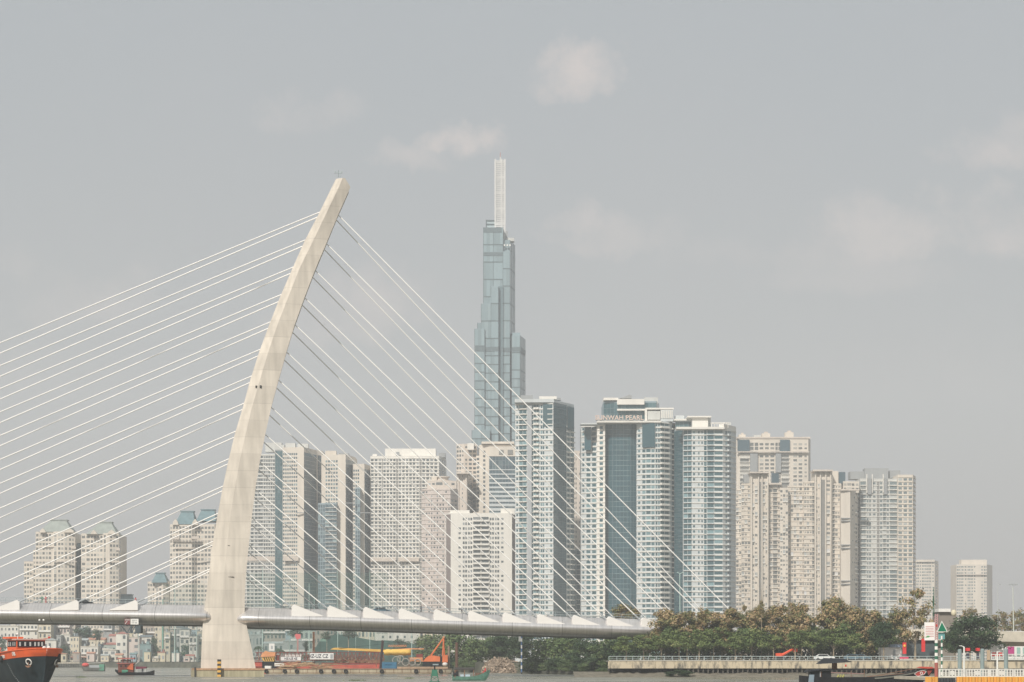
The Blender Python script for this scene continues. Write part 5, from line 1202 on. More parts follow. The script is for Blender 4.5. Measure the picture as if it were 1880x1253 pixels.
b = MB(); b.box(px(729), px(822), Y + .4, Y + 9, 1.53, 2.05); b.build('raised_deck', mat('rusty tan deck', (.44, .31, .21), .85, scale=1.0, var=.35), bg_)
b = MB(); b.tube((px(702.5), Y + .6, pz(1176)), (px(698), Y + .4, .8), .36, n=7); b.build('spud', mat('dark leaning spud', (.06, .035, .035), .8, var=.4), bg_)
rr = random.Random(7)
b = MB()
for k in range(60):
    a = Vector((px(rr.uniform(500, 600)), Y + rr.uniform(.8, 6), rr.uniform(1.6, 3.0))); L_ = rr.uniform(1.5, 6)
    b.tube(a, a + Vector((L_, rr.uniform(-.4, .4), rr.uniform(-.5, .7))), rr.uniform(.06, .16), n=4)
tag(b.build('timber_pile', mat('timber', (.36, .24, .14), .9, scale=2, var=.4, rnd=.4)), 'untidy heap of timbers and pipes on the left half of the cream barge', 'timber')
b = MB(); b.box(px(701), px(728), Y + .1, Y + 2.6, 1.54, pz(1216)); b_ = b.build('container', M_blue)
tag(b_, 'blue box with faint lettering at the foot of the dark leaning spud', 'container')
text_mesh('HP SHIP', .55, 'lettering', mat('faint navy', (.03, .09, .17), .6), b_, (px(713), Y + .06, pz(1221)), (R(90), 0, 0))
# red barge behind
Y2 = 672.0; q2 = lambda p: X(p, Y2); z2 = lambda p: Z(p, Y2)
rb = empty('red_barge', (q2(580), Y2, 0), 'red hulled work barge carrying a long lattice boom, behind the cream barge', 'barge')
b = MB(); b.loft([[(q2(468), y, -.5), (q2(705), y, -.5), (q2(712), y, 2.4), (q2(712), y, 2.7), (q2(548), y, 2.4), (q2(545), y, z2(1215)), (q2(464), y, z2(1215))] for y in (Y2, Y2 + 12)]); b.build('hull', M_red, rb)
b = MB(); b.box(q2(466), q2(545), Y2 - .1, Y2 - .004, z2(1216.5), z2(1215)); b.box(q2(466), q2(545), Y2 - .12, Y2 - .004, 1.9, 2.15); b.build('rubbing_strake', M_dred, rb)
b = MB(); b.box(q2(590), q2(700), Y2 + .3, Y2 + 8, 2.71, z2(1217.5)); b.build('deck_stack', M_dred, rb)
b = MB(); b.box(q2(640), q2(700), Y2 + 1, Y2 + 6, z2(1217.4), z2(1213)); b.build('deck_house', M_rust, rb)
def lattice(b, xa, xb, za, zb, y, dy, n, rc=.11, rd=.06):
    for z in (za, zb):
        for yy in (y, y + dy): b.tube((xa, yy, z), (xb, yy, z), rc, n=4)
    for k in range(n):
        a, e = xa + (xb - xa) * k / n, xa + (xb - xa) * (k + 1) / n; m__ = (a + e) / 2
        for yy in (y, y + dy): b.tube((a, yy, za), (m__, yy, zb), rd, n=4); b.tube((m__, yy, zb), (e, yy, za), rd, n=4)
        b.tube((a, y, zb), (a, y + dy, zb), rd, n=4)
b = MB(); lattice(b, q2(467), q2(704), z2(1213), z2(1198), Y2 + 1.5, 2.6, 34); lo = b.build('lattice_boom', M_dred, rb)
b = MB(); lattice(b, q2(560), q2(704), z2(1212), z2(1203), Y2 + 5.5, 2, 26, .09, .06); b.build('lattice_boom', M_rust, rb)
for (a, e, t0, t1, txt) in ((515, 552, 1206.5, 1213, 'HZ-UZ 4Z'), (568.5, 612, 1199.5, 1211, 'HZ-UZ CZ')):
    b = MB(); b.box(q2(a), q2(e), Y2 + 1.0, Y2 + 1.12, z2(t1), z2(t0)); b.build('banner', M_ban, rb)
    text_mesh(txt, (z2(t0) - z2(t1)) * .82, 'lettering', mat('banner ink', (.03, .035, .06), .7), rb, ((q2(a) + q2(e)) / 2 - (1 if a > 560 else 0), Y2 + .97, (z2(t0) + z2(t1)) / 2), (R(90), 0, 0), bold=.02, sx=.82 if a > 560 else 1)
b = MB(); b.box(q2(606), q2(610.5), Y2 + .93, Y2 + .985, z2(1209.5), z2(1201.5)); b.build('logo_patch', M_grey, rb)
b = MB(); lattice(b, 0, 1, 0, 1, 0, 1, 1)
b = MB()
xs0, xs1 = q2(572.6), q2(575.6)
for x in (xs0, xs1):
    for yy in (Y2 + 3, Y2 + 3.5): b.tube((x, yy, 1), (x, yy, z2(1160)), .09, n=4)
for k in range(26):
    z = 1.5 + k * .42
    if z < z2(1160) - .5: b.tube((xs0, Y2 + 3, z), (xs1, Y2 + 3, z + .42), .06, n=4)
b.box(xs0, xs1, Y2 + 3.1, Y2 + 3.4, z2(1196), z2(1160)); b.build('lattice_spud', M_rust, rb)
b = MB(); b.box(q2(522), q2(552), Y2 + 2, Y2 + 4, z2(1206), z2(1200)); tag(b.build('deck_box', M_white), 'plain white box on the barge above the smaller lettered banner', 'box')
b = MB(); b.box(q2(513), q2(530), Y - .0 + 4, Y + 6, 2.2, 3.1); tag(b.build('deck_box', M_white), 'small white crate on the cream barge deck below the banners', 'box')
rg = random.Random(19); b = MB()
for k in range(150):
    a = Vector((q2(rg.uniform(612, 702)), Y2 + rg.uniform(.2, 5), rg.uniform(2.7, 4.0)))
    if rg.random() < .6: b.tube(a, a + Vector((rg.uniform(-2, 2), rg.uniform(-.5, .5), rg.uniform(-.3, 1.0))), rg.uniform(.05, .14), n=4)
    else: s__ = rg.uniform(.15, .5); b.box(a.x, a.x + s__ * 1.6, a.y, a.y + s__, a.z, a.z + s__)
tag(b.build('deck_gear', mat('rusty gear', (.28, .17, .11), .85, scale=1.5, var=.5, rnd=.6)), 'tangle of rusty pipes and machinery on the red barge below the yellow boom', 'machinery')
# orange machine with striped counterweight
o = empty('piling_machine', (q2(495), Y2 - 3, 2), 'faded orange machine with a yellow and black striped block on the barges', 'machine')
b = MB(); ys_ = Y2 - 4.2
b.loft([[(q2(481), y, z2(1207)), (q2(486), y, z2(1206.5)), (q2(508), y, z2(1205.5)), (q2(508), y, z2(1198)), (q2(494), y, z2(1197)), (q2(490), y, z2(1195.5)), (q2(484), y, z2(1200))] for y in (ys_, ys_ + 3)]); b.build('body', M_org2, o)
b = MB(); b.loft([[(q2(487), y, z2(1214.6)), (q2(506), y, z2(1214.6)), (q2(506), y, z2(1205.6)), (q2(483), y, z2(1207)), (q2(484), y, z2(1210))] for y in (ys_ + .2, ys_ + 2.8)]); b.build('counterweight', M_yel, o)
b = MB()
for k in range(5):
    a = 486.2 + 4.1 * k; b.face([(q2(a), ys_ + .15, z2(1207.2)), (q2(a + 1.9), ys_ + .15, z2(1207.2)), (q2(min(505.8, a + 4.6)), ys_ + .15, z2(1213.6)), (q2(min(505.6, a + 2.7)), ys_ + .15, z2(1213.6))])
b.build('hazard_stripes', M_blk, o)
b = MB(); b.box(q2(484), q2(507), ys_ + .1, ys_ + 2.9, 1.54, z2(1214.7)); b.build('track_frame', M_blk, o)
b = MB(); b.box(q2(509), q2(514), ys_ + 1, ys_ + 3, z2(1213), z2(1203)); b.build('winch', M_dred, o)
# yellow boom and tarpaulin
o = empty('folded_boom', (px(690), Y + 5, 2), 'long yellow folded boom ending in a yellow tarpaulin bundle above the barges', 'crane boom')
Yb = Y + 5; qb = lambda p: X(p, Yb); zb_ = lambda p: Z(p, Yb)
b = MB(); b.loft([[(qb(606), y, zb_(1193)), (qb(612), y, zb_(1190)), (qb(620), y, zb_(1189.5)), (qb(706), y, zb_(1193)), (qb(706), y, zb_(1197.5)), (qb(620), y, zb_(1193.5))] for y in (Yb, Yb + .9)]); b.build('boom', M_yel, o)
b = MB(); b.loft([[(qb(660), y, zb_(1197.5)), (qb(706), y, zb_(1197.5)), (qb(754), y, zb_(1192.5)), (qb(778), y, zb_(1192.8)), (qb(778), y, zb_(1190.8)), (qb(752), y, zb_(1190.5)), (qb(700), y, zb_(1193.6))] for y in (Yb + 1, Yb + 1.6)]); b.build('jib', M_org2, o)
b = MB(); rng = []
for k in range(9):
    p = 705 + 49 * k / 8; w_ = 1 + .1 * math.sin(k * 2.3)
    rng.append([(qb(p), Yb - .6 + 1.5 + 1.5 * math.cos(t) * w_, zb_(1198) + .9 * math.sin(t) * w_ * (0.75 if k in (0,) else 1)) for t in [2*math.pi*i/10 for i in range(10)]])
b.loft(rng); b.build('tarpaulin', mat('yellow tarpaulin', (.78, .50, .12), .7, scale=1.4, var=.25, bump=.6), o, smooth=True)
b = MB(); lattice(b, qb(712), qb(746), zb_(1187.5), zb_(1184.8), Yb + 2, .8, 8, .05, .04); b.build('top_rail', M_org2, o)
b = MB(); [b.box(qb(p), qb(p + 1.3), Yb + .3, Yb + .9, 1.9, zb_(1198.5)) for p in (690,)]; b.build('support', M_rust, o)
b = MB(); b.box(qb(750), qb(751.3), Yb + .3, Yb + .9, 1.9, zb_(1193.5)); b.build('support', M_rust, o)
# coiled hoses / steel hoops
hoops = [(727, 1213, 7), (744, 1216, 6.5), (756, 1216, 6), (766, 1216, 5.5), (734, 1210, 6)]
for i, (p, r_, rad) in enumerate(hoops):
    b = MB(); b.torus((px(p), Y + 2 + i * .5, Z(r_, Y)), (.15, 1, 0), rad * .152, .13, 18, 6)
    tag(b.build('steel_hoop', mat('galvanised hoop', (.36, .34, .30), .6)), ['largest grey steel hoop right of the blue box', 'second grey hoop from the blue box', 'grey hoop between the second and the last', 'smallest grey hoop nearest the orange crane', 'grey hoop leaning behind the largest one'][i], 'hoop', 'steel hoops on the barge')
# orange crane with A-frame
o = empty('crane', (px(788), Y + 4, 2), 'bright orange crane with a tall orange A-frame at the right end of the barges', 'crane')
Yc = Y + 3.5; qc = lambda p: X(p, Yc); zc = lambda p: Z(p, Yc)
b = MB(); b.loft([[(qc(776), y, zc(1215)), (qc(808), y, zc(1215)), (qc(808), y, zc(1206)), (qc(797), y, zc(1204)), (qc(788), y, zc(1204)), (qc(782), y, zc(1208))] for y in (Yc, Yc + 3)]); b.build('body', M_org, o)
b = MB(); b.box(qc(812), qc(822), Yc, Yc + 3, zc(1216.5), zc(1203)); b.build('cab', M_org, o)
b = MB(); b.box(qc(808.01), qc(811.99), Yc + .4, Yc + 2.6, zc(1215), zc(1206)); b.build('engine_bay', M_blk, o)
b = MB(); b.box(qc(752), qc(775.9), Yc + .2, Yc + 2.6, zc(1215), zc(1207.5)); b.build('winch_house', M_org2, o)
b = MB(); b.box(qc(764), qc(776), Yc + .6, Yc + 2.2, zc(1207.4), zc(1201)); b.build('winch', M_dred, o)
ap = Vector((qc(814.5), Yc + 1.4, zc(1171)))
for (a, r_) in (((qc(791), Yc + .3, zc(1204)), .22), ((qc(791), Yc + 2.6, zc(1204)), .22), ((qc(812.6), Yc + .3, zc(1204)), .2), ((qc(815.5), Yc + 2.6, zc(1204)), .2)):
    b = MB(); b.tube(a, ap, r_, r_ * .85, 5); b.build('frame_leg', M_org, o)
b = MB(); b.ball(ap, .35, .45, .4); b.build('sheave', M_org2, o)
b = MB(); b.tube(ap, (qc(622), Yc + 1.4, zc(1191)), .045, n=4, cap=False); b.build('wire', M_blk, o)
b = MB(); b.box(qc(776), qc(812), Yc + .1, Yc + 2.9, 2.06, zc(1215.2)); b.build('track_frame', M_blk, o)
b = MB(); b.ball((qc(817), Yc - .6, zc(1220)), .75, .6, .55); b.build('tank', M_white, o, smooth=True)
for i, (p, t, r_, lb) in enumerate(((824, 1186, .32, 'weathered pale timber mooring pile at the right end of the barges'), (838.5, 1180, .42, 'dark brown mooring pile right of the paler one beside the barges'))):
    b = MB(); b.tube((X(p, 660), 660, -1.5), (X(p, 660), 660, Z(t, 660)), r_ * 1.1, r_, 8); tag(b.build('mooring_pile', mat('pale timber pile', (.28, .22, .16), .9) if i == 0 else mat('brown pile', (.14, .08, .055), .9)), lb, 'mooring pile')
# ---- small craft
def hull(b, L, W, D, sheer=.6, stern=.7, bow_rise=1.0, n=12, z0=-.3):
    """hull along +x, bow at +L/2; D freeboard amidships"""
    rings = []
    for i in range(n + 1):
        t = i / n; x = -L/2 + L * t
        bw = W/2 * (stern + (1 - stern) * min(1, t * 3)) * (1 - max(0, (t - .55) / .45) ** 2.2 * .94)
        zt = D + bow_rise * max(0, (t - .45) / .55) ** 2 + sheer * max(0, (.25 - t) / .25) ** 2
        zk = z0 + (zt - z0) * .75 * max(0, (t - .82) / .18) ** 1.5
        rings.append([(x, -bw, zt), (x, -bw * .92, zk + (zt - zk) * .45), (x, -bw * .55, zk), (x, bw * .55, zk), (x, bw * .92, zk + (zt - zk) * .45), (x, bw, zt)])
    b.loft(rings); return b
def person(parent_none, loc, label, shirt, trousers, hat=False, h=1.65, rz=0, sit=False):
    o = empty('person', loc, label, 'person', rz=rz)
    me = bpy.data.meshes.new('body'); s = h / 1.7
    hz_ = .45 if sit else .9
    J = [(0,0,hz_,.13),(0,0,hz_+.28,.12),(0,0,hz_+.5,.15),(0,0,hz_+.6,.055),(0,.0,hz_+.74,.095),
         (-.1,0,hz_-.05,.09),(.1,0,hz_-.05,.09)] + ([(-.1,-.4,hz_,.07),(.1,-.4,hz_,.07),(-.1,-.42,.06,.05),(.1,-.42,.06,.05)] if sit else [(-.11,.02,.48,.065),(.11,.03,.48,.065),(-.11,0,.06,.045),(.11,0,.06,.045)]) + \
        [(-.2,0,hz_+.47,.055),(.2,0,hz_+.47,.055),(-.27,-.05,hz_+.22,.042),(.27,-.05,hz_+.22,.042),(-.22,-.22,hz_+.08,.035),(.22,-.22,hz_+.08,.035)]
    E = [(0,1),(1,2),(2,3),(3,4),(0,5),(0,6),(5,7),(6,8),(7,9),(8,10),(2,11),(2,12),(11,13),(12,14),(13,15),(14,16)]
    me.from_pydata([(a*s, b_*s, c*s) for a, b_, c, r in J], E, []); bo = bpy.data.objects.new('body', me); col.objects.link(bo); bo.parent = o
    md = bo.modifiers.new('skin', 'SKIN'); me.skin_vertices.new() if hasattr(me.skin_vertices, 'new') and not me.skin_vertices else None
    for i, j in enumerate(J): me.skin_vertices[0].data[i].radius = (j[3]*s, j[3]*s)
    me.skin_vertices[0].data[0].use_root = True
    bo.modifiers.new('sub', 'SUBSURF').render_levels = 1
    me.materials.append(shirt)
    b = MB(); b.loft([[(.17*s*math.cos(t)*k, .13*s*math.sin(t)*k, zz*s) for t in [2*math.pi*i/8 for i in range(8)]] for zz, k in ((hz_-.12, .9), (hz_+.1, .95))]); b.build('trousers', trousers, o, world=False)
    b = MB()
    if hat: b.loft([[(.24*s*math.cos(t), .24*s*math.sin(t), (hz_+.78)*s) for t in [2*math.pi*i/12 for i in range(12)]], [(.02*s*math.cos(t), .02*s*math.sin(t), (hz_+.95)*s) for t in [2*math.pi*i/12 for i in range(12)]]]); b.build('conical_hat', mat('straw', (.62, .52, .34), .8), o, world=False)
    else: b.ball((0, .01*s, (hz_+.79)*s), .1*s, .105*s, .09*s); b.build('hair', M_blk, o, world=False)
    return o
S_red = mat('red shirt', (.55, .05, .05), .8); S_dark = mat('dark clothes', (.05, .05, .07), .85); S_white = mat('pale shirt', (.5, .5, .48), .8); S_green = mat('green shirt', (.06, .25, .14), .8)
# small work boat left of the pylon
Y = 602; m__ = Y / F
o = empty('work_boat', (X(247, Y), Y, 0), 'small dark work boat with stacked red-roofed cabins and an orange cover, left of the pylon', 'boat')
b = MB(); hull(b, 10.0, 2.6, .75, .5, .8, .75); 
for i, v in enumerate(b.v): b.v[i] = (-v[0], -v[1], v[2])
b.build('hull', M_blk, o, world=False)
L_ = lambda p: (p - 247) * m__
Zz = lambda r: Z(r, Y)
b = MB(); b.box(L_(218), L_(246), -1.0, 1.0, .7, Zz(1219)); b.build('cabin', mat('red brown cabin', (.20, .07, .05), .8, scale=2, var=.4), o, world=False)
b = MB(); b.box(L_(216), L_(248), -1.25, 1.25, Zz(1219), Zz(1217.8)); b.build('cabin_roof', mat('faded red roof', (.45, .14, .12), .8), o, world=False)
b = MB(); b.box(L_(216), L_(247.5), -1.1, 1.1, Zz(1210.2), Zz(1208.2)); b.build('upper_roof', MATS['faded red roof'], o, world=False)
for p in (218.5, 226, 234, 244):
    b = MB(); b.box(L_(p), L_(p + .9), -1, -.88, Zz(1217.7), Zz(1210.3)); b.build('post', M_dred, o, world=False)
b = MB(); b.box(L_(222), L_(240), -.6, .8, Zz(1217.7), Zz(1211.5)); b.build('upper_cabin', mat('grey cabin', (.16, .15, .14), .8), o, world=False)
for p in (222, 230.5, 239):
    b = MB(); b.box(L_(p), L_(p + 3), -1.03, -1.004, Zz(1225), Zz(1221.5)); b.build('window', M_blk, o, world=False)
b = MB(); b.loft([[(L_(p), -.7 + .55 * math.cos(t), .35 + Zz(1231) * .5 + .5 * math.sin(t)) for t in [2*math.pi*i/10 for i in range(10)]] for p in (225, 236)]); b.build('green_tank', mat('green tank', (.08, .30, .20), .6), o, world=False)
b = MB(); b.loft([[(L_(234), y, Zz(1228)), (L_(246), y, Zz(1231)), (L_(246), y, Zz(1219)), (L_(241), y, Zz(1219.3))] for y in (-1.3, -.2)]); b.build('orange_cover', mat('orange cover', (.68, .17, .07), .75), o, world=False)
b = MB(); b.tube((L_(243), -.5, Zz(1225)), (L_(256), -.3, Zz(1214)), .07, n=5); b.build('boom', M_white, o, world=False)
b = MB(); b.loft([[(L_(250), y, Zz(1229)), (L_(269), y, Zz(1227.6)), (L_(269), y, Zz(1224.5)), (L_(250), y, Zz(1224))] for y in (-.9, .9)]); b.build('aft_awning', mat('maroon cover', (.20, .04, .07), .8), o, world=False)
for p in (252, 267): b = MB(); b.box(L_(p), L_(p + .8), -.85, -.75, .6, Zz(1228.8)); b.build('post', M_white, o, world=False)
tyre(o, X(280, Y), Y - 1.2, .55, .4)
person(None, (X(262, Y), Y - .2, .62), 'person in dark clothes sitting under the maroon awning of a boat', S_dark, S_dark, sit=True)
# small hazy boat further out
Y = 836; m__ = Y / F; L_ = lambda p: (p - 171) * m__; Zz = lambda r: Z(r, Y)
o = empty('sand_boat', (X(171, Y), Y, 0), 'small grey boat with a red heap forward and a green box aft', 'boat')
b = MB(); hull(b, 8.4, 2.4, 1.3, .4, .9, .5)
for i, v in enumerate(b.v): b.v[i] = (-v[0], -v[1], v[2])
b.build('hull', mat('grey hull', (.14, .14, .13), .8, scale=1.5, var=.4), o, world=False)
b = MB(); b.ball((L_(157), -.2, Zz(1221)), 1.3, .9, .75); b.build('red_cover', mat('pinkish red cover', (.60, .10, .09), .7), o, world=False)
b = MB(); b.box(L_(183), L_(192), -1.1, 1.0, .3, Zz(1220)); b.build('green_box', mat('dull green box', (.10, .26, .18), .7), o, world=False)
b = MB(); b.box(L_(165), L_(183), -1.0, 1.0, 1.2, Zz(1221.5)); b.build('hold', M_grey, o, world=False)
b = MB(); b.tube((L_(160), 0, Zz(1218)), (L_(192), .1, Zz(1216.5)), .07, n=4); b.build('pole', M_white, o, world=False)
# sampan with helmsman at the bow
Y = 430; m__ = Y / F; L_ = lambda p: (p - 865) * m__; Zz = lambda r: Z(r, Y)
o = empty('sampan', (X(865, Y), Y, 0), 'green wooden sampan with a dark canopy, right of the green channel buoy', 'boat')
b = MB(); hull(b, 6.9, 1.7, .75, .35, .7, 1.35); b.build('hull', mat('sampan green', (.09, .20, .15), .7, scale=1.5, var=.35), o, world=False)
b = MB(); rng = []
for x in (L_(834), L_(871)): rng.append([(x, .8 * math.cos(t) , Zz(1230) + .42 * math.sin(t)) for t in [math.pi * i / 8 for i in range(9)]] + [(x, .74 * math.cos(t), Zz(1230) - .06 + .3 * math.sin(t)) for t in [math.pi * i / 8 for i in range(8, -1, -1)]])
b.loft(rng); b.build('canopy', mat('dark canopy', (.05, .045, .04), .85), o, world=False)
for p in (835, 852, 869):
    for y in (-.72, .72): b = MB(); b.box(L_(p), L_(p + 1.2), y - .04, y + .04, .5, Zz(1230)); b.build('post', M_rust, o, world=False)
b = MB(); b.tube((L_(832), -.3, 1.15), (L_(842), -.3, 1.2), .52, n=10); b.build('barrel', M_blk, o, world=False)
b = MB(); b.box(L_(845), L_(863), -.5, .2, .45, 1.15); b.build('cargo_box', mat('pale blue box', (.42, .50, .56), .7), o, world=False)
b = MB(); b.box(L_(872), L_(886), -.6, .4, .7, 1.45); b.build('cargo_heap', mat('brown sacks', (.16, .10, .07), .9, scale=3, var=.5), o, world=False)
person(None, (X(891, Y), Y, 1.25), 'person in red shirt and conical hat sitting at the bow of the green sampan', S_red, S_dark, hat=True, sit=True, rz=-1.2)
# green channel buoy
Y = 384; q_ = lambda p: X(p, Y); zq = lambda r: Z(r, Y)
o = empty('channel_buoy', (q_(798), Y, 0), 'green channel buoy with a lattice base in the middle of the river', 'buoy')
b = MB(); b.tube((q_(798), Y, -.5), (q_(798), Y, .25), .95, .95, 14); b.build('float', mat('buoy green', (.03, .16, .10), .55, var=.25), o)
b = MB()
for (sx_, sy_) in ((-1, -1), (1, -1), (1, 1), (-1, 1)): b.tube((q_(798) + sx_ * .62, Y + sy_ * .6, .2), (q_(798) + sx_ * .36, Y + sy_ * .36, zq(1229)), .06, n=5)
for sx_ in (-1, 1): b.tube((q_(798) + sx_ * .6, Y - .6, .3), (q_(798) - sx_ * .45, Y - .45, zq(1243)), .045, n=4)
b.build('lattice', MATS['buoy green'], o)
b = MB(); b.loft([[(q_(798) + k * c, Y + k * d, z) for c, d in ((-1, -1), (1, -1), (1, 1), (-1, 1))] for k, z in ((.52, zq(1242)), (.42, zq(1230)))]); b.build('daymark', MATS['buoy green'], o)
b = MB(); b.tube((q_(798), Y, zq(1230)), (q_(798), Y, zq(1222)), .13, n=8); b.build('lantern', M_blk, o)
b = MB(); b.box(q_(794.5), q_(805), Y - .25, Y + .25, zq(1221.5), zq(1219.3)); b.build('solar_panel', M_steel, o)

# ---- orange and black tug at the left edge
TY = 350.0; th = R(-60)      # heading: mostly towards the viewer, a little to the right
tip = Vector((X(91, TY), TY - 2, 0))
o = empty('tugboat', tip, 'orange and black river tug with the number 68 on its bow at the left edge', 'boat', rz=th)
def half(s, k):   # half breadth s metres behind the stem, k = 0 keel .. 1 rail
    t = max(0, s - (1 - k) * 2.2); return 4.1 * min(1, (t / 5.0)) ** .34 * (.55 + .45 * k) + .02
def rail(s): return 4.7 + .75 * max(0, 1 - s / 14) ** 1.4
ST = [0, .25, .7, 1.3, 2.2, 3.4, 5, 7, 9.5, 13, 18, 24, 32, 38]
def shell(k0, k1, z0f, z1f, off=0.0, steps=4, side=(1, -1)):
    b = MB()
    for sd in side:
        rows = []
        for s in ST:
            row = []
            for j in range(steps + 1):
                t = j / steps; z = z0f(s) + (z1f(s) - z0f(s)) * t; k = max(0, min(1, z / 5.2)) ** .8
                xo = -s + (1 - k) * -1.6 * max(0, 1 - s / 6)
                row.append((xo, sd * (half(s, k) + off), z))
            rows.append(row)
        n = steps + 1; vs = [p for r in rows for p in r]; fs = []
        for i in range(len(rows) - 1):
            for j in range(steps):
                f = (i*n+j, i*n+j+1, (i+1)*n+j+1, (i+1)*n+j); fs.append(f if sd > 0 else f[::-1])
        b.raw(vs, fs)
    return b
M_hb = mat('tug hull', (.018, .030, .036), .55, scale=.5, var=.5, spec=.25)
M_to = mat('tug orange', (.78, .13, .035), .45, scale=.6, var=.12)
band = lambda s: rail(s) - 1.12
hl = shell(0, 1, lambda s: -.5, lambda s: band(s), steps=7).build('hull', M_hb, o, world=False, smooth=True)
bw_ = shell(0, 1, lambda s: band(s) + .003, lambda s: rail(s), steps=3).build('bulwark', M_to, o, world=False, smooth=True)
b = MB(); dk_ = [(-s, half(s, .8), rail(s) - .7) for s in ST] ; dk2 = [(-s, -half(s, .8), rail(s) - .7) for s in ST]
for i in range(len(ST) - 1): b.face([dk_[i], dk2[i], dk2[i+1], dk_[i+1]])
b.build('deck', mat('deck rust red', (.25, .09, .06), .8), o, world=False)
st = MB(); st.box(-38.2, -38, -3.9, 3.9, -.5, 4.6); st.build('transom', M_hb, o, world=False)
b = MB()
for sd in (1, -1): 
    pp = [(-s, sd * (half(s, 1) + .02), rail(s)) for s in ST]; b.path([Vector(p) for p in pp], .09)
b.build('rail_cap', M_to, o, world=False)
# wheelhouse: local x forward
wf, wb_, ww = -7.5, -11.9, 2.2; zd, zr = 3.9, 6.75
b = MB(); b.loft([[(wb_, -ww, z), (wf + a, -ww, z), (wf + a, ww, z), (wb_, ww, z)] for z, a in ((zd, 0), (zr, .25))]); wh = b.build('wheelhouse', M_to, o, world=False)
b = MB(); b.box(wb_ - .4, wf + .45, -ww - .2, ww + .15, zr, zr + .2); b.build('wheelhouse_roof', mat('pale roof edge', (.62, .42, .36), .6), o, world=False)
b = MB(); b.box(wb_ - .6, wf - 1.6, -ww - .55, -ww + 1.6, zr + .23, zr + .5); b.build('liferaft_cover', M_to, o, world=False)
b = MB(); b.box(wf + .1, wf + .275, -ww + .08, ww - .08, 5.72, 6.6); b.build('window_band', M_blk, o, world=False)
for y in (-1.75, -.95, -.15, .6, 1.15, 1.7):
    b = MB(); b.box(wf + .27, wf + .30, y - .13, y + .13, 5.85, 6.45); b.build('window', mat('bright pane', (.55, .58, .56), .2), o, world=False)
b = MB(); b.box(wb_ + .15, wf - .15, -ww - .02, -ww + .1, 5.72, 6.6); b.build('window_band', M_blk, o, world=False)
for x in (-11.1, -10.3, -9.1, -8.2):
    b = MB(); b.box(x - .14, x + .14, -ww - .04, -ww - .025, 5.85, 6.45); b.build('window', mat('bright pane', (.55, .58, .56), .2), o, world=False)
b = MB(); b.torus((-8.9, -ww - .12, 5.1), (0, 1, 0), .3, .085); b.build('life_ring', mat('life ring', (.62, .10, .05), .6), o, world=False)
b = MB(); b.tube((wf - .4, -1.9, zr + .2), (wf - .4, -1.9, zr + .75), .05); b.ball((wf - .4, -1.9, zr + .9), .2, .2, .2); b.build('searchlight', M_white, o, world=False)
b = MB(); b.tube((wf + .2, 1.9, zr + .2), (wf + .2, 2.9, zr + .3), .05, n=4); b.ball((wf + .2, 2.85, zr + .4), .22, .22, .16); b.build('side_light', mat('red lamp', (.6, .06, .04), .4), o, world=False)
for y in (.6, 1.3): b = MB(); b.ball((-3.0, y, 5.55), .3, .3, .28); b.build('bow_lamp', M_white, o, world=False)
b = MB()
for k in range(8): b.box(wb_ - .3 - k * .8, wb_ - .24 - k * .8, -3.2, -3.14, 4.2, 5.6)
b.box(wb_ - 6, wb_, -3.2, -3.14, 5.5, 5.6); b.box(wb_ - 6, wb_, -3.2, -3.14, 4.9, 4.96); b.build('side_rail', M_to, o, world=False)
# eye rings, anchors, fender and draught marks on the two bows
def side_pt(s, z, sd, off=.06):
    k = max(0, min(1, z / 5.2)) ** .8; return Vector((-s + (1 - k) * -1.6 * max(0, 1 - s / 6), sd * (half(s, k) + off), z))
def side_n(s, z, sd): a = side_pt(s - .4, z, sd); c = side_pt(s + .4, z, sd); d = (c - a); u = side_pt(s, z + .3, sd) - side_pt(s, z - .3, sd); n = d.cross(u).normalized(); return n if n.y * sd > 0 else -n
for sd, s in ((-1, 1.6), (1, 1.5)):
    p = side_pt(s, 3.45, sd, .03); n = side_n(s, 3.45, sd)
    b = MB(); b.torus(p + n * .05, n, .46, .10, 20, 6); b.build('eye_ring', M_white, o, world=False, smooth=True)
    b = MB(); b.tube(p - n * .1, p + n * .06, .34, n=14); b.build('hawse_hole', M_blk, o, world=False)
    b = MB(); q = p + n * .2 + Vector((0, 0, -.75)); b.tube(p + n * .15, q, .08, n=5); e_ = n.cross(Vector((0, 0, 1)))
    b.tube(q, q + e_ * .5 + Vector((0, 0, .25)), .09, n=5); b.tube(q, q - e_ * .5 + Vector((0, 0, .25)), .09, n=5); b.build('anchor', M_rust, o, world=False)
b = MB(); p = side_pt(1.3, 4.1, 1, .25); b.tube(p + Vector((0, 0, .55)), p - Vector((0, 0, .75)), .28, n=10); b.build('fender', M_rub, o, world=False, smooth=True)
b = MB(); p = side_pt(9.2, 4.0, -1, .25); b.tube(p + Vector((0, 0, .35)), p - Vector((0, 0, .65)), .26, n=10); b.build('fender', M_rub, o, world=False, smooth=True)
b = MB()
for k in range(14):
    p = side_pt(7.6 - k * .16, 3.1 - k * .24, -1, .03); n = side_n(7.6 - k * .16, 3.1 - k * .24, -1); e_ = n.cross(Vector((0, 0, 1))).normalized()
    b.obox(p - e_ * .1, e_ * .2, Vector((0, 0, .07)), n * .02)
b.build('draught_marks', mat('faded mark', (.35, .37, .36), .7), o, world=False)
def side_text(s_, txt, z, size):
    p = side_pt(s_, z, -1, .05); n = side_n(s_, z, -1); zc_ = Vector((0, 0, 1)); up = (zc_ - n * zc_.dot(n)).normalized(); xr = up.cross(n); M = Matrix((xr, up, n)).transposed()
    q = text_mesh(txt, size, 'lettering', M_white, o, p, M.to_euler(), world=False, ext=.04, bold=.03); return q
side_text(4.2, '68', 4.62, .78); side_text(8.6, 'MEX', 4.2, .62)

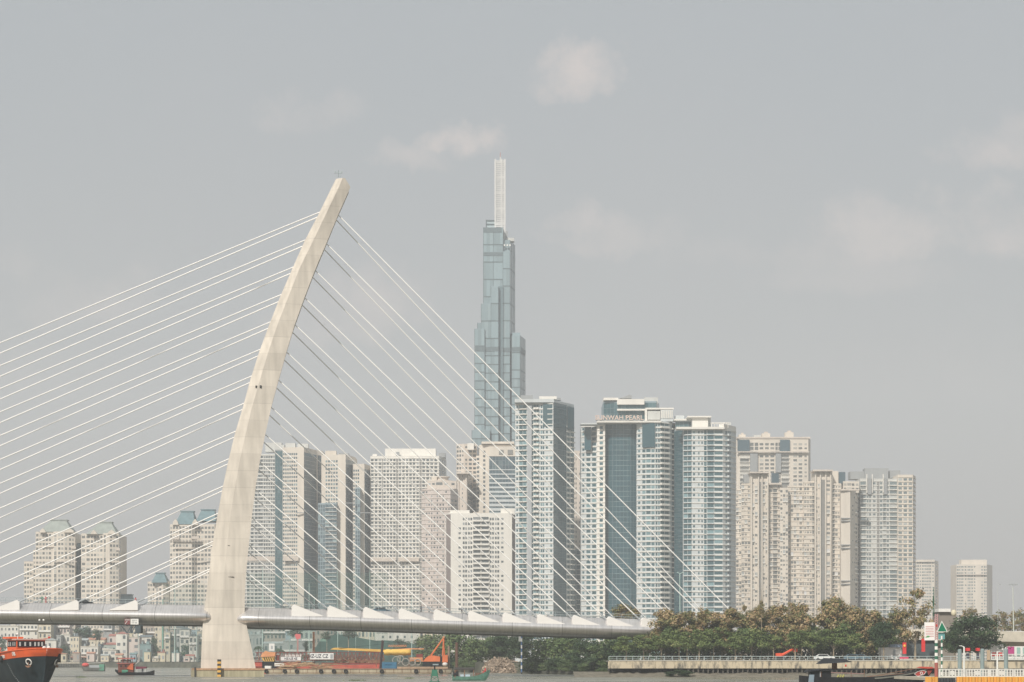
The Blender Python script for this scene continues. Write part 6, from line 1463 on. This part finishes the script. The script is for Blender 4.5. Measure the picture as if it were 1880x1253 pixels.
# ---- dark roofed boat lower right
Y = 330; m__ = Y / F; L_ = lambda p: (p - 1590) * m__; Zz = lambda r: Z(r, Y)
o = empty('roofed_boat', (X(1590, Y), Y, 0), 'old dark wooden boat with black tin roofs and a painted red eye', 'boat')
M_wood = mat('tarred wood', (.018, .018, .021), .8, scale=1.5, var=.4, spec=.2); M_tin = mat('black tin roof', (.018, .02, .024), .7, scale=1.2, var=.3)
b = MB(); hull(b, 18.6, 3.8, 1.3, .25, .75, 1.5, 20, -.4); b.build('hull', M_wood, o, world=False)
b = MB(); rr_ = []
for i in range(12):
    t = .55 + .45 * i / 11; x = -9.3 + 18.6 * t; bw = 1.9 * (1 - max(0, (t - .55) / .45) ** 2.2 * .94); zt = 1.3 + 1.5 * max(0, (t - .45) / .55) ** 2
    rr_.append([(x, -bw - .05, zt - .30), (x, -bw - .09, zt - .1), (x, -bw + .02, zt - .1), (x, -bw + .02, zt - .3)])
b.loft(rr_); b.build('rubbing_strake', mat('pale strake', (.20, .20, .17), .8), o, world=False)
ez = Zz(1236.5)
b = MB(); ex = L_(1689); ey = -.95
b.loft([[(L_(1675), y, ez - .1), (L_(1681), y, ez - .42), (L_(1692), y, ez - .2), (L_(1697), y, ez + .25), (L_(1690), y, ez + .42), (L_(1681), y, ez + .25)] for y in (-1.62, -1.52)]); b.build('painted_eye', mat('eye red', (.38, .05, .04), .6), o, world=False)
b = MB(); pts = [Vector((L_(p), -1.66, ez + dz)) for p, dz in ((1675, -.1), (1681, -.42), (1692, -.2), (1697, .25), (1690, .42), (1681, .25), (1675, -.1))]; b.path(pts, .035, 4); b.torus((L_(1688), -1.68, ez), (0, 1, 0), .17, .05, 12, 5); b.build('eye_outline', M_white, o, world=False)
b = MB(); b.loft([[(L_(1683), y, Zz(1226.5)), (L_(1700), y, Zz(1228)), (L_(1713), y, Zz(1227.5)), (L_(1710), y, Zz(1224.8)), (L_(1690), y, Zz(1224.2))] for y in (-.8, .8)]); b.build('bow_cap', mat('bow red', (.50, .08, .05), .6), o, world=False)
b = MB(); b.loft([[(L_(1700), -.5, Zz(1229)), (L_(1712), -.5, Zz(1229)), (L_(1704), -.4, Zz(1241))], [(L_(1700), .5, Zz(1229)), (L_(1712), .5, Zz(1229)), (L_(1704), .4, Zz(1241))]]); b.build('stem_post', mat('stem red', (.30, .05, .04), .7), o, world=False)
# cabin roofs
b = MB(); b.loft([[(L_(1500), -1.7, Zz(1219.5)), (L_(1562), -1.7, Zz(1216)), (L_(1562), 1.6, Zz(1216)), (L_(1500), 1.6, Zz(1219.5))], [(L_(1512), -.1, Zz(1208.5)), (L_(1548), -.1, Zz(1209.5)), (L_(1548), .1, Zz(1209.5)), (L_(1512), .1, Zz(1208.5))]]); b.build('upper_roof', M_tin, o, world=False)
b = MB(); b.box(L_(1528), L_(1536), -.5, .5, Zz(1230), Zz(1217.5)); b.build('roof_post', M_rust, o, world=False)
b = MB(); b.loft([[(L_(1478), -1.7, Zz(1234)), (L_(1480), -1.7, Zz(1231)), (L_(1500), -1.6, Zz(1230)), (L_(1580), -1.6, Zz(1228.5)), (L_(1580), -1.6, Zz(1230)), (L_(1500), -1.6, Zz(1232))], [(L_(1478), 1.6, Zz(1234)), (L_(1480), 1.6, Zz(1231)), (L_(1500), 1.6, Zz(1228.5)), (L_(1580), 1.6, Zz(1228)), (L_(1580), 1.6, Zz(1229.5)), (L_(1500), 1.6, Zz(1231))]]); b.build('lower_roof', M_tin, o, world=False)
b = MB(); b.box(L_(1486), L_(1524), -1.2, 1.3, .6, Zz(1232.2)); b.build('cabin', M_blk, o, world=False)
b = MB(); b.box(L_(1503), L_(1505), -1.25, -1.21, .8, Zz(1233)); b.build('door_frame', M_grey, o, world=False)
b = MB(); b.loft([[(L_(1481), y, .4), (L_(1491), y, .4), (L_(1492), y, Zz(1239)), (L_(1483), y, Zz(1239))] for y in (-1.75, -1.5)]); b.build('water_drum', mat('drum blue grey', (.22, .28, .33), .6), o, world=False)
b = MB(); b.box(L_(1528), L_(1584), -1.5, -1.3, .95, 1.25); b.build('side_box', mat('weathered plank', (.22, .20, .17), .85, scale=2, var=.4), o, world=False)
for p in (1505, 1560, 1584): b = MB(); b.tube((L_(p), -1.4, .8), (L_(p), -1.4, Zz(1230)), .045, n=5); b.build('post', M_rust, o, world=False)
b = MB(); b.tube((L_(1523), -1.5, Zz(1235)), (L_(1583), -1.5, Zz(1237.5)), .05, n=5); b.build('drying_pole', mat('pinkish pole', (.38, .22, .20), .7), o, world=False)
b = MB()
for k in range(9): b.ball((L_(1535 + k * 1.6), -1.5, 1.3 + .25 * math.sin(k * 2.1)), .14, .12, .2, 6, 5)
b.build('plant_pot', mat('yellow green plant', (.40, .38, .12), .8, scale=3, var=.5), o, world=False)
b = MB(); b.ball((L_(1550), -1.5, Zz(1222.5)), .13, .13, .2, 8, 6); b.build('hanging_lamp', mat('red lamp', (.6, .06, .04), .4), o, world=False)
b = MB(); b.tube((L_(1590), -.6, 1.4), (L_(1668), -1.2, 1.9), .05, n=4); b.tube((L_(1586), .3, 1.2), (L_(1680), .2, Zz(1228)), .05, n=4); b.build('long_pole', M_rust, o, world=False)
# ------------------------------------------------------------------ right foreground and promenade
random.seed(41)
D = 300.0; q = lambda p: X(p, D); z = lambda r: Z(r, D)
ws = empty('sheet_pile_wall', (q(1790), D, 0), 'orange yellow corrugated sheet pile wall at the bottom right corner', 'wall')
b = MB(); c = MB(); per = .79; x = q(1706); xe = q(1960); top = z(1243)
pts = []
while x < xe:
    for dx, dy in ((0, 0), (.30, 0), (.42, .32), (.67, .32)): pts.append((x + dx, D + dy))
    x += per
def strip(bb, pp, z0, z1):
    for a, e in zip(pp[:-1], pp[1:]): bb.face([(a[0], a[1], z0), (e[0], e[1], z0), (e[0], e[1], z1), (a[0], a[1], z1)])
i0 = [i for i, p in enumerate(pts) if p[0] > q(1722)][0]; i1 = [i for i, p in enumerate(pts) if p[0] > q(1753)][0]
M_sp = mat('sheet pile yellow', (.72, .36, .07), .6, scale=1.2, streak=True, var=.18)
strip(b, [(q(1700), D + .6)] + pts[:i0+1], -1, top); b.build('sheet_piles', M_sp, ws)
b = MB(); strip(b, pts[i1:], -1, top); b.build('sheet_piles', M_sp, ws)
b = MB(); strip(b, [(p[0], p[1] + .5) for p in pts[i0:i1+1]], -1, z(1245)); b.build('dark_piles', mat('black sheet pile', (.04, .045, .05), .7), ws)
b = MB(); b.box(q(1702), xe, D + .9, D + 26, 1.1, 1.45); tag(b.build('wharf', M_conc), kind='structure')
# white balustrade panels on the wall
M_bal = mat('balustrade white', (.68, .67, .62), .6, scale=1.5, var=.12)
bl = empty('balustrade', (q(1790), D + 1.2, 1.45), 'white lattice balustrade standing above the yellow sheet piles', 'railing')
Yb = D + 1.2; qb = lambda p: X(p, Yb); zb_ = lambda r: Z(r, Yb)
for (a, e) in ((1725, 1772), (1774.5, 1815), (1818.5, 1860), (1863, 1905), (1908, 1950)):
    b = MB(); x0, x1 = qb(a), qb(e); z0, z1 = zb_(1243), zb_(1228.5)
    b.box(x0, x1, Yb, Yb + .14, z1 - .13, z1); b.box(x0, x1, Yb + .01, Yb + .12, z0, z0 + .12); b.box(x0, x1, Yb + .02, Yb + .11, (z0+z1)/2 - .05, (z0+z1)/2 + .05)
    b.box(x0, x1, Yb + .02, Yb + .11, z0 + (z1-z0)*.25 - .02, z0 + (z1-z0)*.25 + .03); b.box(x0, x1, Yb + .02, Yb + .11, z0 + (z1-z0)*.75 - .03, z0 + (z1-z0)*.75 + .02)
    n = 8
    for k in range(n + 1):
        x = x0 + (x1 - x0) * k / n; w_ = .07 if k % n else .12; b.box(x - w_, x + w_, Yb + .003, Yb + .137, z0, z1 - .003)
    m_ = (x0 + x1) / 2; b.box(m_ - .28, m_ + .28, Yb + .015, Yb + .12, (z0+z1)/2 - .22, (z0+z1)/2 + .22)
    b.build('panel', M_bal, bl)
# grey mooring piles
for i, (p, t) in enumerate(((1762, 1194), (1803.5, 1193), (1847, 1193))):
    Yp = 318; b = MB(); r = .28; b.tube((X(p, Yp), Yp, 1.45), (X(p, Yp), Yp, Z(t, Yp)), r, r, 14); b.tube((X(p, Yp), Yp, Z(t, Yp)), (X(p, Yp), Yp, Z(t, Yp) + .12), r, r * .6, 14)
    tag(b.build('mooring_pile', mat('blue grey pile', (.23, .29, .29), .7, scale=1.0, var=.12)), ['left', 'middle', 'right'][i] + ' one of three blue grey steel piles behind the white balustrade', 'mooring pile', 'blue grey steel piles')
# slim white lamp posts
M_lp = mat('lamp post white', (.72, .72, .68), .5)
for i, (p, t, Yp) in enumerate(((1770, 1188, 306), (1831, 1196, 306))):
    o = empty('lamp_post', (X(p, Yp), Yp, 1.45), ['slim white lamp post with a small arm, in front of the dark round tree', 'slim white post without a lamp head right of the middle grey pile'][i], 'lamp post')
    b = MB(); b.tube((X(p, Yp), Yp, 1.45), (X(p, Yp), Yp, Z(t, Yp)), .13, .1, 8); b.build('post', M_lp, o)
    if i == 0:
        b = MB(); b.tube((X(p, Yp), Yp, Z(t, Yp)), (X(1764, Yp), Yp, Z(1186, Yp)), .06, n=5); b.build('arm', M_lp, o)
        b = MB(); b.box(X(1761, Yp), X(1766, Yp), Yp - .15, Yp + .15, Z(1186.6, Yp), Z(1185.6, Yp)); b.build('lamp_head', M_lp, o)
# navigation masts
M_gr = mat('sign green', (.0, .16, .08), .5, var=.05); M_brick = mat('brick red post', (.34, .10, .08), .7, scale=1, var=.2); M_pk = mat('pink lattice', (.50, .30, .30), .7)
Yp = 312; qp = lambda p: X(p, Yp); zp = lambda r: Z(r, Yp)
o = empty('navigation_mast', (qp(1719), Yp, 0), 'tall navigation mast with white and green bands, red foot, pink lattice and white notice board', 'mast')
b = MB(); b.tube((qp(1719), Yp, -1), (qp(1719), Yp, zp(1217)), .24, .24, 10); b.build('foot', M_brick, o)
for k in range(7):
    b = MB(); r0 = 1217 - 6 * k; b.tube((qp(1719), Yp, zp(r0) + .003), (qp(1719), Yp, zp(r0 - 6)), .22, .22, 10); b.build('band', M_white if k % 2 == 0 else mat('band green', (.03, .14, .09), .6), o)
b = MB()
for dx in (-.17, .17):
    for dy in (-.17, .17): b.tube((qp(1719) + dx, Yp + dy, zp(1175)), (qp(1719) + dx, Yp + dy, zp(1128)), .05, n=4)
for k in range(12): z0 = zp(1175) + k * .285; b.tube((qp(1719) - .17, Yp - .17, z0), (qp(1719) + .17, Yp - .17, z0 + .28), .04, n=4); b.tube((qp(1719) + .17, Yp - .17, z0), (qp(1719) - .17, Yp - .17, z0 + .28), .04, n=4)
b.build('lattice', M_pk, o)
b = MB(); b.box(qp(1717.5), qp(1720.5), Yp - .26, Yp - .22, zp(1151), zp(1147)); b.build('red_mark', mat('mark red', (.5, .05, .04), .5), o)
b = MB(); b.tube((qp(1714.5), Yp, zp(1132)), (qp(1714.5), Yp, zp(1078)), .07, .05, 6); b.tube((qp(1711), Yp, zp(1104)), (qp(1718), Yp, zp(1104)), .04, n=4); b.tube((qp(1713), Yp, zp(1112)), (qp(1713), Yp, zp(1095)), .05, n=4); b.build('top_pole', mat('dark green pole', (.02, .09, .05), .6), o)
b = MB(); b.tube((qp(1714.5), Yp, zp(1132)), (qp(1719), Yp, zp(1132)), .06, n=4); b.build('bracket', M_grey, o)
b = MB(); b.box(qp(1697), qp(1716), Yp - .1, Yp, zp(1176), zp(1143)); nb = b.build('notice_board', mat('notice white', (.78, .76, .74), .6, var=.03), o)
b = MB()
for k in range(7): b.box(qp(1699), qp(1714), Yp - .13, Yp - .104, zp(1151.2 + k * 3), zp(1150.6 + k * 3))
b.build('red_rule', mat('rule red', (.55, .12, .12), .6), nb)
b = MB(); b.loft([[(qp(1698.5), y, zp(1171)), (qp(1703), y, zp(1167.5)), (qp(1708), y, zp(1169)), (qp(1704), y, zp(1170.5))] for y in (Yp - .13, Yp - .104)]); b.build('green_mark', mat('mark green', (.1, .45, .15), .6), nb)
o = empty('triangle_sign', (qp(1729), Yp - 4, 0), 'green triangle sign with a white border on a green and white banded post', 'sign')
Yt = Yp - 4; qt = lambda p: X(p, Yt); zt = lambda r: Z(r, Yt)
for k in range(12):
    b = MB(); r0 = 1247 - 6.6 * k; b.tube((qt(1729), Yt, zt(r0) + .003), (qt(1729), Yt, zt(r0 - 6.6)), .12, .12, 8); b.build('band', M_white if k % 2 else MATS['band green'], o)
b = MB(); b.loft([[(qt(1719.5), y, zt(1160.5)), (qt(1739.5), y, zt(1160.5)), (qt(1728.7), y, zt(1140))] for y in (Yt - .2, Yt - .14)]); b.build('border', M_white, o)
b = MB(); b.loft([[(qt(1721.4), y, zt(1159.4)), (qt(1737.4), y, zt(1159.4)), (qt(1728.7), y, zt(1142.8))] for y in (Yt - .24, Yt - .205)]); b.build('triangle', M_gr, o)
b = MB(); b.box(qt(1723), qt(1735), Yt + .13, Yt + .2, zt(1174), zt(1162)); b.build('back_plate', mat('teal plate', (.12, .30, .30), .6), o)
# promenade things
D = 546.0; q = lambda p: X(p, D); z = lambda r: Z(r, D); PZ = 3.73
def simple(name, label, cat, parts, group=None):
    xs = [p[0] for p in parts]; o = empty(name, ((q(parts[0][2]) + q(parts[0][3])) / 2, parts[0][6] if len(parts[0]) > 6 else D, PZ), label, cat, group)
    for (pn, m, a, e, t, bt, y0, dy) in parts:
        b = MB(); b.box(X(a, y0), X(e, y0), y0, y0 + dy, max(PZ + .0, Z(bt, y0)), Z(t, y0)); b.build(pn, m, o)
    return o
M_rb = mat('banner red', (.62, .03, .03), .6); M_gold = mat('gold star', (.80, .45, .06), .5)
o = simple('banner_pillar', 'tall red banner pillar with a gold emblem, left of the two by the kiosk', 'banner', [('panel', M_rb, 1657.5, 1664, 1180, 1201, 536, .5)], 'red banners')
b = MB(); b.ball((X(1660.7, 536), 535.9, Z(1186, 536)), .28, .1, .32, 8, 6); b.build('emblem', M_gold, o)
simple('banner_pillar', 'plain red hanging banner right of the kiosk, beside the white notice board', 'banner', [('panel', M_rb, 1692, 1698.5, 1173, 1197, 538, .4)], 'red banners')
simple('flower_bed', 'bright pink flower tray on the quay edge below the red pillar', 'flower bed', [('flowers', mat('pink flowers', (.65, .08, .16), .8, scale=3, var=.3), 1652, 1668, 1206.5, 1210, QY - .35, .25)])
simple('kiosk', 'pale kiosk with a blue grey roof left of the red banner pillar', 'kiosk', [('wall', M_white, 1618, 1655, 1189, 1210, 543, 4), ('roof', mat('kiosk roof', (.20, .25, .32), .6), 1634, 1657, 1183.5, 1188.9, 542.5, 5), ('door', M_grey, 1640, 1644, 1193, 1210, 542.9, .08)])
simple('pavilion', 'dark glazed pavilion with a pale roof band behind the red banners', 'pavilion', [('glazing', G_win, 1664, 1722, 1175, 1210, 560, 8), ('roof', M_white, 1656, 1724, 1171, 1174.9, 559, 10), ('upper_wall', mat('cream wall', (.58, .52, .42), .8), 1661, 1684, 1158, 1170.9, 562, 6)])
simple('billboard', 'plain white board with a red base between the dark round tree and the right pile', 'billboard', [('board', M_white, 1819, 1842, 1183.5, 1198, 541, .3), ('base', M_rb, 1822, 1840, 1198.2, 1205, 541, .28)])
simple('shop_front', 'pale shop front with a magenta panel under the road bridge at the right edge', 'shop', [('wall', M_white, 1843, 1900, 1187, 1210, 560, 6), ('magenta_panel', mat('magenta', (.45, .05, .20), .6), 1850, 1862, 1187.5, 1203, 559.8, .15), ('green_panel', mat('pale green panel', (.30, .48, .42), .6), 1867, 1873, 1189, 1204, 559.8, .15), ('green_panel', mat('pale green panel', (.30, .48, .42), .6), 1878, 1886, 1189, 1204, 559.8, .15)])
for i, (a, e) in enumerate(((1774, 1781), (1793, 1799))):
    simple('parasol_stall', ['left', 'right'][i] + ' small red stall in the shade under the dark round tree', 'stall', [('awning', M_rb, a, e, 1190, 1195.5, 536, 1.4), ('counter', S_dark, a + 1, e - 1, 1200, 1210, 536.2, 1)], 'red stalls under the tree')
# white concrete balustrade and wall on the right part of the quay
o = empty('quay_balustrade', (X(1860, QY), QY, 3.7), 'white square-holed balustrade on top of the quay at the right edge', 'railing')
b = MB(); Yq = QY - .45; x0, x1 = X(1820, Yq), X(1960, Yq)
for r0, r1 in ((1201, 1202.5), (1206, 1207), (1210.5, 1212)): b.box(x0, x1, Yq, Yq + .15, Z(r1, Yq), Z(r0, Yq))
k = x0
while k < x1: b.box(k - .1, k + .1, Yq + .003, Yq + .147, Z(1212, Yq), Z(1201, Yq)); k += .95
b.build('panel', M_bal, o)
b = MB(); b.box(X(1812, Yq), X(1818, Yq), Yq, Yq + .4, Z(1212, Yq), Z(1194, Yq)); b.build('end_pier', mat('sand pier', (.48, .36, .24), .8), o)
# road bridge behind
o = empty('road_bridge', (X(1900, 620), 620, GL), 'pale concrete road bridge with a glass rail at the right edge', 'bridge')
b = MB(); b.box(X(1838, 620), X(2100, 620), 620, 634, Z(1177, 620), Z(1164.5, 620)); b.build('girder', mat('pale girder', (.55, .50, .43), .8, scale=.3), o)
b = MB(); b.box(X(1838, 620), X(2100, 620), 620.2, 620.3, Z(1164.4, 620), Z(1160.5, 620)); b.build('rail', mat('green rail', (.28, .38, .36), .6), o)
b = MB(); b.box(X(1838, 620), X(2100, 620), 620.1, 620.4, Z(1160.4, 620), Z(1159.3, 620)); b.build('handrail', M_white, o)
for p in (1905, 2000): b = MB(); b.box(X(p, 624), X(p + 12, 624), 624, 630, GL, Z(1177.2, 624)); b.build('pier', M_conc, o)
b = MB(); b.box(X(1838, 620), X(2100, 620), 621, 622, Z(1184, 620), Z(1177.1, 620)); b.build('girder_shade', M_blk, o)  # black strip added below the girder to stand for the shade there
# lamp masts
Ym = 600; o = empty('light_mast', (X(1862, Ym), Ym, GL), 'tall slim light mast with a cluster of lamps at the right', 'light mast')
b = MB(); b.tube((X(1862, Ym), Ym, GL), (X(1859.5, Ym), Ym, Z(1078, Ym)), .2, .1, 8); b.build('pole', mat('grey green mast', (.50, .53, .48), .5), o)
b = MB(); b.tube((X(1852, Ym), Ym, Z(1073.5, Ym)), (X(1868, Ym), Ym, Z(1073.5, Ym)), .06, n=5); b.tube((X(1859.5, Ym), Ym, Z(1078, Ym)), (X(1859.5, Ym), Ym, Z(1073, Ym)), .06, n=5); b.build('cross_arm', M_grey, o)
for p in (1853, 1856.5, 1860, 1864, 1867.5): b = MB(); b.box(X(p - 1.1, Ym), X(p + 1.1, Ym), Ym - .2, Ym + .2, Z(1074.8, Ym), Z(1072.2, Ym)); b.build('lamp', M_grey, o)
Ym = 640; o = empty('street_lamp', (X(1832, Ym), Ym, GL), 'small hook-shaped street lamp left of the tall light mast', 'street lamp')
b = MB(); b.tube((X(1832, Ym), Ym, GL), (X(1832, Ym), Ym, Z(1075, Ym)), .09, .04, 6); b.tube((X(1832, Ym), Ym, Z(1075, Ym)), (X(1836, Ym), Ym, Z(1073.5, Ym)), .05, n=5); b.build('pole', mat('grey green mast', (.50, .53, .48), .5), o)
b = MB(); b.box(X(1834.5, Ym), X(1837.5, Ym), Ym - .15, Ym + .15, Z(1074, Ym), Z(1073, Ym)); b.build('lamp_head', M_grey, o)
Ym = 600; o = empty('street_lamp', (X(1249, Ym), Ym, GL), 'pale double-armed street lamp rising above the promenade trees', 'street lamp')
b = MB(); b.tube((X(1249, Ym), Ym, GL), (X(1248, Ym), Ym, Z(1054, Ym)), .16, .09, 7); b.build('pole', M_pole, o)
for sx_ in (-4, 6): b = MB(); b.tube((X(1248, Ym), Ym, Z(1054, Ym)), (X(1248 + sx_, Ym), Ym, Z(1051.5, Ym)), .07, n=5); b.box(X(1248 + sx_ - 1.3, Ym), X(1248 + sx_ + 1.3, Ym), Ym - .2, Ym + .2, Z(1052, Ym), Z(1050.8, Ym)); b.build('arm', M_pole, o)
# rooftop line with dish and cables behind the mast
o = empty('low_building', (X(1738, 640), 640, GL), 'low grey building with a white roof strip and round tank behind the masts', 'building')
b = MB(); b.box(X(1724, 640), X(1756, 640), 640, 650, GL, Z(1124, 640)); b.build('wall', mat('brown wall', (.24, .21, .18), .9), o)  # plain brown wall colour
b = MB(); b.box(X(1722, 640), X(1744, 640), 639, 651, Z(1123.9, 640), Z(1118, 640)); b.build('roof', M_white, o)
b = MB(); b.ball((X(1748.5, 639), 637, Z(1126, 639)), .75, .7, .95, 12, 8); b.build('tank', mat('cream tank', (.62, .56, .40), .6), o, smooth=True)
# a few cars and a red excavator behind the quay rail
def car(px_, Yc, label, m, L_=4.3, group='cars behind the quay rail', z0=PZ):
    o = empty('parked_car', (X(px_, Yc), Yc, z0), label, 'car', group); s = L_ / 4.3
    prof_ = [(-2.15, .35), (2.15, .35), (2.15, .75), (1.9, .92), (1.15, .98), (.55, 1.45), (-1.1, 1.48), (-1.75, 1.0), (-2.1, .92)]
    b = MB(); b.loft([[(x * s, y, zz) for x, zz in prof_] for y in (-.85, .85)]); b.build('body', m, o, world=False)
    b = MB(); b.loft([[(x * s, y, zz) for x, zz in ((-1.5, 1.0), (.95, 1.0), (.48, 1.38), (-1.05, 1.4))] for y in (-.88, .88)]); b.build('window', M_blk, o, world=False)
    for x in (-1.35, 1.35):
        for y in (-.82, .82): b = MB(); b.tube((x * s, y - .1, .34), (x * s, y + .1, .34), .33, n=12); b.build('wheel', M_rub, o, world=False)
    return o
C_blue = mat('car slate blue', (.10, .16, .20), .3, var=.03); C_wh = mat('car white', (.70, .70, .68), .3, var=.03)
car(1566, 538, 'slate blue parked car showing above the quay rail, left of a similar one', C_blue); car(1580, 541, 'slate blue parked car, right-hand one of the pair above the quay rail', C_blue)
car(1513, 539, 'white parked car behind the quay rail under the green trees', C_wh, 4.8)
o = empty('excavator', (X(1440, 542), 542, PZ), 'bright orange red excavator with a bent arm under the promenade trees', 'excavator')
M_er = mat('excavator red', (.75, .10, .04), .5, var=.1)
b = MB(); b.box(X(1425, 542), X(1440, 542), 542, 544, PZ + .9, Z(1199.5, 542)); b.build('body', M_er, o)
b = MB(); b.box(X(1424, 542), X(1441, 542), 541.8, 544.2, PZ, PZ + .85); b.build('track', M_blk, o)
Ye = 541.7; b = MB(); b.tube((X(1436, Ye), Ye, Z(1203, Ye)), (X(1452, Ye), Ye, Z(1194, Ye)), .32, .26, 6); b.tube((X(1452, Ye), Ye, Z(1194, Ye)), (X(1461, Ye), Ye, Z(1190, Ye)), .26, .2, 6); b.build('arm', M_er, o)
b = MB(); b.loft([[(X(1457, Ye), y, Z(1197, Ye)), (X(1463, Ye), y, Z(1197, Ye)), (X(1464, Ye), y, Z(1190, Ye)), (X(1459, Ye), y, Z(1190, Ye))] for y in (Ye - .5, Ye + .5)]); b.build('bucket', M_er, o)
# traffic on the bridge deck, seen over the girder edge
def deck_z(px_, v): return z_bot(px_) + 4.1
for i, (p, v, lab) in enumerate(((152, -11, 'dark car on the bridge deck near the second white fin from the left'), (703, -10, 'dark car on the bridge deck between two right-hand fins'), (1420, 0, None))):
    if lab:
        c_ = BP(BU(p, -16), v, 0); car(0, 1, lab, M_blk if i == 0 else C_blue, 4.4, 'cars crossing the bridge', deck_z(p, v)); oo = [x for x in col.objects if x.get('label') == lab][0]; oo.location = (c_.x, c_.y, deck_z(p, v)); oo.rotation_euler = (0, 0, AL)
for (p, v, sh, lab) in ((75, -12.2, S_green, 'person in green standing on the bridge deck at the far left'), (82, -12.2, S_red, 'person in red standing on the bridge deck at the far left'), (248, -12.2, S_red, 'person in red on the bridge deck above the hanging gantry'), (776, -12.2, S_dark, 'person in dark clothes leaning at the bridge railing, middle of the deck'), (851, -12.2, S_dark, 'person in dark clothes beside the fin in the middle of the bridge deck')):
    c_ = BP(BU(p, -16), v, 0); person(None, (c_.x, c_.y, deck_z(p, v) + .45), lab, sh, S_dark, rz=AL)
# ------------------------------------------------------------------ haze
hz = MB(); hz.box(-5600, 5600, -600, 5600, -2.6, 640)
hm = bpy.data.materials.new('haze air'); hm.use_nodes = True; t = hm.node_tree; t.nodes.clear()
pv = t.nodes.new('ShaderNodeVolumePrincipled'); pv.inputs['Density'].default_value = 0.00019; pv.inputs['Color'].default_value = (.85, .875, .905, 1); pv.inputs['Anisotropy'].default_value = 0.0
mo = t.nodes.new('ShaderNodeOutputMaterial'); t.links.new(pv.outputs[0], mo.inputs['Volume'])
ho = hz.build('haze', hm, base=False); ho['kind'] = 'stuff'
